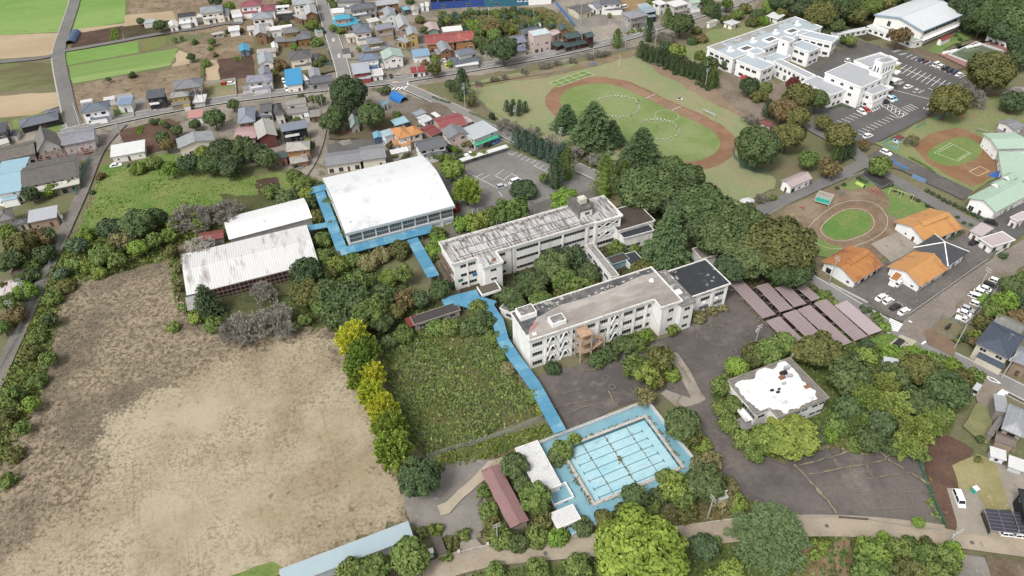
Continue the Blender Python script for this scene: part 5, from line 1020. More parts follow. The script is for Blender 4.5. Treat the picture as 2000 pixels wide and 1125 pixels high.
HOUSES=[('A','cream two-storey house with pale grey hipped roof near the field edge',((642,195),(955,150),(945,62)),6,'hip',1.8,tile('a3aab0'),'e6dcc8'),('A','+',((950,215),(1035,205),(1000,120)),3.2,'hip',.9,tile('a3aab0'),'e6dcc8'),('A','small white round-topped shed beside the field lane',((340,360),(325,285),(195,300)),2.8,'gable',1.0,flatm('eceae6'),'e8e4de'),('A','white house with dark solar-panelled roof',((330,242),(580,208),(562,168)),6,'gable',1.0,CHAR,'e3e1dc'),('A','+',((345,330),(510,312),(500,275)),3,'shed',.5,WMET,'e3e1dc'),('A','white house with maroon hipped roof at the top edge',((1185,100),(1475,75),(1460,12)),6,'hip',1.6,tile('a35a66'),'e9e4e0'),('A','+',((1470,155),(1665,140),(1650,62)),4.6,'hip',1.3,tile('a35a66'),'e9e4e0'),('A','white garage roof below the maroon-roofed house',((1080,245),(1220,225),(1210,188)),3,'shed',.4,WMET,'d9d9d9'),('A','small white box-shaped building on the grey yard',((1028,432),(1185,410),(1170,356)),3.2,'shed',.4,WMET,'eeecea'),('A','long pale carport roof on the scrubby plot',((800,485),(965,455),(955,428)),2.4,'flat',0,flatm('d6d2cc'),'a39d94'),('A','tiny hut with bright blue roof standing in scrub',((1322,690),(1305,600),(1165,618)),2.8,'gable',.7,metal('3fa9cf'),'5f7f95'),('B','pale pink house with light grey hipped roof',((80,272),(372,240),(350,162)),6,'hip',1.7,tile('a4a9b2'),'e6d8d0'),('B','+',((20,420),(130,405),(120,345)),3,'flat',0,flatm('d9d3cb'),'e8e2da'),('B','white flat-roofed annex behind the pink house',((410,110),(592,95),(585,68)),5.2,'flat',0,flatm('efefed'),'e6e6e4'),('B','white store with dark open front by the pink house',((415,195),(640,175),(622,145)),4,'flat',0,flatm('e9e9e6'),'4d4d4f'),('B','cream house with pale grey roof by the diamond-marked street',((640,72),(942,38),(932,-40)),6,'hip',1.7,tile('b5babf'),'ebe5d9'),('B','brown timber house with pale gabled roof beside the diamond-marked street',((985,190),(955,72),(790,95)),5.6,'gable',1.6,PALE,'97683c'),('B','+',((765,265),(830,240),(800,165)),3.4,'shed',.6,PALE,'97683c'),('B','small brown house with grey-white gabled roof by the scrub plot',((285,465),(270,365),(105,375)),5.4,'gable',1.4,PALE,'8f6744'),('B','long white flat-roofed garage in the middle of the houses',((330,425),(640,385),(625,335)),4,'flat',0,flatm('f2f2f0'),'e6e4e0'),('B','ochre house with layered grey tile roofs',((510,465),(735,432),(715,358)),6.3,'hip',1.5,tile('8d8b8c'),'b3924a'),('B','+',((390,580),(700,560),(690,500)),3.2,'shed',.7,tile('8d8b8c'),'a3763c'),('B','+',((705,548),(902,518),(860,415)),4.2,'hip',1.5,tile('83838a'),'b08a44'),('B','small white hut beside the red-striped roof',((450,655),(430,580),(340,590)),2.6,'gable',.7,WMET,'dedcd8'),('B','low roof striped rusty red and white',((145,738),(415,708),(405,660)),2.8,'shed',.4,mat('d8c9c4',.6,var=.1,seam=.8,seam_w=.42,seam_k=.5,stain='a5605a',st_sc=.5,name='striped_red_roof'),'d5cdc6'),('B','house with pale blue-grey gable roof and pinkish wall',((385,858),(355,725),(150,745)),5.6,'gable',1.5,tile('aeb9bd'),'e6dbd6'),('B','house with lavender-grey hipped roof near the blue-roofed shop',((355,1012),(325,920),(165,945)),5.6,'gable',1.4,LAV,'d3d0cd'),('B','large cream house with dark grey hipped roof',((600,826),(905,782),(862,680)),6,'hip',2.0,tile('6e6c70'),'dccfb8'),('B','+',((905,848),(1022,838),(990,740)),3.2,'hip',1.0,tile('6e6c70'),'dccfb8'),('0','white shop with vivid sky-blue metal roof by the main road',((557.7,167.6),(591.5,163.1),(588.8,133.7)),4.2,'shed',.6,metal('2fa5dd'),'e9e2d6'),('B','white shed clutter between the blue-roofed shop and the grey long house',((800,1110),(870,1090),(850,1000)),3.0,'shed',.4,WMET,'ddd9d4'),('B','pale grey gabled shed behind the grey long house',((1030,1040),(1005,935),(855,965)),3.6,'gable',1.0,tile('a7abb0'),'d9d6d2'),('F','long low house with dark grey roof by the main road',((930,132),(1185,97),(1200,22)),3.6,'gable',1.0,G3,'8f8c88'),('B','pink house with bright cyan two-level roof',((1220,275),(1440,250),(1425,190)),5.8,'gable',1.0,metal('3fb5d6'),'d9b5ab'),('B','+',((1225,375),(1555,330),(1520,230)),3.1,'hip',.8,metal('3fb5d6'),'b59a90'),('B','white flat-roofed house behind the cyan-roofed house',((1175,185),(1352,170),(1330,110)),4.8,'flat',0,flatm('f0f0ee'),'e3e1de'),('B','big grey house with dark grey hipped roof, east of the diamond-marked street',((1445,145),(1797,97),(1745,42)),6,'hip',1.8,tile('73767d'),'97948f'),('B','beige house with blue-grey pyramid roof',((1490,465),(1732,432),(1690,316)),6,'hip',2.0,tile('7f8794'),'dfd3c3'),('B','+',((1380,520),(1505,500),(1490,450)),3,'flat',0,flatm('d9d2c8'),'d9cfc2'),('B','dark grey house at the top edge beside the side street',((1240,30),(1590,15),(1570,-60)),6,'hip',1.8,tile('77797e'),'b5b2ae'),('C','brown timber house with white-edged gable at the top edge',((250,82),(562,42),(540,-22)),5.8,'gable',1.6,tile('b9bcbf'),'8f6238'),('C','white house with weathered blue-grey gable roof',((525,208),(472,110),(330,150)),5.8,'gable',1.5,tile('a9b1b8'),'dedcd8'),('C','cream flat-roofed annex between the pale gable houses',((150,312),(292,282),(280,230)),3.2,'flat',0,flatm('e3dfd6'),'d9d5cc'),('C','tan house with lavender-grey roof',((245,420),(480,375),(445,298)),5.8,'gable',1.2,LAV,'d0b58c'),('C','long pink barn with pale gabled roof',((715,364),(645,222),(485,245)),6,'gable',1.8,tile('bfc3c2'),'cba99c'),('C','yellow house with pale grey gabled roof',((825,477),(790,370),(645,402)),5.8,'gable',1.4,tile('b3b7b9'),'d6b548'),('C','+',((650,592),(712,558),(680,470)),3.2,'shed',.6,tile('b3b7b9'),'cdb060'),('C','+',((830,640),(900,632),(890,595)),2.8,'flat',0,tile('8f8890'),'c9a550'),('C','small green-walled shed with pinkish gable roof',((1115,412),(1072,310),(895,322)),3.8,'gable',1.1,metal('cdb5b0'),'7f9a8a'),('C','white flat-roofed shed behind the red barn',((1160,442),(1432,415),(1400,352)),3.4,'flat',0,flatm('f3f3f1'),'dedbd6'),('C','long orange timber barn with red metal roof',((930,618),(1327,580),(1302,440)),5,'gable',1.6,oldm('ab5a55','b98a85'),'c98a4a'),('C','+',((1327,572),(1607,540),(1590,410)),5.3,'gable',1.6,oldm('b55f55','c9a596'),'cf8a3c'),('C','brown hut with grey gable roof in front of the red barn',((1290,692),(1217,576),(1065,602)),5.2,'gable',1.3,tile('a0a7ad'),'8f6038'),('C','large slate-blue tiled house with stepped roofs by the main road',((1380,770),(1637,715),(1600,640)),6,'hip',1.5,tile('808894'),'c9c5c0'),('C','+',((1300,893),(1677,825),(1640,720)),3.2,'hip',1.0,tile('6f7784'),'b5b0aa'),('C','+',((1335,920),(1655,878),(1640,848)),2.7,'shed',.25,WMET,'8f8b86'),('C','shop with light blue roof and open front',((755,785),(990,755),(975,670)),4,'shed',.6,metal('8fb5d3'),'e3e1dd'),('C','+',((985,765),(1058,745),(1040,705)),2.8,'flat',0,flatm('8a817a'),'6a625c'),('C','two-storey house with pale green roof and brick-pink base',((622,780),(577,672),(300,722)),5.8,'gable',1.7,tile('b5cfc3'),'dcd5d2'),('B','white house with blue-grey hipped roof behind the road corner',((1555,838),(1835,806),(1792,724)),5.8,'hip',1.6,tile('7f8fa5'),'e6e4e2'),('C','ochre house with double grey roof',((130,612),(347,578),(320,495)),5.8,'hip',1.4,tile('97999d'),'b59a55'),('C','+',((55,717),(442,662),(405,565)),3.2,'hip',1.0,tile('8b8e93'),'c9a53c'),('B','white shop with pale lavender metal roof and red door by the junction',((1475,1022),(1712,990),(1640,872)),5,'shed',.8,metal('bcc3cd'),'b5504c'),('C','small white shop with flat roof and red trim near the junction',((180,1048),(347,1026),(312,940)),3.2,'flat',0,flatm('e6e2e0'),'e0dcd8'),('C','tiny white shop with red roof by the main road',((730,1002),(932,977),(868,918)),3,'shed',.5,metal('a83c42'),'e6e2de'),('C','upright white container by the blue factory, left one',((855,88),(902,84),(892,40)),2.8,'flat',0,flatm('eeeeec'),'e0deda'),('C','upright white container against the blue factory, right one',((915,88),(972,84),(962,22)),2.8,'flat',0,flatm('efefed'),'e0dcd6'),('C','small cyan flat roof next to the round-topped hut',((620,140),(702,126),(712,75)),2.8,'flat',0,flatm('7fc9dc'),'5d6a6e'),('C','pale round-topped hut near the white containers',((832,142),(812,85),(715,100)),2.5,'gable',.8,flatm('c2bfba'),'dcd8d2'),('D','pink three-storey block with pale blue flat roof',((860,500),(1098,455),(1040,383)),8.8,'flat',0,flatm('d5e6ec'),'ecd0c4',.1,3),('D','dark slate house directly behind the pink block',((730,470),(1010,416),(960,355)),5.4,'hip',1.4,tile('6f7680'),'8d8780'),('D','house with lavender-blue tiled roofs beside the big round camphor',((590,600),(765,570),(705,475)),5.2,'gable',1.4,tile('8f93a8'),'b5b0ab'),('D','+',((600,715),(772,685),(750,600)),3.2,'hip',1.0,tile('8589a0'),'a39d97'),('D','low pale pink roof between the pink block and green gable',((1120,490),(1236,445),(1185,385)),3.6,'gable',.8,metal('dcc5bd'),'b59d92'),('D','small house with dark green gable roof behind the timber houses',((1337,417),(1290,338),(1180,352)),4.6,'gable',1.3,tile('566d70'),'a5744a'),('D','dark timber house with stepped green-grey roofs',((1325,532),(1537,490),(1478,428)),5.8,'hip',1.4,tile('516866'),'4d2d28'),('D','+',((1185,642),(1312,592),(1240,540)),3,'hip',.9,tile('4f6463'),'46302a'),('D','+',((1300,656),(1602,590),(1560,545)),3,'shed',.6,tile('4c5f60'),'46302a'),('D','narrow dark timber tower house with green roof',((1590,517),(1702,490),(1672,428)),5.8,'gable',1.0,tile('4f6a68'),'4d2a28'),('D','cream house with broad dark grey roof by the blue fence',((1480,182),(1672,130),(1590,28)),3.8,'gable',1.0,flatm('75736f'),'e6dfbe'),('E','white bungalow with grey gabled roof beside the vacant lot',((170,114),(322,82),(240,0)),3.8,'gable',1.2,G1,'e9e6e0'),('E','white two-storey house at the top edge by the vacant lot',((250,62),(532,46),(515,-35)),5.6,'hip',1.4,G3,'ebe7e0'),('E','grey two-storey house with lavender-grey roof by the main road',((650,260),(897,202),(790,113)),6,'hip',1.4,tile('a2a2a8'),'98938d'),('E','navy house with pale solar roof behind the grey road house',((830,182),(1012,150),(952,95)),5,'shed',.7,metal('a3b3c0'),'26303f'),('E','low building with pale blue roof behind the navy house',((800,117),(937,95),(870,44)),4.6,'flat',0,flatm('a9c3d0'),'c2bfb9'),('E','white cube-like house with flat white roof',((1045,74),(1147,46),(1060,-8)),5.6,'flat',0,flatm('eeeeec'),'d9d6d0'),('E','wide beige-grey house with flat white roof',((1245,100),(1452,51),(1330,-14)),5.6,'flat',0,flatm('efefed'),'b3aea6'),('E','+',((1160,110),(1300,170),(1250,90)),3,'flat',0,flatm('bdb9b2'),'a9a49c'),('E','white house with pale green roof near the top road',((1480,52),(1612,28),(1560,-20)),5,'gable',1.0,metal('b9d3bd'),'e6e6e2'),('E','small dark-roofed shed beside the pale green roof',((1605,118),(1652,86),(1590,45)),2.6,'gable',.8,tile('75706c'),'e0dcd2'),('K','tiny cream house on the school garden lawn',((355,152),(442,120),(385,75)),3,'hip',1.0,flatm('d9dadb'),'e6dfc9'),('K','white hut with brown side by the school garden',((135,135),(216,102),(200,84)),2.6,'flat',0,flatm('b9b0a8'),'e3dfda'),('K','white prefabricated hut above the big white school',((815,92),(887,50),(790,4)),2.8,'flat',0,flatm('f0efec'),'dcdad6'),('F','pale grey two-storey house with lavender roof by the main road',((230,127),(518,90),(505,12)),5.8,'hip',1.5,LAV,'bfbfc2'),('F','brick-fronted house with blue-grey pyramid roof',((135,574),(330,546),(310,383)),5.6,'hip',2.0,tile('9ba3b2'),'a5735c'),('F','old house with dark tiles and white verges',((375,442),(512,430),(480,335)),5.2,'gable',1.3,tile('6f6d6b'),'d0ccc6'),('F','+',((330,502),(516,482),(500,425)),3.2,'shed',.6,tile('8a90a0'),'8d8178'),('F','low house with dusty pink metal roof',((85,737),(332,727),(310,595)),3.6,'gable',.7,metal('cda5a5'),'9a7f74'),('F','big house with pale tiled gable and red timber front',((572,700),(522,530),(312,567)),5.2,'gable',1.7,tile('c5c1b9'),'7a4038'),('F','white house with dark brown-grey roof by the lane',((545,477),(652,456),(615,345)),5,'hip',1.3,tile('625f5f'),'dcd8d3'),('F','white house with two-tier weathered tile roof',((665,374),(892,342),(875,283)),5.8,'gable',1.3,WARM,'e3dfd9'),('F','+',((650,472),(912,437),(895,362)),3.2,'gable',.8,WARM,'e3dfd9'),('F','open brown shed with warm grey roof by the lane',((930,502),(1047,486),(1030,420)),2.9,'shed',.4,WARM,'7f6652'),('F','black-walled two-storey house with blue-grey metal roof',((615,662),(907,612),(892,548)),5.8,'shed',.9,metal('8a93a3'),'23262e'),('F','ochre house with pale tiled hipped roofs beside the lane',((665,882),(930,850),(892,753)),5.6,'hip',1.6,tile('c3bdb2'),'c58f4d'),('F','+',((715,1017),(917,978),(900,913)),3,'hip',.9,tile('bab4aa'),'b08455'),('F','brown hut with flat dark green roof among the trees',((550,952),(682,936),(670,865)),4,'flat',0,flatm('5a6a68'),'b0806a'),('F','shrine hall with pale green flared roof',((1482,607),(1452,500),(1350,525)),3.2,'gable',2.2,tile('a9bfb6'),'8f8a82'),('F','small red shrine hut under the round trees',((1268,640),(1322,630),(1312,560)),2.4,'gable',.7,tile('6a8078'),'9a5a4a'),('2','long cream building with grey slate roofs beside the gymnasium',((407,975),(618,945),(605,872)),3.8,'gable',1.4,tile('97989c'),'dcd3c2'),('2','+',((618,942),(765,920),(750,840)),4.4,'gable',1.5,tile('9c9da0'),'dcd3c2'),('G','orange-tiled two-storey house near the gymnasium',((320,742),(480,702),(440,580)),5.6,'hip',1.5,tile('dd9a55'),'e3d9cc'),('G','+',((475,706),(602,665),(545,575)),5.6,'hip',1.5,tile('dd9a55'),'e3d9cc'),('G','+',((295,812),(495,768),(470,700)),3,'hip',1.0,tile('d6914c'),'d5c5b3'),('G','pale blue annex beside the orange-tiled house',((170,717),(287,682),(250,630)),4.8,'shed',.5,metal('b5cdd8'),'d3dade'),('G','blue shed with pale cyan roof in the shrine yard',((295,594),(447,547),(415,488)),2.8,'shed',.4,metal('a9d5e3'),'3f6f9a'),('G','tall narrow blue shed beside the cream slate building',((158,717),(140,655),(42,680)),3.0,'gable',.5,metal('86c5e0'),'3a78b0'),('G','pale blue shed with faded blue roof near the tarpaulin tunnel',((160,374),(229,334),(160,303)),3,'gable',.6,metal('8fb3bf'),'cdd9dc'),('G','grey-lavender curved carport by the shrine yard',((535,492),(642,450),(575,412)),2.6,'flat',0,metal('a9adbd'),'8a8a90'),('G','white gabled garage beside the curved carport',((610,560),(707,521),(625,462)),3,'gable',.5,metal('e3e6e6'),'dfdfdd'),('G','small white carport with dark side near the red roof',((745,502),(795,484),(730,438)),2.4,'flat',0,flatm('f2f2f0'),'4a4a4c'),('G','large house with rusty red metal roof',((805,652),(1092,580),(945,457)),4.4,'gable',1.6,oldm('a85a5c','c08a85'),'b09a8c'),('G','+',((690,707),(800,657),(705,560)),3.8,'gable',1.0,oldm('9a4d50','7d4545'),'a08a7c'),('G','pinkish two-storey house with grey gabled roof',((1095,680),(1002,585),(805,655)),5.6,'gable',1.5,tile('8f9296'),'c9b0a8'),('G','wide store with pale silver roof and green awning',((1155,752),(1420,645),(1235,545)),5,'flat',0,metal('ccd2d6'),'bfcac6'),('G','white house with dark slate-grey roof behind the gymnasium',((555,877),(862,812),(810,700)),5.2,'gable',1.6,tile('75787d'),'dfdcd8'),('G','+',((600,932),(875,885),(862,850)),2.8,'shed',.4,CHAR,'8a8782'),('G','low white-roofed house beside the gymnasium fence',((250,910),(440,870),(405,828)),3.2,'flat',0,flatm('f0efec'),'d9d6d0'),('G','pale pink flat roof beside the silver store',((1070,572),(1152,541),(1090,485)),3,'flat',0,flatm('d0c5c0'),'a8948a'),('H','black two-storey house with dark grey roof by the main road',((265,377),(482,346),(465,268)),6,'shed',.8,metal('5f6268'),'34363c'),('H','tan house with wide grey hipped roof by the main road',((575,272),(917,227),(900,128)),6,'hip',1.9,tile('8d8f95'),'a58d74'),('H','yellow house with pale tiled hipped roof by the main road',((545,367),(757,336),(740,285)),5.8,'hip',1.3,tile('aaa9a6'),'d0b35c'),('H','+',((560,455),(780,420),(770,395)),2.9,'shed',.5,tile('8f8c88'),'8a7a5c'),('H','small dark hip-roofed annex between the tan house and white carport',((770,330),(940,300),(925,265)),3.2,'hip',.9,CHAR,'8a7a6c'),('H','white flat carport by the main road',((805,422),(952,406),(945,322)),2.8,'flat',0,flatm('efefed'),'b5b2ac'),('H','small white shed with salmon-pink roof',((745,600),(917,581),(905,506)),3.4,'shed',.6,metal('d3958a'),'e3e1df'),('H','old house with long silvery gable roof by the woods',((1066,852),(1030,742),(605,808)),4.6,'gable',1.5,oldm('a9aeb0','8f8f8d'),'d9cdb8'),('I','white two-storey house with blue-grey hipped roof beside the field road',((840,167),(1132,122),(1120,33)),6,'hip',1.7,tile('77838f'),'eeede9'),('I','white house topped with a tilted solar panel roof',((1210,77),(1372,62),(1362,-2)),4.4,'shed',.8,metal('a3b5cc'),'eceae6'),('I','black bungalow with blue-grey hipped roof',((205,324),(617,228),(595,140)),3.0,'hip',1.5,tile('7b808b'),'34353a'),('I','+',((470,190),(612,160),(600,108)),3.0,'hip',.9,tile('7f8490'),'34353a'),('I','dark modern house cut by the left edge',((-60,385),(62,362),(50,270)),5.6,'shed',.6,G4,'4d4f55'),('I','long old factory hall with mossy brown-grey roof',((-80,684),(370,586),(355,448)),4.8,'gable',1.6,oldm('7d766e','8f8a84'),'a39b90'),('I','factory block with steep grey cross-gable roof',((641,507),(592,370),(352,440)),5,'gable',4.5,oldm('88867f','6f6d68'),'b5b0a8'),('I','factory hall with patchy lavender-grey roof',((640,507),(988,440),(942,313)),4.8,'gable',1.3,oldm('9c9ba5','b9bcc2'),'c9c9c9'),('I','long dark-roofed factory hall with pale lean-to',((220,945),(802,822),(757,600)),5,'gable',1.9,oldm('75706a','66615c'),'c5bfb3'),('I','+',((290,1022),(832,902),(805,832)),3.2,'shed',.6,flatm('d9d4c6'),'7d7368'),('I','factory building with light blue roof and white walls',((-100,1036),(217,976),(175,643)),5,'gable',1.2,metal('a5cfdf'),'ebe9e4'),('1','long white-roofed row house beside two parked cars',((645,922),(849,886),(836,828)),3.2,'shed',.7,WMET,'e6e2da'),('J','tan house with silver metal roof at the lane corner',((285,352),(592,290),(560,190)),3.8,'shed',.8,metal('c3c5cc'),'a58a74'),('J','old house with grey tiled roofs at the left edge',((-40,347),(132,302),(140,183)),4.6,'hip',1.4,tile('85837f'),'b5ada2'),('J','+',((140,382),(282,342),(275,290)),3,'hip',.8,tile('77757a'),'c9c1b6'),('J','low rusty red-and-white metal roof at the left edge',((-30,1117),(167,1076),(145,955)),2.8,'shed',.4,mat('e0d8d4',.6,var=.1,stain='a5403a',st_sc=.25,st_lo=.52,st_hi=.56,seam=.8,seam_w=.2,seam_k=.85,stretch=(2,.3,1),name='rusty_striped'),'8d8478'),('Q','cream two-storey house with dark blue hipped roof at the right edge',((1045,864),(1387,1030),(1522,790)),5.8,'hip',1.7,tile('566070'),'e6dcc2'),('Q','old house with lichen-grey roof behind the blue-roofed house',((1220,662),(1492,792),(1562,690)),4.2,'gable',1.3,oldm('8f8d88','aeaca6'),'8d8378'),('Q','grey house cut by the right edge below the blue roof',((1415,1047),(1600,1120),(1680,960)),4.8,'gable',1.2,tile('9a9da5'),'8a745c'),('R','house with pale silver-grey hipped roof at the right edge',((1395,868),(1655,978),(1780,700)),5.4,'hip',1.7,tile('b5b7bb'),'9a8878'),('R','+',((1330,662),(1482,692),(1532,532)),4.6,'shed',.7,tile('aeb0b4'),'8d8478'),('R','+',((1228,922),(1300,962),(1400,745)),3,'shed',.5,tile('8f8a88'),'7d6f62'),('R','+',((1320,1010),(1560,1090),(1600,980)),3.4,'gable',.7,tile('85786e'),'97836c'),('S','white storage unit with grey doors by the right edge, left one',((708,48),(856,92),(900,14)),2.6,'flat',0,flatm('f2f2f0'),'c9cfd6'),('S','white storage unit with dark opening cut by the right edge',((868,140),(1015,192),(1060,100)),2.6,'flat',0,flatm('f2f2f0'),'b5bbc2'),('S','black-walled building cut by the right edge',((958,340),(1020,610),(1240,540)),5.4,'flat',0,flatm('3a3c40'),'2c2e30'),('8','pale pink flat-roofed garage by the nursery, far one',((1180,226),(1254,262),(1332,214)),3.2,'flat',0,flatm('d3c3c3'),'e0dcd9'),('8','pale pink flat-roofed garage by the nursery, near one',((1235,273),(1312,326),(1412,257)),3.2,'flat',0,flatm('d0bfbf'),'e6e3e0'),('N','white barn with dusty pink gable roof beside the nursery lane',((258,204),(492,102),(382,24)),3.6,'gable',1.3,metal('cdb9b5'),'e9e7e4'),('K','maroon-roofed hut under the school trees',((640,1125),(740,1165),(790,1130)),2.8,'gable',.8,tile('8f4f4f'),'c9b9ac'),('M','small white hut with red roof beside the sports hall',((1000,500),(1122,450),(1060,432)),3.0,'gable',.8,metal('ab4f48'),'e3dfd6'),('W','grey gabled shed at the edge of the mint-roofed nursery',((1262,330),(1360,300),(1300,205)),3.4,'gable',.8,tile('9a9aa0'),'d6d4d2'),('W','pale blue play hut with maroon roof by the paddling pool',((248,418),(304,398),(250,374)),2.4,'flat',0,flatm('8a4548'),'bcdbe0'),('4','pale pink house corner at the right edge by the mint roof',((1470,560),(1530,540),(1500,490)),4,'gable',1.0,tile('b9aeae'),'d9cdc9'),('8','pinkish hut cut by the right edge near the black car',((1465,175),(1540,140),(1510,105)),3.6,'flat',0,flatm('d5c9c9'),'d9cfcf'),]
for hrow in HOUSES:house(*hrow)
def factory(desc,p,q,h,lowc,topc,roofc):
 a=at(p);c=at(q);d=c-a;L=d.length;rz=math.atan2(d.y,d.x);R=thing('factory',desc,'factory',(a.x,a.y,0),rz)
 MB().box(0,L,0,16,0,h).obj('wall',wallmat(topc),R);MB().box(-.02,L+.02,-.12,0,0,h*.55).obj('lower_wall',wallmat(lowc),R)
 MB().box(-.6,L+.6,-1.0,16.6,h,h+.3).obj('roof',flatm(roofc),R)
 for i in range(int(L/9)):MB().box(4+i*9,4.3+i*9,-.06,.1,h*.55,h).obj('post',STEEL,R)
 for i in range(int(L/14)):window(R,7+i*14,-.12,1.0,0,2.6,1.2,3)
 return R
FR=factory('long factory hall with royal blue lower wall and shaded bays painted dark',px((1000,130),'C'),px((1722,86),'C'),7,'2456b5','1e2230','9a9a9a')  # near-black upper wall colour stands for the shade under the eaves
FT=factory('factory hall with teal front wall at the top edge',px((178,98),'D'),px((780,72),'D'),6,'1f7f9a','1f86a0','dfe7ea')
factory('white factory office end beside the blue fence',px((790,72),'D'),px((1100,52),'D'),5,'e6e4e2','ebe9e7','dfe7ea')
_,_,L=None,None,(at(px((780,72),'D'))-at(px((178,98),'D'))).length;b=MB();[b.box(L*.76+i*.75,L*.76+i*.75+.5,-.16,-.12,2.0,2.0+(.9 if i%3==0 else.6))for i in range(12)if i!=4];b.obj('lettering',WHITE,FT)
a,c=at((1172,815),2.6,'G'),at((1432,712),2.6,'G');d=c-a;rz=math.atan2(d.y,d.x)
R=thing('awning','bright green sloping awning on the front of the silver store','awning',(a.x,a.y,0),rz);L=d.length
MB().slab([(0,-.2,2.5),(L,-.2,2.5),(L,2.6,3.6),(0,2.6,3.6)],.1).obj('canvas',mat('3fc795',.6,var=.06,seam=.6,seam_w=.1,seam_k=.9,name='green_canvas'),R)
for i in range(5):MB().box(.2+i*(L-.4)/4-.05,.2+i*(L-.4)/4+.05,0,.1,0,2.45).obj('post',STEEL,R)
a,c=at((225,300),0,'G'),at((345,372),0,'G');d=c-a;rz=math.atan2(d.y,d.x);L=d.length
R=thing('tarpaulin_tunnel','arched tunnel shed covered with a bright blue tarpaulin','tunnel shed',(a.x,a.y,0),rz)
b=MB();k=9;W_=5.0
prof=[(W_*(.5-.5*math.cos(math.pi*i/k)),3.0*math.sin(math.pi*i/k))for i in range(k+1)]
for(y0,z0),(y1,z1)in zip(prof,prof[1:]):
 for j in range(6):x0,x1=L*j/6,L*(j+1)/6;b.face([(x0,y0,z0+(.12 if j%2 else 0)),(x1,y0,z0+(0 if j%2 else.12)),(x1,y1,z1+(0 if j%2 else.12)),(x0,y1,z1+(.12 if j%2 else 0))])
b.obj('tarpaulin',mat('1c86e0',.4,var=.2,sc=1.5,name='blue_tarpaulin'),R)
for x in(.2,L/2,L-.2):
 b=MB()
 for(y0,z0),(y1,z1)in zip(prof,prof[1:]):b.beam((x,y0,z0*.97),(x,y1,z1*.97),.08)
 b.obj('hoop',STEEL,R)
ctr,rz,L,W=frame((400,665),(1000,545),(960,470),3.6,'I')
R=thing('roofless_bay','roofless factory bay with bare reddish rafters','roof frame',ctr,rz)
MB().box(-L/2,L/2,-W/2,W/2,.03,.2).obj('floor',mat('8f857c',var=.3,stain='a9a49c',st_sc=.3,name='rubble_floor'),R)
for i in range(10):x=-L/2+(L)*i/9;MB().beam((x,-W/2,3.0),(x,W/2,3.8),.2).obj('rafter',mat('8f5f55',name='reddish_beam'),R)
for i in range(6):y=-W/2+W*i/5;MB().beam((-L/2,y,3.1+.8*i/5),(L/2,y,3.1+.8*i/5),.16).obj('purlin',mat('c9a59c',name='pink_batten'),R)
for x,y in((-2,0),(6,1),(-9,-1)):MB().box(x-1,x+1,y-.8,y+.8,.2,2.2).obj('rusted_tank',rust,R)
# ================================================================ THE WHITE SCHOOL IN USE
nw=mat((.74,.735,.72),.8,var=.05,sc=.3,stain=(.60,.59,.57),st_sc=.15,st_lo=.62,st_hi=.8,name='new_white_wall');blueroof=mat('c3d0d8',.6,var=.05,sc=.3,stain='b3b9bd',st_sc=.15,name='pale_blue_roof_coat')
greyroof=mat('c2c5c9',.6,var=.05,sc=.3,name='pale_grey_roof_coat');browngrey=mat('b0aca6',.7,var=.08,stain='c3d0d8',st_sc=.12,st_lo=.5,st_hi=.53,name='bare_roof_patch')
SW=[((4.7,),2.4,1.3,3.3,3,ALU,GLASS),((1.1,),2.4,1.4,3.3,3,ALU,GLASS)]
def nblock(abc,h,rm,root=None,desc=None,sh='K',wins=SW,par=.3,z0=0,cat='school building',name='school_building'):
 ctr,rz,L,W=frame(*abc,h,sh)
 R=thing(name,desc,cat,ctr,rz)if root is None else root
 rel=Vector((ctr.x,ctr.y,0))-R.location;rel=rot2((rel.x,rel.y),-R.rotation_euler.z);rr=rz-R.rotation_euler.z
 l,w_=L/2,W/2;lc=(rel.x,rel.y,0)
 MB().box(-l+.25,l-.25,-w_+.25,w_-.25,z0,h-.3).obj('wall',nw,R,lc,rr);rs=MB().box(-l,l,-w_,w_,h-.3,h-.05).obj('roof_slab',nw,R,lc,rr);MB().box(-l+.3,l-.3,-w_+.3,w_-.3,h-.05,h-.01).obj('roof_membrane',rm,rs)
 if par:parapet([(-l,-w_),(l,-w_),(l,w_),(-l,w_)],h-.05,par,.28).obj('parapet',nw,rs)
 for(p0,p1,nx,ny)in(((-l+.25,-w_+.25),(l-.25,-w_+.25),0,-1),((l-.25,-w_+.25),(l-.25,w_-.25),1,0),((l-.25,w_-.25),(-l+.25,w_-.25),0,1),((-l+.25,w_-.25),(-l+.25,-w_+.25),-1,0)):
  if facing(rz,nx,ny,ctr)<-.2:continue
  LL=math.dist(p0,p1);d=Vector((p1[0]-p0[0],p1[1]-p0[1],0)).normalized();az=math.atan2(d.y,d.x)
  for zs,ww,hh,sp,nm,fm,gm in wins:
   for z in zs:
    if z+hh>h-.4 or z<z0:continue
    k=int((LL-.8)/sp)
    for i in range(k):
     q=Vector((*p0,0))+d*(LL/2+(i-(k-1)/2)*sp);qq=rot2((q.x,q.y),rr);window(R,rel.x+qq.x,rel.y+qq.y,z,az+rr,ww,hh,nm,fm,gm)
 return R,rs,L,W
R,rs,L,W=nblock(((370,490),(1262,168),(1005,60)),7.4,blueroof,None,'large white two-storey school with pale blue flat roofs and light wells')
MB().box(-L/2+.3,L/2-.3,W/2-5.5,W/2-.4,7.39,7.43).obj('bare_roof_strip',browngrey,rs)
def loc_of(R,q,z,sh):v=at(q,z,sh)-R.location;return rot2((v.x,v.y),-R.rotation_euler.z)
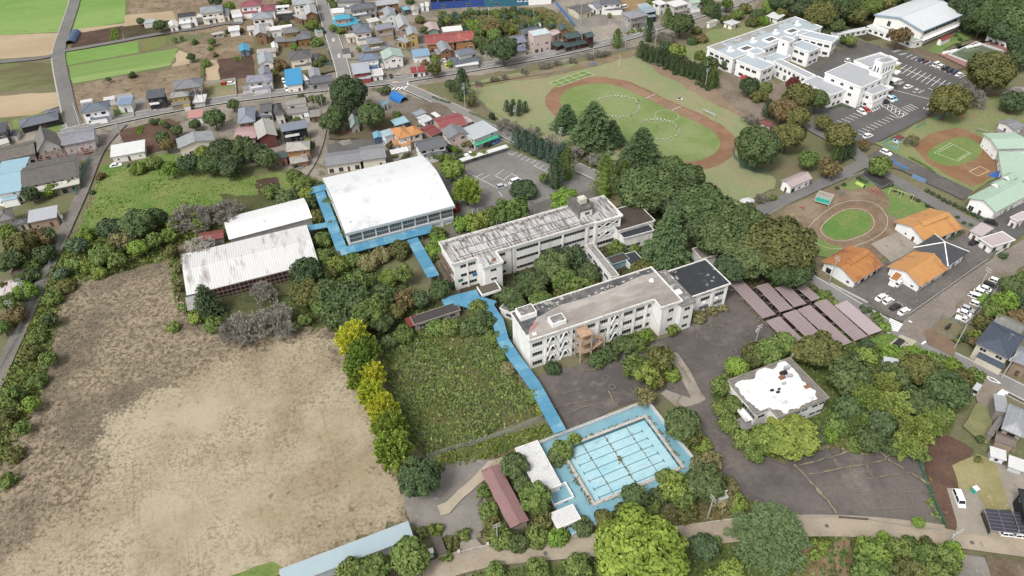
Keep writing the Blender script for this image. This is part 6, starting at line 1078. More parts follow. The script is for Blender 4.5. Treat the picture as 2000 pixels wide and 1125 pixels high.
for q in((495,388),(738,298),(955,214)):
 v=loc_of(R,q,7.4,'K');o=MB().box(v.x-3.4,v.x+3.4,v.y-2.3,v.y+2.3,7.4,7.9).obj('light_well',nw,R);MB().box(v.x-2.6,v.x+2.6,v.y-1.5,v.y+1.5,7.9,7.91).obj('well_shade_lid',mat((.06,.055,.05),var=.3,name='painted_well_shade'),o)  # dark lid on a closed box, its colour stands for shade down the well
 b=MB()
 for i in range(4):b.beam((v.x-2+i*1.3,v.y-1.5,7.95),(v.x-2+i*1.3,v.y+1.5,7.95),.12)
 b.obj('well_grille',STEEL,o)
for q in((1015,150),(797,235),(573,318),(345,408)):
 v=loc_of(R,q,7.4,'K');o=MB().box(v.x-1.6,v.x+1.6,v.y-1.1,v.y+1.1,7.4,7.75).obj('vent_base',nw,R);MB().box(v.x-.6,v.x+.6,v.y+.2,v.y+1.2,7.75,9.3).obj('vent_stack',nw,o)
nblock(((990,242),(1362,327),(1474,283)),7.5,blueroof,R)
nblock(((395,502),(650,605),(802,549)),7.2,blueroof,R)
nblock(((935,347),(1130,422),(1252,373)),7.3,blueroof,R)
nblock(((655,477),(772,527),(902,441)),4.2,blueroof,R)
nblock(((820,288),(930,325),(985,290)),10.6,greyroof,R,wins=[((8.2,),1.0,1.2,3,1,ALU,GLASS)])
nblock(((500,405),(582,448),(668,402)),9.0,blueroof,R)
nblock(((765,512),(1112,680),(1180,646)),6.4,greyroof,R,wins=[((4.0,),1.4,1.4,2.6,2,ALU,GLASS),((.6,),1.6,2.2,4.2,2,ALU,GLASS2)])
nblock(((1050,713),(1347,853),(1484,783)),6.4,greyroof,R,wins=[((4.0,.9),1.7,1.4,3.0,2,ALU,GLASS)])
a,c=at((450,655),3.2,'K'),at((560,700),3.2,'K');d=c-a;rz=math.atan2(d.y,d.x);v=rot2((a.x-R.location.x,a.y-R.location.y),-R.rotation_euler.z)
MB().slab([(0,-1.4,2.9),(d.length,-1.4,2.9),(d.length,.9,3.5),(0,.9,3.5)],.12).obj('red_canopy',mat('c23a38',.5,var=.08,name='red_canvas'),R,(v.x,v.y,0),rz-R.rotation_euler.z)
OW=[((1.0,4.4),1.6,1.3,4.6,2,ALU,GLASS),((7.4,),1.6,1.2,4.6,2,ALU,GLASS)]
R,rs,L,W=nblock(((258,320),(630,470),(866,352)),9.8,greyroof,None,'white office block with stepped stair tower beside the big car park','L',OW,name='office_building',cat='office building')
nblock(((545,207),(702,280),(905,168)),9.9,greyroof,R,None,'L',OW,par=.8)
nblock(((752,203),(835,243),(952,183)),15.0,greyroof,R,None,'L',[((11.2,),.7,2.2,1.6,1,ALU,GLASS),((4.4,8),1.4,1.2,2.6,2,ALU,GLASS)],par=.9)
nblock(((700,300),(835,345),(962,285)),11.4,greyroof,R,None,'L',[((1.,4.4,8.0),1.5,1.2,3.2,2,ALU,GLASS)])
nblock(((640,500),(742,545),(842,440)),6.6,greyroof,R,None,'L',[((1.,4.2),1.5,1.2,3.0,2,ALU,GLASS)])
nblock(((700,600),(745,618),(850,545)),3.4,greyroof,R,None,'L',[],.5)
for q,z in(((972,215),12.4),((975,300),9.2),((965,375),6.2),((905,460),3.4)):
 v=loc_of(R,q,z,'L');MB().box(v.x-2.2,v.x+1.4,v.y-1.4,v.y+1.4,z-.9,z).obj('stair_landing',nw,R)
v=loc_of(R,(865,190),15,'L');b=MB()
for i in range(5):b.beam((v.x-2.4+i*1.2,v.y-1.6,15.0),(v.x-2.4+i*1.2,v.y+1.6,16.2),.12);b.beam((v.x-2.4,v.y-1.6+i*.8,15.9),(v.x+2.4,v.y-1.6+i*.8,15.9),.1)
b.obj('roof_frame',STEEL,R)
R,L,W=gable_shed('big white sports hall with blue-edged white roof',((770,380),(1290,166),(700,-22)),8.0,2.6,metal('eef1f3'),mat((.72,.70,.66),.8,var=.05,name='hall_wall'),'M','sports_hall','sports hall',.6,metal('e3e8ec'))
for x in(-L/2-.1,L/2-.1):
 for s_ in(-1,1):MB().slab([(x,s_*W/2,8.1),(x+.3,s_*W/2,8.1),(x+.3,0,10.7),(x,0,10.7)][::s_ if s_>0 else-1][::-1]if s_<0 else[(x,0,10.7),(x+.3,0,10.7),(x+.3,W/2,8.1),(x,W/2,8.1)],.7).obj('blue_verge',mat('a9cbe6',.6,var=.04,name='pale_blue_trim'),R)
MB().box(-L/2,L/2,-W/2-.15,-W/2,7.5,8.05).obj('eaves_trim',mat('a9cbe6',.6,var=.04,name='pale_blue_trim'),R)
for i in range(9):window(R,-L/2+4+i*(L-9)/8.6,-W/2+.6,5.2,0,3.0,1.9,3)
for i in range(9):window(R,-L/2+4+i*(L-9)/8.6,-W/2+.6,1.0,0,2.4,1.2,2,ALU,GLASS2)
MB().box(-L/2+1,L/2-1,-W/2-1.3,-W/2+.6,3.2,3.5).obj('canopy',nw,R)
for y in(-W/2*.35,W/2*.35):window(R,-L/2+.6,y,4.6,-math.pi/2,1.8,2.6,2)
flat_block('green-grey flat annex roof along the end of the sports hall',((150,292),(655,512),(742,452)),3.6,flatm('a3b5a5'),nw,'M',par=.3,wins=W1)
flat_block('white covered corridor roof leading to the sports hall',((80,318),(395,425),(442,396)),3.4,flatm('eceeee'),nw,'M',name='covered_corridor',cat='corridor',par=0,wins=W1)
flat_block('narrow white covered corridor behind the white school',((1430,240),(1720,185),(1712,160)),3.0,flatm('e9ebeb'),nw,'K',name='covered_corridor',cat='corridor',par=0,wins=W1)
flat_block('small white porch roof at the bend of the covered corridor',((1330,215),(1440,225),(1400,175)),3.0,flatm('eeeeec'),nw,'K',name='porch',cat='porch',par=0)
ctr,rz,L,W=frame((955,652),(1290,812),(1850,592),1.3,'M')
R=thing('swimming_pool','school pool with murky green water and red deck','swimming pool',ctr,rz);l,w_=L/2,W/2
wa=[loc_of(R,q,1.3,'M')for q in((1065,665),(1352,778),(1790,628),(1415,505))]
oc=[(-l,-w_),(l,-w_),(l,w_),(-l,w_)];ic=[(v.x,v.y)for v in wa]
b=MB()
for i in range(4):j=(i+1)%4;b.prism([oc[i],oc[j],ic[j],ic[i]],.9,1.3)
b.obj('deck',mat('b5827a',.8,var=.15,sc=.5,stain='9a9088',st_sc=.2,name='red_deck'),R)
cI=(sum(p[0]for p in ic)/4,sum(p[1]for p in ic)/4)
b=MB()
for i in range(4):
 j=(i+1)%4;q0=ic[i];q1=ic[j];s0=(cI[0]+(q0[0]-cI[0])*.9,cI[1]+(q0[1]-cI[1])*.9);s1=(cI[0]+(q1[0]-cI[0])*.9,cI[1]+(q1[1]-cI[1])*.9);b.prism([q0,q1,s1,s0],.2,1.45)
b.obj('rim',mat('dfe3e0',.6,var=.1,name='pool_rim_white'),R)
wm_=mat('85907c',.06,var=.1,sc=.3,spec=.5,c2='6b7a52',st_sc=.12,name='murky_water')
MB().prism([(cI[0]+(p[0]-cI[0])*.9,cI[1]+(p[1]-cI[1])*.9)for p in ic],.3,.95).obj('water',wm_,R)
for i in range(8):
 t=i/7;MB().box(-l+(2*l)*t-.12,-l+(2*l)*t+.12,-w_+.1,-w_+.4,0,.9).obj('deck_post',STEEL,R)
for t in(.1,.24,.52,.66):MB().box(-l+.6,-l+1.8,-w_+W*t-2,-w_+W*t+2,1.3,2.0).obj('bench',nw,R)
flat_block('long grey-roofed changing building behind the green-watered pool',((1545,425),(1895,560),(1965,500)),3.6,flatm('b9b9b7'),nw,'M',name='changing_room',cat='changing room',par=0,wins=W1)
mint=metal('bfdcc4');nwall='e6e6e2'
house('W','nursery school with mint green metal roofs around a small grass oval',((1105,1055),(1430,880),(1195,752)),4.6,'gable',2.0,mint,nwall,.8,1,'nursery_school','nursery')
house('W','+',((1122,512),(1165,762),(1420,735)),4.4,'shed',.8,mint,nwall,.8,1)
house('W','+',((1118,500),(1420,492),(1400,350)),5.4,'gable',1.0,mint,nwall,.8,1)
R=LASTH[0]
for q in((1130,800),(1230,735)):
 v=loc_of(R,q,6.2,'W');b=MB();b.slab([(v.x-2,v.y-1.8,5.9),(v.x+2,v.y-1.8,5.9),(v.x+2,v.y,7.2),(v.x-2,v.y,7.2)],.15);b.slab([(v.x-2,v.y,7.2),(v.x+2,v.y,7.2),(v.x+2,v.y+1.8,5.9),(v.x-2,v.y+1.8,5.9)],.15);o=b.obj('dormer',mint,R)
 MB().face([(v.x-1.8,v.y-1.6,5.4),(v.x-1.8,v.y+1.6,5.4),(v.x-1.8,v.y,7.0)][::-1]).obj('dormer_front',nw,o)
orange=mat('e0a055',.55,var=.10,sc=.5,stain='b06a3a',st_sc=.16,st_lo=.55,st_hi=.70,seam=.9,seam_ax=0,seam_w=.2,seam_k=.9,name='orange_tiles')
orange2=mat('d08a45',.6,var=.16,sc=.5,stain='8a5236',st_sc=.14,st_lo=.50,st_hi=.70,seam=.9,seam_ax=0,seam_w=.2,seam_k=.88,name='weathered_orange_tiles')
for i,(d,abc,rm)in enumerate((('orange-roofed nursery building beside the playground oval',((1270,378),(1642,236),(1290,42)),orange),('weathered orange-roofed nursery building under the big tree',((570,777),(847,601),(540,378)),orange2),('orange-roofed nursery building joined to a dark pyramid roof',((1217,817),(1500,640),(1175,445)),orange))):
 house('O',d,abc,3.4,'gable',2.3,rm,'dfe0e0',.8,1,'nursery_school','nursery');R=LASTH[0]
 _,_,L,W=frame(*abc,3.4,'O')
 if i<2:
  b=MB();z1=6.1;b.slab([(-L*.28,-W*.12,z1-.55),(L*.42,-W*.12,z1-.55),(L*.42,0,z1),(-L*.28,0,z1)],.15);b.slab([(-L*.28,0,z1),(L*.42,0,z1),(L*.42,W*.12,z1-.55),(-L*.28,W*.12,z1-.55)],.15);o=b.obj('raised_ridge',rm,R)
  MB().box(-L*.27,L*.41,-W*.10,W*.10,4.9,z1-.6).obj('ridge_wall',nw,o)
house('O','dark slate pyramid roof with pale ridges beside the orange nursery',((1147,427),(1491,612),(1700,467)),4.4,'hip',3.0,tile('55575c'),'e9e9e8',.7,1,'nursery_hall','nursery',True,nw)
flat_block('white porch with orange lean-to roof at the nursery entrance',((905,735),(985,770),(1030,690)),3.0,orange2,nw,'O',name='porch',cat='porch',par=0)
# ================================================================ TREES AND PLANTS
def icos(sub=1):
 import bmesh
 b=bmesh.new();bmesh.ops.create_icosphere(b,subdivisions=sub,radius=1);v=np.array([p.co[:]for p in b.verts]);f=np.array([[q.index for q in p.verts]for p in b.faces]);b.free();return v,f
ICO=icos(1)
def core(lobes,k=.66):
 V=[];F=[];n=0
 for c,r in lobes:
  v=ICO[0]*(r*k)*RNG.uniform(.85,1.12,(len(ICO[0]),1))+c;V.append(v);F.append(ICO[1]+n);n+=len(v)
 return np.vstack(V),np.vstack(F)
def sph(n):
 d=RNG.normal(size=(n,3));return d/np.linalg.norm(d,axis=1,keepdims=True)
def crown(sp,key,Rm,seed):
 """crown in metres for radius Rm; base of the tree at z=0.  returns mesh, trunk height, trunk radius"""
 global RNG
 save=RNG;RNG=np.random.default_rng(seed*131+hash_(sp)*7+int(Rm*10));cs=min(.55,.22+.05*Rm)
 P=[];N=[];T=[];lob=[];dirs=None;su=sv=cs
 if sp in('round','broad','loose','dome','shrub','flat'):
  Hh={'round':1.9,'broad':1.75,'loose':1.9,'dome':1.35,'shrub':1.15,'flat':1.2}[sp]*Rm;zb={'round':.32,'broad':.25,'loose':.3,'dome':.05,'shrub':.0,'flat':.35}[sp]*Hh
  nl=int({'round':26,'broad':20,'loose':15,'dome':22,'shrub':8,'flat':14}[sp]*(1 if Rm>2 else.6))+1;rz=(Hh-zb)/2;cz=zb+rz
  lr={'round':.34,'broad':.38,'loose':.36,'dome':.36,'shrub':.5,'flat':.38}[sp]
  if Rm>3:nl=int(nl*(1.5 if Rm<5 else 2.0));lr*=.84 if Rm<5 else.74
  for i in range(nl):
   t=(i+.5)/nl;zz=1-1.75*t;ph=2.399963*i+RNG.uniform(-.3,.3);s=math.sqrt(max(0,1-zz*zz));k=(RNG.uniform(.52,.74)if sp!='loose' else RNG.uniform(.42,.84))*(1.08 if Rm>3 else 1)
   lob.append((np.array([s*math.cos(ph)*k*Rm,s*math.sin(ph)*k*Rm,cz+zz*k*rz]),lr*Rm*RNG.uniform(.8,1.15)))
  lob.append((np.array([0,0,cz]),.55*Rm*min(1,rz/Rm)))
  dens={'loose':.62,'shrub':.9}.get(sp,1.0)
  for j,(c,r)in enumerate(lob[:-1]):
   n=int(dens*4*math.pi*r*r*1.15/(cs*cs*1.1))+8;d=sph(n);d[:,2]=d[:,2]*.8+.25;d/=np.linalg.norm(d,axis=1,keepdims=True)
   p=c+d*r*RNG.uniform(.78,1.08,(n,1));out=np.ones(n,bool)
   for q,(c2,r2)in enumerate(lob):
    if q!=j:out&=np.linalg.norm(p-c2,axis=1)>r2*.82
   p=p[out];d=d[out];P.append(p);N.append(d+RNG.normal(size=d.shape)*.38+np.array([0,0,.15]));T.append(np.clip(RNG.uniform(.28,.72)+RNG.normal(0,.16,len(p)),0,1))
  P=np.vstack(P);N=np.vstack(N);T=np.concatenate(T);keep=P[:,2]>.05;P,N,T=P[keep],N[keep],T[keep]
  V=cards(P,N,cs*RNG.uniform(.6,1.25,len(P)),cs*RNG.uniform(.4,.8,len(P)));th,tr=cz,.05*Rm+.06
 elif sp in('ginkgo','spiky','bamboo'):
  Hh={'ginkgo':2.3,'spiky':2.6,'bamboo':2.2}[sp]*Rm;ns={'ginkgo':46,'spiky':30,'bamboo':26}[sp]if Rm<7 else 120
  for i in range(ns):
   zz=1-1.5*(i+.5)/ns;ph=2.399963*i+RNG.uniform(-.25,.25);s=math.sqrt(max(0,1-zz*zz));d=np.array([s*math.cos(ph),s*math.sin(ph),zz*.9+.35]);d/=np.linalg.norm(d)
   c0=np.array([0,0,Hh*.42]);L=Rm*(1.15 if zz<.3 else 1.05+.25*zz)*RNG.uniform(.82,1.06);up=d*L*np.array([1,1,1.1])
   if sp=='bamboo':up=up*np.array([.95,.95,1.25])
   n=max(14,int(L*L*2.6/(cs*cs)));t=RNG.uniform(.25,1,n)**.8;wd=(.20 if Rm<7 else.12)*Rm*np.sin(np.clip(t,0,1)*math.pi*.93+.18)[:,None]
   p=c0+t[:,None]*up+RNG.normal(size=(n,3))*wd*.55
   if sp=='bamboo':p[:,2]-=(t**3)*Rm*.35
   P.append(p);dd=d[None,:]*.8+RNG.normal(size=(n,3))*.55+np.array([0,0,.35 if sp!='bamboo' else-.15]);N.append(dd);T.append(np.clip(RNG.uniform(.3,.7)+.25*(t-.6)*0+RNG.normal(0,.14,n),0,1));lob.append((c0+up*.52,.17*Rm))
  lob.append((np.array([0,0,Hh*.42]),.55*Rm));P=np.vstack(P);N=np.vstack(N);T=np.concatenate(T);k=P[:,2]>.1;P,N,T=P[k],N[k],T[k]
  V=dcards(P,N,cs*RNG.uniform(.9,1.6,len(P)),cs*RNG.uniform(.3,.5,len(P)));th,tr=Hh*.5,.05*Rm+.06
 elif sp in('cedar','fir'):
  Hh=(2.5 if sp=='cedar' else 3.0)*Rm;z=.12*Hh;tier=0
  while z<Hh*.98:
   f=(z/Hh-.08)/.92;r=Rm*(1-f)**(.62 if sp=='cedar' else.8)*(1+.08*math.sin(tier*2.1));nb=max(4,int(9*(1-f)+5));off=RNG.uniform(0,6)
   for i in range(nb):
    ph=off+6.283*i/nb+RNG.uniform(-.22,.22);L=r*RNG.uniform(.78,1.1);rise=RNG.uniform(.0,.25)
    n=max(8,int(L*1.15*r*.30*2+L*4.2/cs));t=RNG.uniform(.12,1,n);w_=.30*L*(1-t*.75)
    side=RNG.uniform(-1,1,n)*w_;x=t*L;p=np.stack([math.cos(ph)*x-math.sin(ph)*side,math.sin(ph)*x+math.cos(ph)*side,z+rise*x-.30*L*t*t-np.abs(side)*.25+RNG.normal(0,.12,n)],1)
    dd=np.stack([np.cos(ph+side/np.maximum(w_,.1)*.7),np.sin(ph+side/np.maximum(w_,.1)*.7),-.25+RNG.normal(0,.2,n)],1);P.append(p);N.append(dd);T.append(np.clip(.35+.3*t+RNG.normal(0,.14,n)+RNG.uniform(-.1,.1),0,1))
   lob.append((np.array([0,0,z]),r*.55));z+=max(.5,Hh*.055*(1-f*.4));tier+=1
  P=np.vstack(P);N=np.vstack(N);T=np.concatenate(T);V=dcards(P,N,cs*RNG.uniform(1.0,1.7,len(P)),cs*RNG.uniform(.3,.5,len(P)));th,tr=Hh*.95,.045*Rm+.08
 elif sp in('column','cone'):
  Hh=(4.4 if sp=='column' else 3.0)*Rm;n=int(5.2*Rm*Hh/(cs*cs));t=RNG.uniform(0,1,n)**.9;z=Hh*(.06+.94*t)
  prof=(np.clip(1-t,0,1)**.55*np.minimum(1,(t+.10)*5))if sp=='cone' else(np.clip(1-t,0,1)**.45*np.minimum(1,(t+.12)*4))
  ph=RNG.uniform(0,6.283,n);lump=1+.16*np.sin(ph*5+z*1.7/Rm*3)+.10*np.sin(ph*3-z*3.1/Rm);r=Rm*prof*lump*RNG.uniform(.72,1.02,n)
  P=np.stack([r*np.cos(ph),r*np.sin(ph),z],1);N=np.stack([np.cos(ph)*.8,np.sin(ph)*.8,np.full(n,.75)],1)+RNG.normal(size=(n,3))*.3
  T=np.clip(.5+.22*np.sin(ph*5+z*1.7/Rm*3)+RNG.normal(0,.15,n),0,1);V=dcards(P,N,cs*RNG.uniform(.9,1.5,n),cs*RNG.uniform(.3,.5,n))
  for q in np.linspace(.08,.9,9):lob.append((np.array([0,0,Hh*q]),max(.1,Rm*.85*(1-q)**.5*min(1,(q+.1)*5))))
  th,tr=Hh*.9,.05*Rm+.05
 elif sp=='palm':
  Hh=2.4*Rm
  for i in range(26):
   ph=2.4*i;el=RNG.uniform(-.3,1.1);n=16;t=np.linspace(.05,1,n);L=Rm*RNG.uniform(.8,1.05);p=np.stack([np.cos(ph)*t*L*math.cos(el),np.sin(ph)*t*L*math.cos(el),Hh*.75+t*L*math.sin(el)-.55*L*t*t],1)
   for s_ in(-1,1):P.append(p);N.append(np.stack([np.cos(ph+s_*.9)+0*t,np.sin(ph+s_*.9)+0*t,-.3+0*t],1));T.append(np.full(n,RNG.uniform(.3,.7)))
  P=np.vstack(P);N=np.vstack(N);T=np.concatenate(T);V=dcards(P,N,.42*Rm,.06*Rm);lob.append((np.array([0,0,Hh*.75]),.2*Rm));th,tr=Hh*.75,.14*Rm
 ext=core(lob)if lob else None;me=quads_mesh('crown',V,T,leaf(key),ext);RNG=save;return me,th,tr,Hh
def hash_(s):return sum(ord(c)*(i+1)for i,c in enumerate(s))%97
def limbs(th,tr,Rm,seed,bare=False):
 rr=random.Random(seed);b=MB();n=3 if not bare else 4
 fork=th*.45 if not bare else th*.3
 b.tube((0,0,-.1),(rr.uniform(-.1,.1)*tr*3,0,fork),tr*1.25,tr*.85,7)
 for i in range(n):
  a=6.283*i/n+rr.uniform(-.4,.4);b.tube((0,0,fork*.97),(math.cos(a)*Rm*.4,math.sin(a)*Rm*.4,min(th*1.05,fork+Rm*.55)),tr*.62,tr*.22,5)
 return b
def bare_tree(Rm,seed,key):
 rr=random.Random(seed);b=MB();tips=[]
 def grow(p,d,L,r,lv):
  q=p+d*L
  b.tube(p,q,r,r*.62,5 if lv<2 else 3,cap=False)
  if lv>=4:tips.append((q,d));return
  for _ in range(3 if lv<3 else 3):
   nd=(d+Vector((rr.gauss(0,.62),rr.gauss(0,.62),rr.gauss(.02,.34)))).normalized();grow(p.lerp(q,rr.uniform(.6,1)),nd,L*rr.uniform(.62,.86),r*.58,lv+1)
 for i in range(4):
  a=6.283*i/4+rr.uniform(-.5,.5);grow(Vector((0,0,Rm*.22)),Vector((math.cos(a)*.8,math.sin(a)*.8,.75)).normalized(),Rm*.42,.05*Rm,0)
 br=b.mesh('branches',mat((.17,.155,.145),var=.25,sc=1.5,name='grey_bark'))
 p=np.array([t[0][:]for t in tips]);d=np.array([t[1][:]for t in tips]);p=np.repeat(p,7,0);d=np.repeat(d,7,0)+RNG.normal(size=(len(p),3))*.7
 tw=quads_mesh('twigs',dcards(p,d,.16*Rm*RNG.uniform(.6,1.3,len(p)),.014*Rm+.012),np.clip(RNG.normal(.5,.2,len(p)),0,1),leaf(key));t=MB().tube((0,0,-.1),(0,0,Rm*.26),.085*Rm,.06*Rm,7).mesh('trunk',mat((.15,.135,.125),var=.25,sc=1.5,name='grey_bark2'));return t,br,tw
TREE={};SIZES=(.7,1.1,1.7,2.6,4.0,6.0,9.0)
HR={'round':1.9,'broad':1.75,'loose':1.9,'dome':1.35,'shrub':1.15,'flat':1.2,'ginkgo':2.3,'spiky':2.6,'bamboo':2.2,'cedar':2.5,'fir':3.0,'column':4.4,'cone':3.0,'palm':2.4,'bare':1.9}
CZ={'round':.62,'broad':.6,'loose':.62,'dome':.5,'shrub':.45,'flat':.62,'ginkgo':.55,'spiky':.5,'bamboo':.55,'cedar':.42,'fir':.42,'column':.47,'cone':.42,'palm':.7,'bare':.62}
NT=[0]
def plant(sp,key,q,wpx,desc,sh='0',name='tree',cat='tree',hs=1.0,group=None,share=False,base=False,loc=None):
 NT[0]+=1;i=NT[0]
 if loc is None:
  x,y=px(q,sh);wpx=wpx/SHEET[sh][2]
  g=at(q,0,sh);s=proj(g)[2];Rm=wpx/2/s
  for _ in range(2):
   H=HR[sp]*Rm*hs;z=0 if base else CZ[sp]*H;g=at(q,z,sh);s=proj(g)[2];Rm=wpx/2/s
  loc=(g.x,g.y,0)
 else:Rm=wpx
 c=min(SIZES,key=lambda v:abs(math.log(v/Rm)));var=i%(3 if c<5 else 2);k=(sp,key,c,var);f=Rm/c
 if k not in TREE:
  if sp=='bare':TREE[k]=bare_tree(c,i*7,key)
  else:
   me,th,tr,Hh=crown(sp,key,c,var+1);TREE[k]=(limbs(th,tr,c,i).mesh('trunk',BARK),me)
 t=thing(name,desc,cat,loc,random.uniform(0,6.28),group,share);t.scale=(f,f,f*hs)
 ms=TREE[k];link('trunk',ms[0],t)
 if sp=='bare':link('branches',ms[1],t);tw=link('twigs',ms[2],t)
 else:link('crown',ms[1],t)
 return t
def many(rows,sh='0'):
 for r in rows:
  if r[0]=='shrub' and len(r)<6:r=(*r,'0',SH)
  plant(r[0],r[1],r[2],r[3],r[4],r[5]if len(r)>5 else sh,**(r[6]if len(r)>6 else{}))
SH=dict(name='shrub',cat='shrub')
D_='big dark evergreen tree';
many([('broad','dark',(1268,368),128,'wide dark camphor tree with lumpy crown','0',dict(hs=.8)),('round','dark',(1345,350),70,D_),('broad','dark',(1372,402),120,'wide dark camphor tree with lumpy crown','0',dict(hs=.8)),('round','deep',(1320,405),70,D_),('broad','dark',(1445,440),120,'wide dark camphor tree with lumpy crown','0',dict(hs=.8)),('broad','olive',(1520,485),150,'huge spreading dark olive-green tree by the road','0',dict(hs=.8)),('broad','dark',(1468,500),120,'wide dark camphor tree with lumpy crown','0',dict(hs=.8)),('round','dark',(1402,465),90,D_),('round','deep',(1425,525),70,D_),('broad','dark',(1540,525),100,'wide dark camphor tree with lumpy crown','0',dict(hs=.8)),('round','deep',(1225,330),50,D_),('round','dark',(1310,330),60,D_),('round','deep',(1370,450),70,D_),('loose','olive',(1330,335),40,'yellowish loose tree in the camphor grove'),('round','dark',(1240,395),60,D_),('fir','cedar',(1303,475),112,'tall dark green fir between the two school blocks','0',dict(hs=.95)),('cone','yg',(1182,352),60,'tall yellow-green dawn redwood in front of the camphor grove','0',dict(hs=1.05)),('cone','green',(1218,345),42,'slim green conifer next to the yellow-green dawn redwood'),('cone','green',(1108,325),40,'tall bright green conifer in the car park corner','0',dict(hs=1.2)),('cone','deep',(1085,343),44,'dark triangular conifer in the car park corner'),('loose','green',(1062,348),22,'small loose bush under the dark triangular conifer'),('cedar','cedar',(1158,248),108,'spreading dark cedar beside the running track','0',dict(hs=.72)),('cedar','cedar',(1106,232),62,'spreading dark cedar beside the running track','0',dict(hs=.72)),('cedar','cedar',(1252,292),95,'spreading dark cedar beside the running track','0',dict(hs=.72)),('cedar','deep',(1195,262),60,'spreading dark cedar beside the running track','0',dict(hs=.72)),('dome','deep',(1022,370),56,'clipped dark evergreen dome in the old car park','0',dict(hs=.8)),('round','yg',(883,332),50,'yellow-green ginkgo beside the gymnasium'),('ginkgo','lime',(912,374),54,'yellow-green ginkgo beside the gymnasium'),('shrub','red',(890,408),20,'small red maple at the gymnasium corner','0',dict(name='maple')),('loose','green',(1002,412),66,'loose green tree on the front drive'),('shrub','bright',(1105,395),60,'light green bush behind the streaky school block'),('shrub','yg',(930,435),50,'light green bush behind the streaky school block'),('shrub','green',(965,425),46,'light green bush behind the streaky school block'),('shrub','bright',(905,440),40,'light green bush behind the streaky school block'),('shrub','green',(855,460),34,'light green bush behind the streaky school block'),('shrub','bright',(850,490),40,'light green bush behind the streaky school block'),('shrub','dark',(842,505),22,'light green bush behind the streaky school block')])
for i,(x,y)in enumerate(((1010,272),(1026,278),(1041,286),(1056,293),(1071,300),(1087,308),(1099,302))):plant('cone','blue',(x,y),30,'blue-green conifer in the row along the old car park',group='conifer row along the old car park')
for x,y in((990,208),(1002,206),(1015,207),(1026,210),(998,216),(1012,217)):plant('column','deep',(x,y),15,'dark spiky juniper in the clump beside the playing field',group='juniper clump',hs=.75)
C_='dark green tree overgrowing the school courtyard'
many([('broad','dark',(1078,520),74,C_),('broad','dark',(1040,555),64,C_),('round','green',(1100,548),56,C_),('loose','deep',(1120,505),58,C_),('round','green',(1055,590),50,C_),('broad','dark',(1150,535),50,C_),('loose','green',(1130,565),60,C_),('round','dark',(1000,580),50,C_),('shrub','olive',(1105,585),60,'olive bush behind the brown-roofed school block'),('shrub','yg',(1060,605),44,'olive bush behind the brown-roofed school block'),('shrub','green',(1155,560),40,'olive bush behind the brown-roofed school block'),('loose','deep',(1085,480),40,'open feathery tree against the streaky school block'),('shrub','dark',(975,575),34,'olive bush behind the brown-roofed school block'),('round','dark',(1010,600),40,C_),('shrub','bright',(1145,470),30,'ivy-like bush on the covered bridge'),('shrub','olive',(1255,530),50,'olive bush beside the covered bridge'),('shrub','green',(1205,485),34,'green bush under the white annex'),('shrub','green',(1240,485),22,'green bush under the white annex')])
T_='dark green tree in the thicket behind the sandy field'
many([('dome','deep',(598,532),66,'smooth dark rounded evergreen at the end of the long shed','0',dict(hs=1.2)),('broad','dark',(680,590),92,T_),('broad','green',(720,610),80,T_),('round','dark',(640,570),60,T_),('broad','olive',(600,575),66,'olive-green tree below the long shed'),('round','dark',(748,580),56,T_),('loose','green',(700,555),60,T_),('broad','dark',(660,620),60,T_),('round','green',(625,600),40,T_),('round','dark',(745,630),50,T_),('broad','deep',(690,635),56,T_),('loose','green',(785,535),46,T_),('round','olive',(770,610),40,T_),('round','dark',(858,566),46,'dark tree at the foot of the streaky school block'),('round','deep',(820,585),40,T_),('loose','rust',(793,585),48,'reddish half-bare tree in the thicket'),('cedar','deep',(404,590),64,'dark conifer in front of the long corrugated shed'),('bare','twig',(475,620),90,'grey leafless tree in front of the long shed'),('bare','twig',(525,605),90,'grey leafless tree in front of the long shed'),('bare','twig',(510,560),60,'grey leafless tree in front of the long shed'),('bare','twig',(452,640),70,'grey leafless tree in front of the long shed'),('bare','twig',(545,630),64,'grey leafless tree in front of the long shed'),('bare','twig',(365,410),84,'grey leafless tree behind the shorter shed'),('bare','twig',(432,398),80,'grey leafless tree behind the shorter shed'),('bare','pale',(385,470),62,'pale whitish bare tree beside the maroon roof'),('bare','pale',(370,500),46,'pale whitish bare tree beside the maroon roof'),('round','dark',(268,438),70,'dark rounded tree at the edge of the meadow'),('round','deep',(215,448),50,'dark rounded tree at the edge of the meadow'),('round','dark',(305,425),46,'dark rounded tree at the edge of the meadow'),('loose','drygreen',(240,470),50,'dry tangled bush in the weed border','0',SH),('round','bright',(270,485),40,'bright green bush in the weed border','0',SH),('round','green',(200,498),50,'bright green bush in the weed border','0',SH)])
B_='weedy bush on the overgrown border'
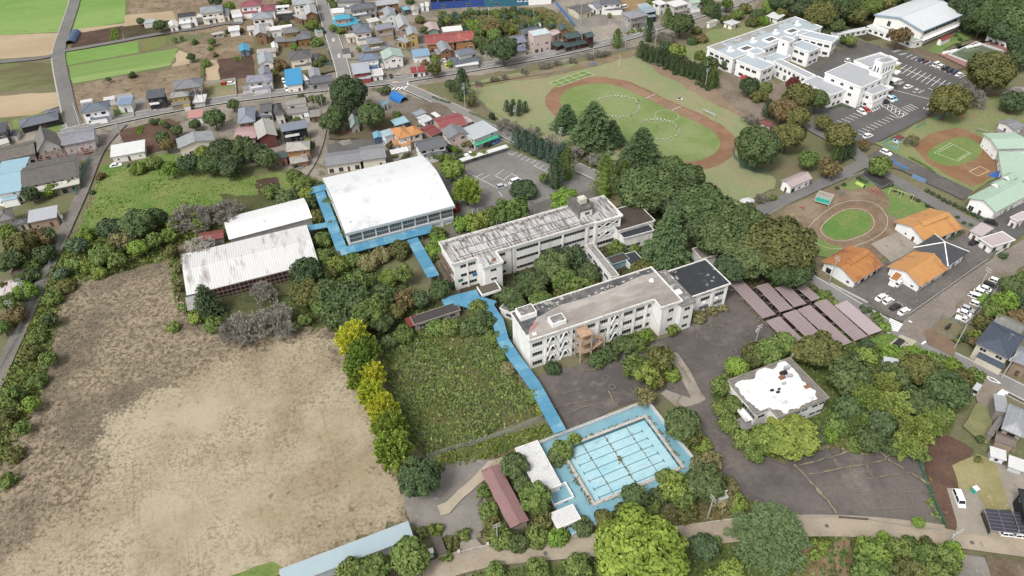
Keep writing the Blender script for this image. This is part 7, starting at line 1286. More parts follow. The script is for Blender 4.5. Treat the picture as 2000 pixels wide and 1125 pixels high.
for q,w_,k in(((150,480),46,'tarogreen'),((170,460),40,'bright'),((330,460),40,'yg'),((300,470),44,'green'),((180,520),44,'yg'),((145,520),40,'green'),((120,535),36,'tarogreen'),((230,510),44,'green'),((195,535),34,'yg'),((335,490),34,'olive'),((340,440),36,'green'),((390,440),40,'yg'),((420,420),34,'olive'),((105,585),42,'green'),((130,560),40,'olive'),((95,625),40,'dark'),((75,660),40,'green'),((60,690),46,'olive'),((95,700),44,'green'),((75,745),40,'green'),((25,770),50,'green'),((60,790),44,'bright'),((10,820),54,'olive'),((45,835),40,'green'),((30,890),40,'olive'),((15,940),40,'green'),((340,640),30,'yg'),((360,600),30,'green'),((385,620),40,'yg'),((420,635),44,'green'),((350,560),26,'olive'),((345,525),24,'drygreen'),((570,640),30,'yg'),((595,625),34,'green')):
 plant(random.choice(('shrub','shrub','loose')),k,q,w_*.85,B_,group='bushes on the overgrown border',**SH)
for q,w_,k in(((630,470),36,'green'),((650,440),26,'dark'),((655,410),24,'dark'),((668,465),26,'dark'),((660,430),22,'green'),((675,455),22,'green'),((640,400),28,'green'),((615,425),34,'olive'),((605,400),30,'dark'),((630,505),40,'green'),((660,520),44,'yg'),((640,535),40,'olive'),((690,510),34,'green'),((720,515),44,'drygreen'),((745,500),40,'drygreen'),((780,490),44,'olive'),((760,545),40,'yg'),((860,475),36,'bright'),((530,440),40,'green'),((560,430),30,'olive'),((590,425),30,'dark'),((510,450),34,'yg'),((590,360),36,'green'),((560,390),44,'dark'),((530,375),34,'green'),((600,380),34,'yg'),((575,345),30,'green')):
 plant('shrub',k,q,w_,'leafy bush between the sheds and the gymnasium',group='bushes between sheds and gymnasium',**SH)
GK='yellow ginkgo in the row between the sandy field and the weedy square'
for(x,y),w_,k in(((690,662),62,'yellow'),((712,690),62,'bright'),((705,712),58,'bright'),((728,735),50,'yellow'),((726,772),54,'yellow'),((748,800),58,'yellow'),((762,838),66,'lime'),((768,880),72,'lime'),((700,745),40,'lime')):
 plant('ginkgo',k,(x,y),w_,GK if k=='yellow' else 'greenish ginkgo in the row between the sandy field and the weedy square',group='ginkgo row',hs=1.2)
plant('round','cedar',(818,934),92,'big round dark green tree at the corner of the sandy field');plant('round','green',(803,1088),82,'big round green tree beside the pale blue lean-to roof');plant('round','green',(735,1112),64,'lower rounded green tree by the pale blue roof');plant('round','green',(688,1122),66,'lower rounded green tree by the pale blue roof');plant('shrub','yellow',(718,1090),34,'yellow bush by the pale blue roof',**SH)
plant('broad','lime',(1245,1078),190,'huge bright yellow-green tree beside the bottom lane',hs=.72);plant('cedar','cedar',(1510,1035),158,'large drooping dark cedar beside the bottom lane',hs=.58)
many([('round','dark',(1330,828),74,'dark leafy tree on the far corner of the pool deck'),('loose','olive',(1350,850),50,'olive tree beside the pool'),('loose','drygreen',(1262,775),44,'thin yellowish tree at the back wall of the pool'),('round','dark',(1376,944),80,'dark leafy tree at the pool corner near the transformer pole'),('loose','yg',(1318,952),62,'yellowish tree on the bank below the pool'),('round','dark',(1240,972),56,'dark tree leaning over the front wall of the pool'),('loose','green',(1335,975),50,'yellowish tree on the bank below the pool'),('round','green',(1046,973),66,'rounded green tree between the maroon shed and the pool huts'),('round','dark',(1005,912),58,'dark tree behind the maroon corrugated shed'),('round','dark',(1020,945),40,'dark tree behind the maroon corrugated shed'),('loose','olive',(1062,1015),40,'yellowish bush beside the small pool hut'),('shrub','green',(1098,882),44,'bush grown into the corner of the pool deck'),('shrub','dark',(1088,895),40,'bush grown into the corner of the pool deck'),('loose','yg',(1124,858),26,'small yellow-green sapling on the pool deck'),('loose','drygreen',(1370,915),50,'straggly bush at the pool side wall','0',SH),('shrub','green',(1300,935),40,'straggly bush at the pool side wall')])
for q,w_,k in(((980,1050),50,'green'),((1010,1060),44,'dark'),((1050,1050),46,'green'),((1090,1050),40,'bright'),((1140,1030),40,'dark'),((1180,1015),40,'olive'),((955,1000),36,'green'),((945,960),30,'green'),((965,1030),40,'olive'),((1210,1000),34,'olive'),((1270,990),40,'green'),((1290,970),40,'dark'),((1340,1000),44,'olive'),((1410,975),50,'drygreen'),((1440,985),40,'yg'),((1420,950),40,'drygreen'),((1390,900),40,'drygreen'),((1370,870),40,'yg'),((905,1045),30,'green'),((880,1060),34,'olive'),((850,1035),30,'yg'),((870,1085),30,'green'),((825,1040),26,'olive')):plant('shrub',k,q,w_,'scrubby bush on the bank around the pool',group='bushes on the pool bank',**SH)
many([('loose','green',(1240,715),56,'straggly tree in the forecourt of the brown-roofed school block'),('loose','olive',(1290,700),60,'straggly tree in the forecourt of the brown-roofed school block'),('loose','yg',(1265,730),54,'straggly tree in the forecourt of the brown-roofed school block'),('shrub','bright',(1312,732),34,'bright bush in the forecourt'),('shrub','deep',(1080,720),30,'round dark bush at the foot of the school wall'),('loose','yg',(1315,645),26,'yellow-green sapling against the school tower'),('loose','bright',(1262,655),32,'bright sapling against the school front'),('shrub','dark',(1190,690),40,'dark bush under the outside stair'),('shrub','dark',(1220,675),40,'dark bush under the outside stair'),('shrub','dark',(1165,705),36,'dark bush under the outside stair'),('shrub','green',(1245,670),40,'dark bush under the outside stair'),('shrub','olive',(1280,745),40,'bright bush in the forecourt'),('shrub','drygreen',(1365,620),30,'dry weeds bush along the school wing'),('shrub','drygreen',(1390,608),24,'dry weeds bush along the school wing'),('shrub','drygreen',(1412,604),20,'dry weeds bush along the school wing')])
for q,w_,k in(((1042,775),36,'green'),((1058,800),30,'yg'),((985,690),34,'green'),((995,720),30,'drygreen'),((965,660),34,'green'),((945,630),50,'dark'),((935,605),44,'green'),((920,640),40,'dark'),((1000,650),22,'dark'),((880,640),40,'green'),((850,640),34,'green'),((790,655),40,'green'),((760,670),34,'dark'),((880,555),26,'deep')):plant('shrub',k,q,w_,'leafy bush along the blue walkway and weedy square',group='bushes along the blue walkway',**SH)
W_='green tree crowding the white-stained roof building'
many([('broad','yg',(1545,852),112,'broad yellow-green tree below the white-stained roof building','0',dict(hs=.5)),('shrub','yg',(1500,860),70,'yellow-green bush at the edge of the cracked lot'),('round','green',(1500,692),62,W_),('broad','olive',(1475,695),56,W_),('round','bright',(1440,718),48,'bright green bush beside the white-stained roof','0',SH),('loose','green',(1410,755),44,'bright green bush beside the white-stained roof','0',SH),('broad','olive',(1600,685),84,'broad dark olive tree behind the white-stained roof'),('broad','dark',(1660,735),92,'broad dark tree behind the white-stained roof'),('round','green',(1530,672),50,W_),('round','olive',(1565,690),50,W_),('bamboo','bamboo',(1690,780),70,'plumy bamboo clump in the thicket'),('bamboo','bamboo',(1725,755),60,'plumy bamboo clump in the thicket'),('bamboo','bamboo',(1745,795),70,'plumy bamboo clump in the thicket'),('bamboo','bamboo',(1785,840),70,'plumy bamboo clump in the thicket'),('bamboo','bamboo',(1812,825),56,'plumy bamboo clump in the thicket'),('bamboo','bamboo',(1770,870),50,'plumy bamboo clump in the thicket'),('bamboo','green',(1680,830),50,'plumy bamboo clump in the thicket'),('round','dark',(1850,765),90,'big dark tree beside the parked van'),('round','dark',(1790,785),70,'dark tree among the bamboo'),('broad','green',(1830,810),60,'dark tree among the bamboo'),('round','olive',(1795,725),76,'olive tree above the bamboo'),('broad','dark',(1750,735),60,'olive tree above the bamboo'),('round','dark',(1830,730),50,'olive tree above the bamboo'),('round','deep',(1720,830),60,'dark tree among the bamboo'),('round','dark',(1660,800),60,'dark tree among the bamboo'),('broad','dark',(1700,860),54,'dark tree among the bamboo'),('shrub','green',(1640,830),50,'weedy bush between the lot and the bamboo'),('shrub','bright',(1620,850),34,'weedy bush between the lot and the bamboo'),('shrub','green',(1670,870),34,'weedy bush between the lot and the bamboo'),('round','green',(1800,890),34,'weedy bush between the lot and the bamboo','0',SH),('shrub','dark',(1745,875),40,'weedy bush between the lot and the bamboo'),('palm','deep',(1695,670),26,'small dark palm near the bicycle sheds'),('palm','deep',(1672,695),24,'small dark palm near the bicycle sheds'),('shrub','green',(1657,680),20,'small round bush near the bicycle sheds'),('shrub','yg',(1690,700),44,'small round bush near the bicycle sheds'),('round','green',(1430,790),40,'bright green bush beside the white-stained roof','0',SH),('shrub','green',(1425,830),40,'low hedge bush along the school drive'),('shrub','green',(1450,860),44,'low hedge bush along the school drive'),('shrub','green',(1475,885),40,'low hedge bush along the school drive'),('shrub','green',(1410,800),36,'low hedge bush along the school drive'),('shrub','dark',(1595,850),40,'weedy bush between the lot and the bamboo')])
for q,w_,k in(((1610,575),24,'green'),((1600,585),24,'bright'),((1625,590),24,'green'),((1690,605),22,'deep'),((1712,620),24,'green'),((1728,640),24,'bright'),((1705,635),20,'green'),((1585,565),24,'olive'),((1740,690),40,'bright'),((1770,705),40,'green'),((1800,700),40,'bright'),((1830,705),36,'green'),((1860,715),34,'bright'),((1880,740),40,'olive'),((1905,735),34,'green'),((1775,690),30,'bright')):plant('shrub',k,q,w_,'roadside bush along the back road',group='bushes along the back road',**SH)
for q,w_,k in(((1705,1085),76,'yg'),((1755,1080),60,'green'),((1800,1090),66,'green'),((1845,1095),60,'green'),((1700,1125),80,'green'),((1770,1125),80,'olive'),((1830,1130),80,'green'),((1725,1050),26,'bright'),((1775,1062),34,'green'),((1860,1075),40,'bright'),((1680,1065),34,'olive'),((1810,1062),30,'olive')):plant('broad',k,q,w_,'bushy tree in the thicket below the bottom lane',group='thicket below the bottom lane')
many([('round','deep',(1375,1068),58,'dark bush between the two huge trees on the bottom lane','0',SH),('loose','green',(1395,1062),34,'green bush beside the dark bush on the bottom lane','0',SH),('shrub','yg',(1605,1065),34,'yellow-flowering bush beside the cedar'),('shrub','yg',(1592,1085),26,'yellow-flowering bush beside the cedar'),('shrub','yg',(1430,1115),50,'yellowish weeds bush below the lane'),('shrub','yg',(1400,1120),34,'yellowish weeds bush below the lane'),('shrub','green',(1130,1105),50,'yellowish weeds bush below the lane'),('shrub','green',(1050,1115),50,'yellowish weeds bush below the lane'),('shrub','green',(970,1118),40,'yellowish weeds bush below the lane'),('palm','bright',(1795,1018),22,'small palm-like weed at the lot corner')])
for i in range(15):
 t=i/14;plant('column','deep',(1252+143*t,98+57*t+2*math.sin(i)),23,'clipped dark conifer in the hedge row above the track',group='conifer hedge row',hs=.68)
S1='rounded olive tree beside the white school'
many([('cone','green',(1206,78),28,'bright green cone-shaped tree beside the main road','0',dict(hs=.9)),('cone','deep',(1268,62),26,'tall dark conifer by the main road','0',dict(hs=1.2)),('broad','dark',(1330,48),52,'dark spreading tree beside the main road'),('cone','green',(1303,38),26,'bright green tree beside the main road'),('bare','twig',(1300,62),40,'grey bare tree beside the main road'),('cedar','deep',(1400,22),26,'dark conifer beside the school garden'),('round','olive',(1560,190),64,S1),('round','rust',(1530,215),56,'reddish-brown tree beside the white school'),('round','dark',(1595,196),50,S1),('round','olive',(1558,228),50,S1),('broad','dark',(1482,288),92,'big dark tree at the end of the running track'),('round','olive',(1540,266),64,S1),('round','olive',(1640,268),64,'rounded olive tree at the car park corner'),('round','olive',(1608,240),34,'rounded olive tree at the car park corner'),('cone','green',(1634,300),22,'bright conifer at the lane junction'),('column','deep',(1652,298),20,'dark column conifer at the lane junction','0',dict(hs=.8)),('column','deep',(1664,294),20,'dark column conifer at the lane junction','0',dict(hs=.8)),('column','deep',(1644,306),18,'dark column conifer at the lane junction','0',dict(hs=.8)),('round','green',(1580,312),40,'light green tree on the dry bank'),('loose','rust',(1620,328),44,'rusty shrub beside the nursery lane','0',SH),('loose','rust',(1688,282),24,'rusty sapling at the car park corner'),('round','deep',(1465,168),40,'very dark round tree before the school entrance'),('round','dark',(1386,126),36,'clipped dark tree at the school end wall'),('dome','dark',(1421,126),24,'clipped dark ball tree by the school wall','0',dict(hs=1.4)),('shrub','olive',(1482,188),36,'olive bush before the school entrance'),('shrub','green',(1495,172),26,'olive bush before the school entrance'),('shrub','maroon',(1552,164),30,'dark red maple by the corridor wing','0',dict(name='maple')),('cone','deep',(1500,215),26,'dark conifer beside the white school'),('bare','twig',(1467,225),36,'small leafless tree by the running track'),('cone','green',(1393,157),26,'green conifer at the end of the hedge row'),('cone','green',(1393,140),14,'green conifer at the end of the hedge row'),('round','yg',(1322,102),36,'yellowish round tree behind the hedge row'),('round','deep',(1300,92),26,'dark round tree behind the hedge row'),('shrub','maroon',(1324,112),24,'dark red shrub behind the hedge row'),('shrub','dark',(1353,82),20,'dark shrub on the school garden lawn'),('shrub','rust',(1372,78),22,'rusty shrub on the school garden lawn'),('shrub','green',(1368,110),24,'green shrub by the school end wall'),('broad','olive',(1855,197),80,'broad olive tree at the car park edge'),('broad','olive',(1935,140),92,'broad olive-brown tree beside the green-watered pool'),('bare','twig',(1905,170),70,'leafless greyish tree beside the car park'),('bare','twig',(1995,175),60,'leafless greyish tree at the right edge'),('bare','twig',(1890,165),50,'leafless greyish tree beside the car park'),('loose','rust',(1756,72),44,'rusty autumn tree before the sports hall'),('round','green',(1662,80),24,'green tree at the end of the white school'),('round','dark',(1648,78),18,'green tree at the end of the white school'),('broad','green',(1720,324),42,'round green tree on the triangular island','0',dict(hs=1.2)),('bare','drygreen',(1783,265),34,'upright leafless tree beside the paddling pool'),('round','deep',(1563,20),36,D_),('bare','twig',(1610,340),5,'small leafless tree beside the car park')])
for q in((1254,107),(1263,112),(1275,120),(1288,126),(1300,133),(1350,152),(1362,163),(1372,168),(1382,174),(1318,143)):plant('shrub','deep',q,12,'small dark clipped bush under the conifer hedge',group='bushes under the conifer hedge',**SH)
for q,w_ in(((1600,30),60),((1640,14),60),((1670,30),40),((1700,15),40),((1725,5),44),((1580,5),40),((1550,0),40),((1520,5),36),((1890,15),60),((1920,40),60),((1950,18),70),((1985,45),70),((1960,60),50),((1995,90),50),((1900,45),40),((1930,0),60),((1985,5),60),((1870,-5),60),((1760,-8),50),((1800,-14),50),((2020,60),60),((2015,20),70),((1610,-10),60),((1660,-10),60),((1990,115),40),((1630,50),34),((1980,200),40)):
 plant('broad',random.choice(('dark','deep','dark','green','olive')),q,w_*1.15,'dark tree in the wood behind the sports hall',group='wood behind the sports hall')
for q,k in(((1385,22),'dark'),((1440,30),'green'),((1455,18),'olive'),((1480,30),'dark'),((1500,20),'green'),((1490,42),'bright'),((1470,45),'olive'),((1525,28),'olive'),((1420,40),'olive'),((1645,60),'dark'),((1610,65),'dark'),((1575,60),'olive'),((1875,78),'deep'),((1873,62),'deep'),((1866,70),'deep'),((1872,88),'deep')):plant('shrub',k,q,26 if q[0]<1700 else 10,'shrub on the school garden ground',group='shrubs on the school garden',**SH)
for i,(x,y)in enumerate([(1811,372),(1822,378),(1833,384),(1843,390),(1853,395),(1864,400),(1874,405),(1883,409),(1892,414),(1902,419),(1912,424),(1922,429)]+[(1748,372),(1760,378),(1782,387),(1793,392),(1812,403),(1830,412),(1870,425),(1862,432),(1883,436),(1895,440)]+[(1648,361),(1635,368),(1677,348),(1683,352),(1690,355),(1740,362)]):plant('dome','deep',(x,y),9,'small clipped bush along the nursery road',group='clipped bushes along the nursery road',**SH)
V1='dark rounded tree in the village'
many([('broad','deep',(680,185),76,'huge dark camphor at the main road bend','0',dict(hs=1.15)),('round','dark',(648,238),50,'dark round tree by the shrine'),('round','dark',(660,218),40,'dark round tree by the shrine'),('round','dark',(725,225),58,'dark round tree by the shrine'),('cone','deep',(903,170),44,'tall dark conifer at the field corner'),('round','deep',(880,166),24,'round dark bush at the field corner'),('round','olive',(918,195),26,'olive bush at the field corner'),('dome','deep',(961,228),14,'small round dark bush on the field edge','0',dict(hs=1.5)),('loose','olive',(848,135),30,'thin half-bare tree by the main road'),('round','deep',(983,97),60,'big round dark camphor beside the pink block'),('round','dark',(418,232),42,'dark round tree beside the salmon-roofed shed'),('loose','dark',(455,205),26,'dark bush at the main road edge','0',SH),('round','deep',(275,42),16,'dark round bush beside the ploughed plot'),('round','dark',(312,50),26,'dark bush near the round-topped shed','0',SH),('round','yg',(395,300),36,'yellowish tree in the dark wood by the old silvery-roofed house'),('broad','deep',(435,297),60,'dark tree in the wood by the old silvery-roofed house'),('broad','dark',(470,290),56,'dark tree in the wood by the old silvery-roofed house'),('round','deep',(500,300),50,'dark tree in the wood by the old silvery-roofed house'),('round','dark',(520,310),44,'dark tree in the wood by the old silvery-roofed house'),('round','deep',(368,320),44,'dark tree in the wood by the old silvery-roofed house'),('round','dark',(410,320),50,'dark tree in the wood by the old silvery-roofed house'),('broad','deep',(450,325),50,'dark tree in the wood by the old silvery-roofed house'),('loose','bright',(335,330),34,'light green bush at the meadow edge','0',SH),('shrub','green',(300,320),34,'light green bush at the meadow edge'),('shrub','yg',(270,330),34,'light green bush at the meadow edge'),('shrub','rust',(197,345),20,'rusty bush beside the side lane'),('shrub','deep',(180,376),12,'small dark bush beside the side lane'),('round','dark',(318,270),30,'bush in the red garden plot','0',SH),('round','rust',(325,283),30,'bush in the red garden plot','0',SH),('round','dark',(298,238),14,'bush in the red garden plot','0',SH),('round','deep',(308,237),14,'bush in the red garden plot','0',SH),('round','green',(318,241),16,'bush in the red garden plot','0',SH),('round','deep',(326,246),14,'bush in the red garden plot','0',SH),('round','dark',(345,255),26,'bush in the red garden plot','0',SH),('round','dark',(380,243),24,'bush in the red garden plot','0',SH)])
vil=[(548,53,14),(560,47,14),(600,50,14),(612,48,20),(625,62,16),(575,92,14),(620,85,20),(545,130,28),(535,145,20),(620,125,20),(630,115,16),(650,55,14),(665,60,16),(690,55,14),(700,95,10),(730,90,14),(790,55,14),(820,40,16),(830,60,18),(860,48,14),(840,75,10),(875,40,16),(900,20,0),(925,50,26),(940,60,30),(960,55,34),(985,55,30),(935,80,24),(950,95,26),(965,70,28),(998,60,20),(1003,20,14),(880,125,14),(850,118,18),(830,125,14),(575,210,16),(590,195,18),(625,195,20),(610,192,14),(600,275,14),(605,285,20),(560,230,10),(580,235,14),(540,262,16),(640,315,14),(755,175,16),(745,178,14),(775,225,16),(770,235,10),(880,290,14),(890,292,14),(905,280,16),(918,280,14),(790,305,16),(770,305,14),(845,305,16),(860,308,16),(875,308,16),(895,305,14),(925,305,14),(945,300,14),(760,285,14),(470,60,12),(445,62,10),(380,84,10),(414,82,14),(380,82,12),(373,112,16),(410,95,10),(402,125,16),(420,108,10),(355,75,8),(212,155,10),(258,148,14),(340,78,10),(250,205,10),(60,380,30),(100,372,30),(130,362,26),(75,470,50),(40,480,50),(20,510,44),(85,500,40),(60,520,30),(15,455,30),(95,460,30),(50,570,40),(20,590,40),(30,620,40),(10,560,20),(60,540,30),(40,545,24),(5,640,30),(1190,30,8),(1155,92,8),(1235,62,10),(1250,60,10),(1225,66,8),(1360,60,16),(1385,12,24),(1375,5,20),(1420,8,24),(1500,10,20),(1990,590,40),(1960,590,44),(1940,610,40),(1985,620,40),(1925,630,36),(1945,640,30),(1975,560,40),(1998,545,30),(1905,655,24),(1880,660,16),(1930,590,30),(1870,665,10),(1900,668,24),(1910,900,16),(1915,858,14),(1960,500,14),(1640,620,14),(645,0,16),(420,0,26),(450,12,18),(560,3,16),(545,8,12),(700,3,16),(655,12,16),(800,3,14),(715,70,10),(742,45,8),(768,40,8),(1280,12,16),(1270,5,14),(1190,2,10)]
KEYS=('dark','green','deep','green','olive','dark','yg','bright','rust')
for i,(x,y,w_)in enumerate(vil):
 if w_:plant(random.choice(('round','shrub','loose','shrub')),KEYS[i*5%9],(x,y),w_*1.15,'garden shrub in the village' if w_<24 else 'bushy tree in the village',name='shrub' if w_<24 else 'tree',cat='shrub' if w_<24 else 'tree',group='garden shrubs' if w_<24 else 'village trees')
for i in range(60):
 x=random.uniform(860,1085);y=random.uniform(26,62);
 if y<62-(x-860)*.06+8:plant('shrub',random.choice(('green','blue','dark')),(x,y-4),15,'low orchard bush in front of the factory halls',name='orchard_bush',cat='bush',group='orchard in front of the factory halls')
for q,w_ in(((935,158),18),((965,150),18),((985,146),16),((1025,135),18),((1064,120),26),((1088,118),18),((1120,112),20),((1150,105),20),((1171,98),28),((1186,100),16)):plant('bare','twig',(q[0],q[1]),w_,'small black leafless tree along the field fence',group='leafless trees along the field fence')
for q,w_ in(((990,235),44),((1040,250),40),((1080,268),44),((1120,290),44),((1160,305),40),((1200,320),40),((1055,275),36),((1010,245),30)):plant('bare','twig',q,w_,'bare cherry tree along the back road',group='bare cherry trees along the back road')
for q,w_ in(((1490,380),30),((1465,395),20),((1690,370),0)):
 if w_:plant('bare','twig',q,w_,'small leafless tree beside the pink-roofed barn')
plant('shrub','green',(1510,388),16,'green bush by the nursery lane corner',**SH)
def veg(name,desc,l,per,hgt,size,key,per_c=4,up=.8,sh='0',fn=None,wide=.42):
 P=pts(l,0,sh);q=in_poly(P,per)
 if fn is not None:q=q[fn(q)]
 if not len(q):return
 o=clump_mesh(name,q,hgt,size,key,per_c,up,None,True,wide);o['label']=desc;o['category']='weeds'
veg('tall_weeds','dense green goldenrod weeds covering the square field',sqf,3.2,.75,.62,'weed',5,.5,fn=lambda q:np.sin(q[:,0]*.33+q[:,1]*.2)+np.sin(q[:,1]*.41)+RNG.normal(0,.8,len(q))>-1.1)
veg('tall_weeds','yellowing weeds between the green ones on the square field',sqf,.9,.85,.5,'yg',4,.7,fn=lambda q:np.sin(q[:,0]*.25+2)+np.sin(q[:,1]*.3+q[:,0]*.2)+RNG.normal(0,.7,len(q))>.3)
veg('tall_weeds','brown dead weeds on the square field',sqf,.9,.7,.55,'brownweed',4,.5,fn=lambda q:np.sin(q[:,0]*.3+4)+np.sin(q[:,1]*.22-q[:,0]*.13)+RNG.normal(0,.7,len(q))>.2)
mdw=[(205,328),(260,322),(330,305),(420,332),(500,347),(545,345),(490,393),(420,408),(300,430),(190,450),(140,465),(168,400)]
veg('meadow_weeds','bright green leafy weeds on the meadow',mdw,1.0,.45,.7,'bright',4,.4,fn=lambda q:np.sin(q[:,0]*.21+1)*np.cos(q[:,1]*.17)+RNG.normal(0,.4,len(q))>.35)
veg('meadow_grass','pale dry grass on the meadow',mdw,.6,.3,.5,'drygreen',3,.6)
brd=[(140,465),(300,428),(430,400),(450,470),(345,480),(345,600),(330,505),(190,545),(130,560),(110,640),(85,760),(30,880),(-120,1050),(-160,900),(0,760),(60,640),(100,530)]
veg('border_weeds','tangled green weeds along the overgrown border',brd,1.5,.7,.75,'weed',4,.5)
veg('border_weeds','yellow-green weeds along the overgrown border',brd,.8,.9,.8,'yg',4,.7)
dryp=[(110,555),(190,550),(335,515),(350,560),(370,620),(440,660),(400,730),(330,750),(260,800),(200,830),(195,940),(180,1005),(90,1035),(0,1090),(-150,1090),(30,880),(90,740)]
veg('dry_grass','matted dry grass on the left of the sandy field',dryp,1.3,.3,.6,'dry',4,.35,wide=.3)
veg('dry_grass','grey-brown dead weeds on the left of the sandy field',dryp,1.6,.35,.5,'brownweed',4,.5,fn=lambda q:np.sin(q[:,0]*.13)+np.sin(q[:,1]*.19+q[:,0]*.07)+RNG.normal(0,.9,len(q))>.5,wide=.25)
sandp=[(430,690),(650,650),(690,740),(785,960),(790,1015),(500,1125),(-50,1140),(60,1060),(190,1000),(200,850),(330,750)]
veg('sparse_grass','sparse dry tufts on the sandy field',sandp,1.2,.10,.3,'brownweed',3,.5,fn=lambda q:np.sin(q[:,0]*.11+.8)+np.sin(q[:,1]*.15+q[:,0]*.09)+RNG.normal(0,.8,len(q))>.75,wide=.3)
for nm,l,pr,k in(('undergrowth_weeds',[(600,345),(640,360),(690,500),(860,590),(940,640),(750,690),(690,655),(560,640),(560,540),(640,470),(610,440),(560,385)],1.0,'green'),('undergrowth_weeds',[(900,480),(1180,400),(1300,420),(1380,500),(1290,540),(1000,610),(960,620)],1.0,'dark'),('undergrowth_weeds',[(1200,330),(1300,310),(1430,390),(1560,450),(1600,540),(1540,570),(1420,560),(1380,500),(1230,400)],.7,'dark'),('undergrowth_weeds',[(1390,745),(1500,662),(1640,645),(1740,660),(1900,735),(1850,850),(1790,876),(1600,865),(1525,900),(1450,850)],1.2,'green'),('bank_weeds',[(940,1060),(935,960),(960,900),(1000,870),(1150,1040),(1290,1000),(1400,940),(1470,980),(1540,1005),(1300,1030),(1050,1060)],1.3,'drygreen'),('bank_weeds',[(900,1125),(1150,1095),(1420,1064),(1560,1050),(1870,1066),(1890,1180),(900,1180)],1.6,'green'),('bank_weeds',[(835,893),(890,882),(1060,830),(1095,848),(1010,868),(940,898),(865,922)],2.2,'yg'),('roadside_weeds',[(1700,668),(1740,660),(1900,728),(1905,758),(1860,758),(1760,720)],1.6,'bright'),('forest_floor_weeds',[(1500,40),(1560,12),(1640,27),(1700,30),(1690,60),(1640,60),(1560,30)],.4,'dark'),('corner_weeds',[(1590,875),(1660,868),(1800,880),(1805,895),(1600,885)],1.6,'drygreen'),('fence_weeds',[(1795,900),(1800,890),(1845,1030),(1800,1026),(1815,1000)],1.2,'yg'),('lot_edge_weeds',[(1425,560),(1435,556),(1545,668),(1530,680)],1.4,'drygreen'),('orchard_weeds',[(860,40),(1080,20),(1130,70),(1000,85),(900,70)],.6,'drygreen')):
 veg(nm,{'green':'rank green weeds','dark':'dark undergrowth','drygreen':'dry yellowish weeds','yg':'yellow-green weeds','bright':'bright green weeds'}[k]+' '+{'undergrowth_weeds':'on the ground under the trees','bank_weeds':'on the bank along the lane','roadside_weeds':'on the strip beside the back road','forest_floor_weeds':'on the floor of the wood','corner_weeds':'along the edge of the cracked lot','fence_weeds':'along the green fence','lot_edge_weeds':'along the bicycle sheds','orchard_weeds':'on the orchard ground'}[nm],l,pr,.7,.7,k,4,.6)
P_=[]
for P2,w_ in CR_:
 for a,c in zip(P2,P2[1:]):
  for _ in range(int(1+w_*2.5)):t=random.random();p=a.lerp(c,t);P_.append((p.x+random.gauss(0,w_*.3),p.y+random.gauss(0,w_*.3)))
o=clump_mesh('crack_weeds',P_,.16,.2,'dry',3,.5);o['label']='dry weeds growing out of the asphalt cracks';o['category']='weeds'
q=[]
for l in([(657,170),(652,240)],[(668,168),(664,240)],[(680,166),(676,240)],[(692,165),(688,238)],[(800,785),(818,742)],[(812,788),(832,742)],[(825,790),(845,742)],[(1380,362),(1378,335)],[(1395,362),(1392,335)],[(1410,360),(1408,335)]):
 a,c=at(l[0],0,'1'),at(l[1],0,'1');n=int((c-a).length*4)
 for i in range(n):p=a.lerp(c,i/n);q.append((p.x+random.gauss(0,.1),p.y+random.gauss(0,.1)))
o=clump_mesh('vegetable_rows',q,.5,.5,'bright',5,.5);o['label']='rows of bright green vegetables on dark soil plots';o['category']='vegetables'
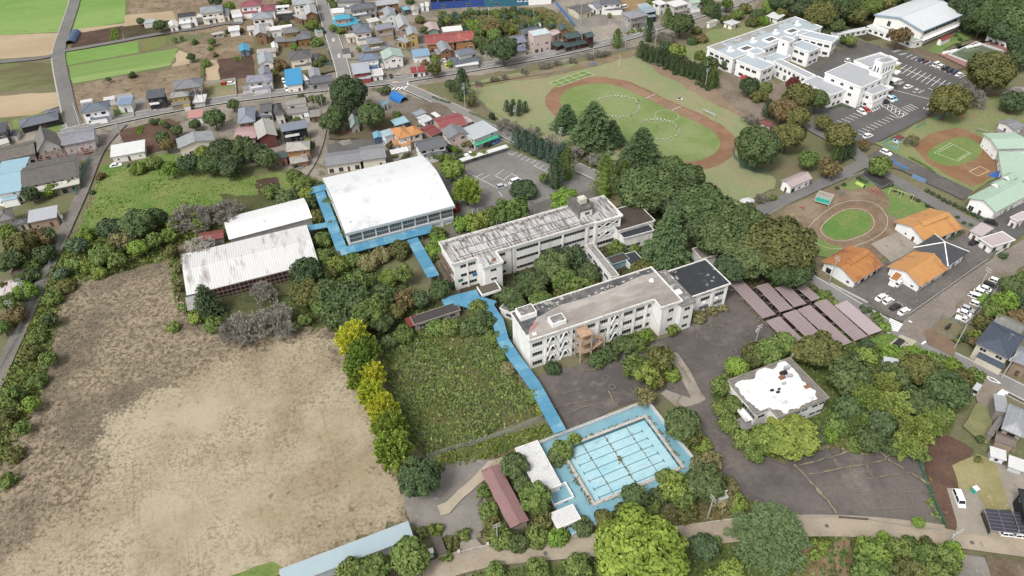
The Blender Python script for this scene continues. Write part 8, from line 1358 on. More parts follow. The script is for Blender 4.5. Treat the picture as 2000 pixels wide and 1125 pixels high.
# ================================================================ VEHICLES
def car_parts(kind):
 L,W,H,hood,cab0,cab1={'sedan':(4.5,1.72,1.42,.82,-1.55,1.0),'hatch':(3.9,1.68,1.5,.9,-1.75,.95),'kei':(3.4,1.48,1.65,1.0,-1.6,1.0),'van':(4.7,1.72,1.9,1.05,-2.2,1.55),'suv':(4.5,1.8,1.66,1.0,-2.0,.95),'pickup':(3.4,1.48,1.75,.75,-.15,1.45)}[kind]
 h=L/2;w_=W/2;b=MB()
 sec=[(-h,.38,.35,.84),(-h+.12,.28,hood-.05,.95),(-h+.6,.26,hood,1),(0,.26,hood+.02,1),(h-.9,.26,hood-.04,1),(h-.15,.3,hood-.22,.93),(h,.38,.5,.82)]
 if kind=='pickup':sec=[(-h,.4,.62,.98),(-h+.1,.4,.75,1),(-.2,.3,.78,1),(0,.3,.95,1),(h-.3,.3,.95,1),(h-.1,.32,.9,.96),(h,.38,.55,.88)]
 n=len(sec);V=[]
 for x,z0,z1,k in sec:V+=[(x,-w_*k,z0+.12),(x,-w_*k*.98,z1),(x,w_*k*.98,z1),(x,w_*k,z0+.12),(x,w_*k*.85,z0),(x,-w_*k*.85,z0)]
 b.v=V
 for i in range(n-1):
  for j in range(6):q=(j+1)%6;b.f.append((i*6+j,i*6+q,i*6+6+q,i*6+6+j)[::-1]);b.m.append(0)
 b.f+=[tuple(range(6)),tuple(range(n*6-1,n*6-7,-1))];b.m+=[0,0]
 rw=w_*.80;t0,t1=cab0+.28,cab1-.55 if kind not in('van','pickup','kei')else cab1-.35
 b.prism([(t0,-rw),(t1,-rw),(t1,rw),(t0,rw)],H-.05,H)
 for x in(cab0,cab1,(cab0+cab1)/2):
  xt=t0 if x==cab0 else t1 if x==cab1 else x
  for s_ in(-1,1):b.beam((x,s_*w_*.95,hood-.02),(xt,s_*rw*.98,H-.04),.09)
 if kind=='pickup':
  for s_ in(-1,1):b.box(-h+.05,-.2,s_*w_-.04,s_*w_+.04,.75,1.05)
  b.box(-h,-h+.06,-w_,w_,.75,1.05)
 P={'body':b.mesh('body',[])}
 def q(p):return MB().face(p)
 P['windscreen']=q([(cab1,-w_*.93,hood),(cab1,w_*.93,hood),(t1,rw,H-.05),(t1,-rw,H-.05)]).mesh('windscreen',GLASS)
 P['rear_window']=q([(cab0,w_*.93,hood),(cab0,-w_*.93,hood),(t0,-rw,H-.05),(t0,rw,H-.05)]).mesh('rear_window',GLASS)
 P['side_window']=[q([(cab0,s_*w_*.94,hood),(cab1,s_*w_*.94,hood),(t1,s_*rw,H-.05),(t0,s_*rw,H-.05)][::-s_]).mesh('side_window',GLASS)for s_ in(-1,1)]
 r=.31;ty=MB().tube((0,-.1,0),(0,.1,0),r,r,12).mesh('wheel',mat((.02,.02,.02),name='tyre'));rm=MB().tube((0,-.11,0),(0,.11,0),r*.6,r*.6,10).mesh('rim',mat((.5,.5,.5),.4,name='alloy'))
 P['wheel']=[(ty,rm,(x,y,r))for x in(-h*.62,h*.62)for y in(-w_+.08,w_-.08)]
 P['headlight']=[MB().box(h-.16,h-.02,s_*w_*.72-.16,s_*w_*.72+.16,.58,.72).mesh('headlight',mat((.7,.7,.7),.2,name='lamp_glass'))for s_ in(-1,1)]
 P['tail_light']=[MB().box(-h-.01,-h+.1,s_*w_*.76-.1,s_*w_*.76+.1,.62,.8).mesh('tail_light',mat((.35,.02,.02),.3,name='red_lamp'))for s_ in(-1,1)]
 return P
CARP={};PAINT={'white':(.78,.78,.77),'black':(.02,.02,.022),'silver':(.42,.43,.45),'dark':(.035,.04,.055),'navy':(.03,.05,.13),'blue':(.08,.18,.42),'red':(.42,.03,.03),'maroon':(.09,.03,.04),'yellow':(.68,.52,.05),'lime':(.55,.62,.05),'sky':(.22,.48,.66)}
CN={'sedan':'saloon car','hatch':'hatchback','kei':'small boxy car','van':'van','suv':'estate car','pickup':'small pickup truck'}
def car(kind,col,q,v,sh):
 a=at((q[0]-v[0]/2,q[1]-v[1]/2),.7,sh);c=at((q[0]+v[0]/2,q[1]+v[1]/2),.7,sh);p=(a+c)/2;d=c-a
 if kind not in CARP:CARP[kind]=car_parts(kind)
 P=CARP[kind];t=thing('parked_car' if kind!='pickup' else 'pickup_truck',{'dark':'dark grey','sky':'light blue','lime':'yellow-green'}.get(col,col)+' '+CN[kind]+' parked','car' if kind not in('van','pickup')else kind if kind=='van' else 'truck',(p.x,p.y,.03),math.atan2(d.y,d.x),'parked vehicles')
 k=(kind,col)
 if k not in CARP:CARP[k]=P['body'].copy();CARP[k].materials.append(mat(PAINT[col],.25,var=0,spec=.5,name='car_paint_'+col))
 link('body',CARP[k],t)
 for nm in('windscreen','rear_window'):link(nm,P[nm],t)
 for nm in('side_window','headlight','tail_light'):
  for me in P[nm]:link(nm,me,t)
 for ty,rm,loc in P['wheel']:o=link('wheel',ty,t,loc);link('rim',rm,o)
R_=(70,-30)
for r in(('suv','dark',(1225,190),R_,'L'),('hatch','maroon',(1270,208),R_,'L'),('van','white',(1375,235),R_,'L'),('suv','white',(1422,253),R_,'L'),('van','dark',(1465,276),R_,'L'),('suv','black',(1515,299),R_,'L'),('suv','navy',(1563,315),R_,'L'),('sedan','white',(1606,332),R_,'L'),('kei','lime',(975,265),(50,-18),'L'),('van','white',(990,412),(80,-32),'L'),('van','black',(938,400),(70,-28),'L'),('sedan','white',(1090,455),(80,-35),'L'),('hatch','silver',(1178,496),(60,-28),'L'),('hatch','red',(677,688),(70,55),'L'),('suv','white',(630,708),(80,50),'L'),('van','black',(858,608),(80,45),'L'),('van','white',(905,580),(80,50),'L'),('hatch','sky',(948,572),(70,45),'L'),('suv','white',(692,948),(90,-30),'L'),('kei','white',(490,196),(40,-16),'L'),('suv','white',(137,530),(80,36),'W'),('kei','white',(1000,785),(70,-55),'O'),('sedan','white',(828,922),(110,-62),'O'),('hatch','white',(895,958),(90,-50),'O'),('sedan','black',(968,1018),(90,-50),'O'),('sedan','white',(1052,1062),(110,-68),'O'),('hatch','white',(1250,250),(90,34),'Q'),('hatch','black',(1195,292),(90,34),'Q'),('sedan','white',(1155,328),(110,42),'Q'),('suv','white',(1110,368),(120,44),'Q'),('van','white',(1085,425),(110,40),'Q'),('kei','white',(1030,402),(60,24),'Q'),('kei','white',(1050,482),(80,30),'Q'),('hatch','silver',(970,527),(60,24),'Q'),('sedan','white',(945,570),(110,42),'Q'),('pickup','white',(912,630),(120,46),'Q'),('suv','black',(287,868),(70,-62),'Q'),('kei','black',(1205,1050),(90,-40),'Q'),('van','silver',(1105,415),(60,-85),'R'),('suv','white',(1395,482),(90,-80),'R'),('van','white',(425,435),(62,155),'S'),('hatch','white',(870,742),(100,8),'S'),('hatch','white',(990,757),(100,8),'S'),('suv','black',(1310,180),(70,22),'8'),('hatch','black',(1205,297),(60,-34),'8'),('suv','silver',(800,560),(130,-30),'X'),('van','white',(980,492),(105,-40),'X'),('hatch','white',(1255,193),(62,-6),'H'),('hatch','red',(1178,196),(62,-8),'H'),('sedan','white',(678,967),(74,-12),'1'),('sedan','black',(778,966),(64,-12),'1'),('kei','white',(640,100),(20,50),'F'),('van','white',(675,185),(20,50),'F'),('sedan','yellow',(1215,910),(26,85),'C'),('kei','white',(1178,832),(24,60),'C'),('hatch','black',(450,1055),(16,64),'C'),('van','blue',(1400,764),(80,-32),'G'),('sedan','dark',(1318,803),(76,-32),'G'),('pickup','white',(1100,912),(80,-16),'G'),('van','white',(560,98),(84,-22),'E')):car(*r)
# ================================================================ PEOPLE (sports lesson on the track)
def person_mesh(shirt,trous,hair,pose):
 V=[(0,0,.82),(0,0,1.02),(0,0,1.24),(0,0,1.36),(0,.01,1.47),(0,0,1.60),(.10,0,.78),(.11,.02,.45),(.11,-.02,.06),(.11,.10,.03),(-.10,0,.78),(-.11,.02*pose,.45),(-.11,-.02,.06),(-.11,.10,.03),(.19,0,1.32),(.24,.04,1.06),(.25,.12+.1*pose,.86),(-.19,0,1.32),(-.24,.03,1.06),(-.25,.10,.84)]
 E_=[(0,1),(1,2),(2,3),(3,4),(4,5),(0,6),(6,7),(7,8),(8,9),(0,10),(10,11),(11,12),(12,13),(2,14),(14,15),(15,16),(2,17),(17,18),(18,19)]
 rad=[.135,.13,.15,.06,.085,.075,.085,.06,.042,.035,.085,.06,.042,.035,.06,.042,.032,.06,.042,.032]
 me=bpy.data.meshes.new('person');me.from_pydata(V,E_,[]);o=bpy.data.objects.new('person',me);COL.objects.link(o);md=o.modifiers.new('skin','SKIN')
 for i,v in enumerate(me.skin_vertices[0].data):v.radius=(rad[i],rad[i]*.85);v.use_root=i==0
 sb=o.modifiers.new('sub','SUBSURF');sb.levels=1;dg=bpy.context.evaluated_depsgraph_get();m2=bpy.data.meshes.new_from_object(o.evaluated_get(dg));bpy.data.objects.remove(o)
 m2 .materials.clear()
 for x in(mat((.45,.28,.20),name='skin'),mat(shirt,name='shirt'),mat(trous,name='trousers'),mat(hair,name='hair')):m2 .materials.append(x)
 for p in m2 .polygons:c=p.center;p.material_index=3 if(c.z>1.56 or(c.z>1.46 and c.y<0))else 0 if(c.z>1.36 or(abs(c.x)>.2 and c.z<1.12)or c.z<.40 and c.z>.09)else 1 if c.z>.88 else 2
 return m2
PEO=[person_mesh((.72,.72,.70),(.03,.035,.08),(.015,.012,.012),p)for p in(1,-1)]+[person_mesh((.04,.04,.05),(.03,.03,.035),(.02,.015,.012),1)]
def person(p,rz,k,desc,s_):t=reg(link('person',PEO[k],None,(p.x,p.y,.03),rz),desc,'person','pupils in the sports lesson' if k<2 else 'teachers on the field',k<2);t.scale=(s_,s_,s_)
def ring_people(q,rx,n,a0,a1,desc):
 c=at(q,0)
 for i in range(n):a=a0+(a1-a0)*i/(n-1)+random.gauss(0,.02);r=rx+random.gauss(0,.25);person(Vector((c.x+r*math.cos(a),c.y+r*math.sin(a),0)),a+math.pi/2,i%2,desc,random.uniform(.86,1.0))
ring_people((1205,211),9.6,34,-1.9,3.5,'pupil in white shirt and navy trousers standing in the far circle');ring_people((1285,256),8.4,30,-2.2,2.6,'pupil in white shirt and navy trousers standing in the near circle')
for q,d in(((1247,199),'adult in dark clothes beside the far circle of pupils, on its right'),((1233,229),'adult in dark clothes between the two circles of pupils'),((1323,253),'adult in dark clothes right of the near circle of pupils'),((1283,250),'adult in dark clothes inside the near circle of pupils')):person(at(q),1.0,2,d,1.05)
# ================================================================ FENCES, WALLS, POLES
def fence(desc,l,h,col,sh='0',kind='mesh',step=3.0,name='fence',cat='fence',z=0,wd=.045,sp=.45):
 P=pts(l,0,sh);o=P[0];t=thing(name,desc,cat,(o.x,o.y,z));Q=[p-o for p in P];m=mat(col,.6,var=.1,name='fence_paint')
 for a,c in zip(Q,Q[1:]):
  d=c-a;L=d.length;rz=math.atan2(d.y,d.x);n=max(1,int(L/step));loc=(a.x,a.y,0)
  if kind=='wall':
   for i in range(n):MB().box(L*i/n+.01,L*(i+1)/n-.01,-.08,.08,0,h-.1).obj('wall_panel',m,t,loc,rz)
   MB().box(0,L,-.12,.12,h-.098,h).obj('coping',m,t,loc,rz);continue
  pm=MB().box(-.04,.04,-.04,.04,0,h).mesh('post',m)
  for i in range(n+1):q=a+d*(i/n);link('post',pm,t,(q.x,q.y,0),rz)
  b=MB();k=max(2,int(L/sp))
  for i in range(k+1):x=L*i/k;b.box(x-wd/2,x+wd/2,-.015,.015,.05,h-.03)
  for j in range(5):zz=.08+(h-.14)*j/4;b.box(0,L,-.02,.02,zz-wd/2,zz+wd/2)
  b.obj('mesh_panel',m,t,loc,rz)
 return t
TEAL='6fb5a0'
for r in(('teal wire fence along the old factory beside the side lane',[(955,655),(870,850),(800,1040)],2.4,TEAL,'I','mesh',3,'fence','fence',0,.09,.3),('pale wire fence between the side lane and the overgrown border',[(385,262),(330,370),(285,480),(215,640),(120,830),(35,980),(-60,1150)],2.2,'a9b8b0','5'),('green wire fence along the cracked asphalt lot',[(868,438),(910,560),(965,690),(1038,850)],1.6,'4f8f78','12','mesh',2.5,'fence','fence',0,.08,.3),('grey chain-link fence below the weedy square',[(1005,440),(1170,385),(1330,340),(1500,285),(1680,205)],1.9,'b5bab5','10','mesh',2.5,'fence','fence',0,.05,.35),('low white wall along the back road beside the school field',[(690,265),(770,300),(960,375),(1110,450),(1240,500),(1400,570),(1570,650)],.9,'c9c5bd','G','wall',4),('low concrete wall between the main road and the school field',[(1000,133),(1090,117),(1190,104),(1238,95)],1.0,'a8a49b','0','wall',5),('white nursery wall along the back road',[(362,545),(440,585),(580,658)],1.0,'dcdad2','8','wall',3),('rusty wire fence at the nursery car park corner',[(580,658),(660,700),(745,738)],1.3,'8f8578','8'),('long grey concrete wall along the gravel road by the nursery',[(812,732),(900,672),(1060,560),(1200,460),(1285,405)],1.0,'b5b0a3','8','wall',3),('white gate panel in the nursery wall on the gravel road',[(1325,380),(1375,348)],1.2,'e9e9e6','8','wall',4),('royal blue fence along the vacant lot by the orchard',[(1165,62),(1290,210),(1415,372)],2.0,'5f8fd0','D','wall',3),('blue banner fence along the mint-roofed nursery, upper part',[(163,610),(325,700)],1.5,'6f9fd5','W','wall',2.5),('blue banner fence along the mint-roofed nursery, lower part',[(362,748),(480,800)],1.5,'7fa9d5','W','wall',2.5),('green net fence at the end of the car park',[(790,165),(640,225),(560,250)],1.8,TEAL,'W','mesh',2.5,'fence','fence',0,.09,.3),('green net fence between lawn and car park',[(480,285),(400,325)],1.5,TEAL,'W','mesh',2.5,'fence','fence',0,.09,.3),('teal panel fence round the paddling pool',[(100,458),(180,505),(230,520)],1.1,'7fb5a3','W','wall',2),('teal fence behind the paddling pool',[(100,458),(215,402)],1.1,'7fb5a3','W','wall',2),('pale picket fence round the triangular island',[(1012,70),(1110,150),(1245,225),(1395,145)],1.1,'a9b8b5','N','mesh',1.5,'fence','fence',0,.06,.3),('concrete kerb wall along the nursery lane',[(0,505),(330,340),(500,260),(700,150),(1050,45)],.5,'c5bfb3','N','wall',4),('green wire fence along the school field corner',[(1290,880),(1300,930),(1360,985),(1430,1008),(1500,1015)],1.8,'5f8f88','3','mesh',3,'fence','fence',0,.07,.3),('grey wire fence round the stone monument',[(610,750),(715,605),(925,690),(855,840),(610,750)],1.0,'a9aea8','Q','mesh',2,'fence','fence',0,.06,.3),('low grey rail fence beside the back road opposite the monument',[(470,905),(630,985)],.9,'a5a9a3','Q'),('cream house wall in front of the blue-roofed house',[(1005,1040),(1200,1140)],1.2,'dcd2c0','Q','wall',2.5),('white garden wall round the solar-panelled house',[(662,575),(772,560),(788,690),(530,745)],1.2,'e3e1dc','1','wall',3),('white yard wall along the empty grass yard',[(1205,498),(1380,468),(1388,575)],1.1,'d9d6d0','1','wall',3),('tall green wire fence along the rose bank road',[(560,1010),(690,950)],1.0,'5f8f78','4'),('grey low wall at the junction by the side street',[(425,530),(435,545)],1.4,'dedad4','2','wall',2),('concrete wall in front of the big camphor by the main road',[(330,895),(540,860),(850,800)],1.3,'b5b0a8','D','wall',3),('brick wall in front of the dark timber houses',[(1165,770),(1400,700),(1690,620)],1.1,'9d9188','D','wall',3),('curved white wall beside the ochre houses and the lane',[(690,1110),(860,1070),(950,970),(965,890)],1.1,'c2bfba','F','wall',2),('grey garden wall between village houses',[(880,700),(1140,640)],.9,'b5b0a8','B','wall',3),('pale block wall behind the yellow house',[(350,545),(600,505)],1.1,'cfcac2','C','wall',3),('grey wall of the pale green-roofed house',[(340,975),(640,935)],1.0,'a5a3a0','C','wall',2),('concrete wall beside the orange-tiled house',[(150,690),(250,900),(260,985)],1.2,'bfbab2','G','wall',3),('blue-grey wall below the blue factory hall',[(590,185),(1005,130)],1.6,'a3adb5','C','wall',4),('teal board fence beside the grey hip-roofed house',[(1080,920),(1190,905)],1.6,'3f7f86','B','wall',3),('white kerb wall on the lot edge along the bottom lane',[(225,790),(400,782)],.7,'a9a59c','12','wall',4),('grey kerb wall along the bottom lane at the cracked lot',[(575,800),(800,838),(1010,862)],.7,'a39f96','12','wall',4),('low fence on the bank above the bottom lane',[(0,968),(250,925),(460,905)],.9,'9a9f93','11'),('low wall in front of the small house row at the field road',[(430,612),(470,735)],.8,'d5d2cc','1','wall',2)):fence(*r)
def hedge(desc,l,w_,h,key,sh='0'):
 P=pts(l,0,sh);p=[];n=[]
 for a,c in zip(P,P[1:]):
  d=c-a;nn=Vector((-d.y,d.x,0)).normalized()
  for _ in range(int(d.length*38)):
   t=random.random();s_=random.choice((-1,1,0,0));q=a+d*t+nn*(w_/2*(s_ if s_ else random.uniform(-1,1)));z=h*random.uniform(.9,1.08)if not s_ else random.uniform(.05,h)
   p.append((q.x,q.y,z));n.append((nn.x*s_+random.gauss(0,.4),nn.y*s_+random.gauss(0,.4),(1 if not s_ else.3)+random.gauss(0,.3)))
 p=np.array(p);me=quads_mesh('hedge',cards(p,np.array(n),RNG.uniform(.14,.28,len(p)),RNG.uniform(.1,.2,len(p))),np.clip(RNG.normal(.5,.2,len(p)),0,1),leaf(key));reg(link('hedge',me),desc,'hedge',pos=px(l[len(l)//2],sh))
for r in(('clipped green hedge behind the white roadside wall, upper part',[(700,292),(770,322),(900,360)],1.1,1.0,'dark','G'),('clipped green hedge behind the white roadside wall, lower part',[(1110,462),(1250,515),(1400,585),(1575,668)],1.3,1.0,'green','G'),('low hedge along the car park road beside the camphor grove',[(1775,225),(1870,280),(2000,345)],1.3,.9,'green','X'),('hedge along the white house behind the gymnasium',[(650,990),(760,955),(870,925)],2.0,1.6,'green','G'),('low hedge at the foot of the white office block',[(1320,1000),(1440,960),(1545,990)],1.2,.9,'dark','K'),('hedge with bright leaves along the kindergarten drive',[(330,580),(480,660),(560,720)],1.0,.8,'green','W'),('hedge beside the orange nursery building',[(1490,355),(1640,275)],1.6,1.0,'dark','O'),('dark hedge along the field road plot',[(1185,355),(1190,480)],1.4,1.4,'green','1')):hedge(*r)
polem=mat((.34,.33,.31),var=.1,name='pole_concrete')
def pole(q,h,sh,desc='concrete utility pole with crossarms',tr=False,name='utility_pole',thin=False,col=None):
 g=at(q,0,sh);t=thing(name,desc,'utility pole' if name=='utility_pole' else 'pole',(g.x,g.y,0),math.radians(random.choice((20,25,-65))),name.replace('_',' ')+'s');r=.06 if thin else.16
 MB().tube((0,0,0),(0,0,h),r*1.15,r*.75,8).obj('pole',col or polem,t)
 if thin:return t
 for zz in(h-.4,h-1.3):MB().box(-.9,.9,-.05,.05,zz,zz+.1).obj('crossarm',STEEL,t)
 b=MB()
 for x in(-.8,-.4,.4,.8):
  for zz in(h-.3,h-1.2):b.tube((x,0,zz),(x,0,zz+.22),.05,.05,6)
 o=b.obj('insulators',WHITE,t);o['kind']='stuff'
 if tr:
  for s_ in(-.4,.4):MB().tube((s_,.35,h-2.9),(s_,.35,h-2.0),.27,.27,10).obj('transformer',mat('d5d6d3',name='transformer_grey'),t)
 return t
PL_=[]
for q,h,sh,tr in(((215,1010),11,'D',1),((1062,408),12,'G',1),((553,152),9,'G',0),((572,665),12,'E',0),((980,640),9,'E',0),((1505,350),12,'D',0),((862,350),11,'D',0),((250,330),9,'D',0),((510,330),11,'F',1),((1005,410),11,'F',0),((1075,425),11,'F',0),((1262,378),10,'I',0),((1290,480),9,'I',0),((735,470),10,'J',1),((330,1190),10,'J',1),((110,750),8,'5',0),((1222,380),10,'7',1),((412,800),8,'V',1),((830,935),13,'Q',1),((1085,325),8,'Q',0),((1300,1230),10,'Q',1),((298,790),11,'O',0),((1145,790),9,'11',0),((1250,830),8,'Z',0),((318,890),8,'S',1),((88,770),9,'K',0),((1670,110),11,'E',0),((1385,150),9,'B',0),((430,150),9,'B',0),((890,460),10,'H',0),((960,460),9,'H',0),((20,720),8,'3',1),((283,850),8,'3',1),((350,520),9,'E',0),((85,580),9,'2',0)):PL_.append(pole(q,h,sh,tr=bool(tr),desc='concrete utility pole with grey transformers' if tr else 'concrete utility pole with crossarms'))
for q,h,sh,d in(((430,1062),7,'X','slim white flagpole on the front drive'),((500,1055),7,'X','slim white flagpole on the front drive'),((1945,290),6,'X','slim grey post beside the back road'),((490,920),6,'E','slim post by the conifer hedge'),((1480,925),6,'E','slim post by the conifer hedge'),((1665,1080),8,'E','slim post by the conifer hedge'),((130,790),6,'E','slim post by the conifer hedge')):pole(q,h,sh,d,name='post',thin=True,col=WHITE)
wirem=mat((.03,.05,.05),name='cable_black')
def wire(desc,a,za,c,zc,sh,n=3):
 A=at(a,za,sh);B=at(c,zc,sh);t=thing('power_cable',desc,'cable',(A.x,A.y,A.z))
 for j in range(n):
  b=MB();last=Vector((0,.25*j,-.5*j))
  for i in range(1,9):u=i/8;p=(B-A)*u+Vector((0,.25*j,-.5*j-4*.9*u*(1-u)));b.tube(last,p,.05,.05,4,cap=False);last=p
  b.obj('strand',wirem,t)
wire('bundle of dark green power cables over the parked car row',(975,665),11.5,(1310,235),11,'Q',4);wire('power cables along the back road at the field',(1040,190),10.5,(1560,540),8,'G',3);wire('power cables from the field pole towards the juniper clump',(1050,190),10.5,(1330,440),6,'G',2)
# ================================================================ PLAYGROUND AND YARD THINGS
def bars(name,desc,q,sh,cat,segs,col,wd=.08,rz=.4,extra=None,part='bar'):
 g=at(q,0,sh);t=thing(name,desc,cat,(g.x,g.y,.03),rz);m=mat(col,.5,var=.05,name='painted_steel')
 for a,c in segs:MB().beam(a,c,wd).obj(part,m,t)
 if extra:extra(t)
 return t
def goal(desc,q,sh,w_,rz,col='f0f0ee',h=2.0):bars('football_goal',desc,q,sh,'goal',[((-w_/2,0,0),(-w_/2,0,h)),((w_/2,0,0),(w_/2,0,h)),((-w_/2,0,h),(w_/2,0,h)),((-w_/2,0,h),(-w_/2,1.6,0)),((w_/2,0,h),(w_/2,1.6,0)),((-w_/2,1.6,0),(w_/2,1.6,0)),((-w_/2,0,h),(w_/2,1.6,0)),((-w_/2,.8,h/2),(w_/2,.8,h/2))],col,.14,rz)
goal('white football goal beside the running track',(1150,680),'3',6.5,math.radians(-52));goal('pale football goal on the small nursery field',(962,365),'W',4,math.radians(-40),'bfc4a8')
def swing(desc,q,sh,w_,rz,col):
 s_=[((x,y,0),(x,0,2.3))for x in(-w_/2,0,w_/2)for y in(-1,1)]+[((-w_/2,0,2.3),(w_/2,0,2.3))]
 t=bars('swing',desc,q,sh,'swing',s_,col,.12,rz)
 for x in(-w_*.36,-w_*.14,w_*.14,w_*.36):
  o=MB().box(x-.25,x+.25,-.1,.1,.45,.5).obj('seat',mat((.3,.12,.1),name='seat_red'),t)
  for k in(-.2,.2):MB().beam((x+k,0,.5),(x+k,0,2.3),.03).obj('chain',STEEL,o)
swing('grey swing frame at the field edge, left one',(1055,1045),'D',5.5,.28,'a9a9a9');swing('grey swing frame at the field edge, right one',(1305,1005),'D',5.5,.28,'a9a9a9');swing('pale yellow swing set on the nursery lawn',(1450,310),'N',8,math.radians(-38),'e9e2a5')
def mat_floor(t):MB().box(-2.4,2.4,-2,2,1.0,1.15).obj('net',mat('1fc3a5',.6,var=.1,name='teal_net'),t);MB().slab([(-2.4,-1.4,1.1),(-2.4,-.6,1.1),(-4.0,-.6,.1),(-4.0,-1.4,.1)],.06).obj('slide',mat('d9a5a0',name='slide_pink'),t)
fr_=[((x,y,0),(x,y,3))for x in(-2.5,2.5)for y in(-2.1,2.1)]+[((-2.5,y,3),(2.5,y,3))for y in(-2.1,2.1,-1.2,-.3,.6,1.4)]+[((x,-2.1,3),(x,2.1,3))for x in(-2.5,2.5)]+[((x,-2.1,1.1),(x,2.1,1.1))for x in(-2.5,2.5)]+[((-2.5,y,1.1),(2.5,y,1.1))for y in(-2.1,2.1)]
bars('playground_climber','white climbing frame with teal net and slide',(600,370),'N','climbing frame',fr_,'f0e6e2',.13,math.radians(-35),mat_floor)
bars('climbing_ladder','low yellow climbing ladder in the nursery yard',(225,540),'N','ladder',[((-2.5,y,.8),(2.5,y,.8))for y in(-.5,.5)]+[((x,-.5,.8),(x,.5,.8))for x in(-2.4,-1.8,-1.2,-.6,0,.6,1.2,1.8,2.4)]+[((x,y,0),(x,y,.8))for x in(-2.4,2.4)for y in(-.5,.5)],'d9cf8a',.1,.45)
bars('slide','small red slide in the nursery yard',(380,455),'N','slide',[((0,-.3,0),(0,-.3,1.8)),((0,.3,0),(0,.3,1.8)),((0,-.3,1.4),(2.2,-.3,.2)),((0,.3,1.4),(2.2,.3,.2)),((-.7,0,0),(0,0,1.4))],'d97f70',.14,1.9)
bars('balance_beam','thin balance beam on the nursery ground',(470,505),'N','beam',[((-1.7,0,.4),(1.7,0,.4)),((-1.5,0,0),(-1.5,0,.4)),((1.5,0,0),(1.5,0,.4))],'a5977f',.16,.5)
def dome(desc,q,sh,r,col,n=8):
 s_=[]
 for i in range(n):
  a,c=6.283*i/n,6.283*(i+1)/n
  for e0,e1 in((0,.5),(.5,1.0),(1.0,1.45)):s_.append(((r*math.cos(a)*math.cos(e0),r*math.sin(a)*math.cos(e0),r*math.sin(e0)),(r*math.cos(a)*math.cos(e1),r*math.sin(a)*math.cos(e1),r*math.sin(e1))))
  for e in(.5,1.0):s_.append(((r*math.cos(a)*math.cos(e),r*math.sin(a)*math.cos(e),r*math.sin(e)),(r*math.cos(c)*math.cos(e),r*math.sin(c)*math.cos(e),r*math.sin(e))))
 bars('climbing_dome',desc,q,sh,'climbing dome',s_,col,.09)
dome('blue climbing dome at the field edge',(1668,905),'D',1.9,'6f95cf');dome('orange and pink climbing dome by the triangular island',(1165,262),'N',1.9,'e0977a');dome('grey-green climbing bars on the nursery ground',(800,285),'N',1.6,'8fa59a',6)
g=at((1003,195),0,'N');t=thing('play_tunnel','lime green play tunnel on the nursery lawn','play tunnel',(g.x,g.y,0),-.9);MB().tube((-1.6,0,.8),(1.6,0,.8),.8,.8,12,cap=False).obj('tube',mat('b5d95f',.5,name='lime_plastic'),t);MB().tube((1.58,0,.8),(1.62,0,.8),.75,.75,12).obj('opening',darkslot,t)
g=at((965,150),0,'W');t=thing('play_tunnel','grey log-like play tunnel on the far lawn','play tunnel',(g.x,g.y,0),-.5);MB().tube((-1.5,0,.8),(1.5,0,.8),.9,.9,10).obj('tube',mat('8f867a',name='log_grey'),t);MB().tube((-1.53,0,.8),(-1.5,0,.8),.7,.7,10).obj('opening',darkslot,t)
for q,d,rz in(((908,228),'orange play log on the far lawn, longer one',.9),((800,222),'orange play log on the far lawn, shorter one',.3)):g=at(q,0,'W');t=thing('play_log',d,'play log',(g.x,g.y,0),rz);MB().tube((-1.6,0,.4),(1.6,0,.4),.32,.3,8).obj('log',mat('cf8a6a',name='orange_log'),t);[MB().box(x-.15,x+.15,-.3,.3,0,.15).obj('foot',CONC,t)for x in(-1.2,1.2)]
g=at((1092,738),0,'W');t=thing('play_mat','folded royal blue sheet beside the sandpit','sheet',(g.x,g.y,0),.45);MB().slab([(-2.4,-1.2,.3),(2.4,-1.2,.7),(2.6,1.2,.9),(-2.2,1.2,.5)],.3).obj('sheet',mat('3f78d0',.5,var=.15,name='blue_sheet'),t);MB().box(-2.3,2.4,-1.1,1.1,0,.2).obj('stack',mat('4f86d8',name='blue_sheet_low'),t)
g=at((180,465),0,'W');t=thing('paddling_pool','small bright blue paddling pool in the nursery corner','paddling pool',(g.x,g.y,0),math.radians(-30));b=MB();[b.box(*q)for q in((-2.8,2.8,-1.9,-1.6,0,.5),(-2.8,2.8,1.6,1.9,0,.5),(-2.8,-2.5,-1.6,1.6,0,.5),(2.5,2.8,-1.6,1.6,0,.5))];b.obj('rim',mat('7fb5c9',name='pool_rim_blue'),t);MB().box(-2.5,2.5,-1.6,1.6,.03,.2).obj('floor',mat('3fb0e8',.3,var=.2,sc=1.5,name='paddling_blue'),t)
g=at((983,588),0,'3');t=thing('cart','white-topped equipment cart beside the running track','cart',(g.x,g.y,.03),.1);MB().box(-1.1,1.1,-.5,.5,.5,.7).obj('bed',WHITE,t);MB().box(-.9,.3,-.4,.4,.7,1.1).obj('load',mat((.05,.05,.06),name='dark_load'),t);[MB().tube((x,y-.05,.25),(x,y+.05,.25),.25,.25,10).obj('wheel',darkslot,t)for x in(-.8,.8)for y in(-.45,.45)]
bars('horizontal_bars','grey horizontal bars below the conifer hedge',(845,395),'3','gym bars',[((x,0,0),(x,0,1.6+.2*i))for i,x in enumerate((-2.4,-.8,.8,2.4))]+[((-2.4+1.6*i,0,1.5+.2*i),(-.8+1.6*i,0,1.5+.2*i))for i in range(3)],'b9b9b5',.09,-.6)
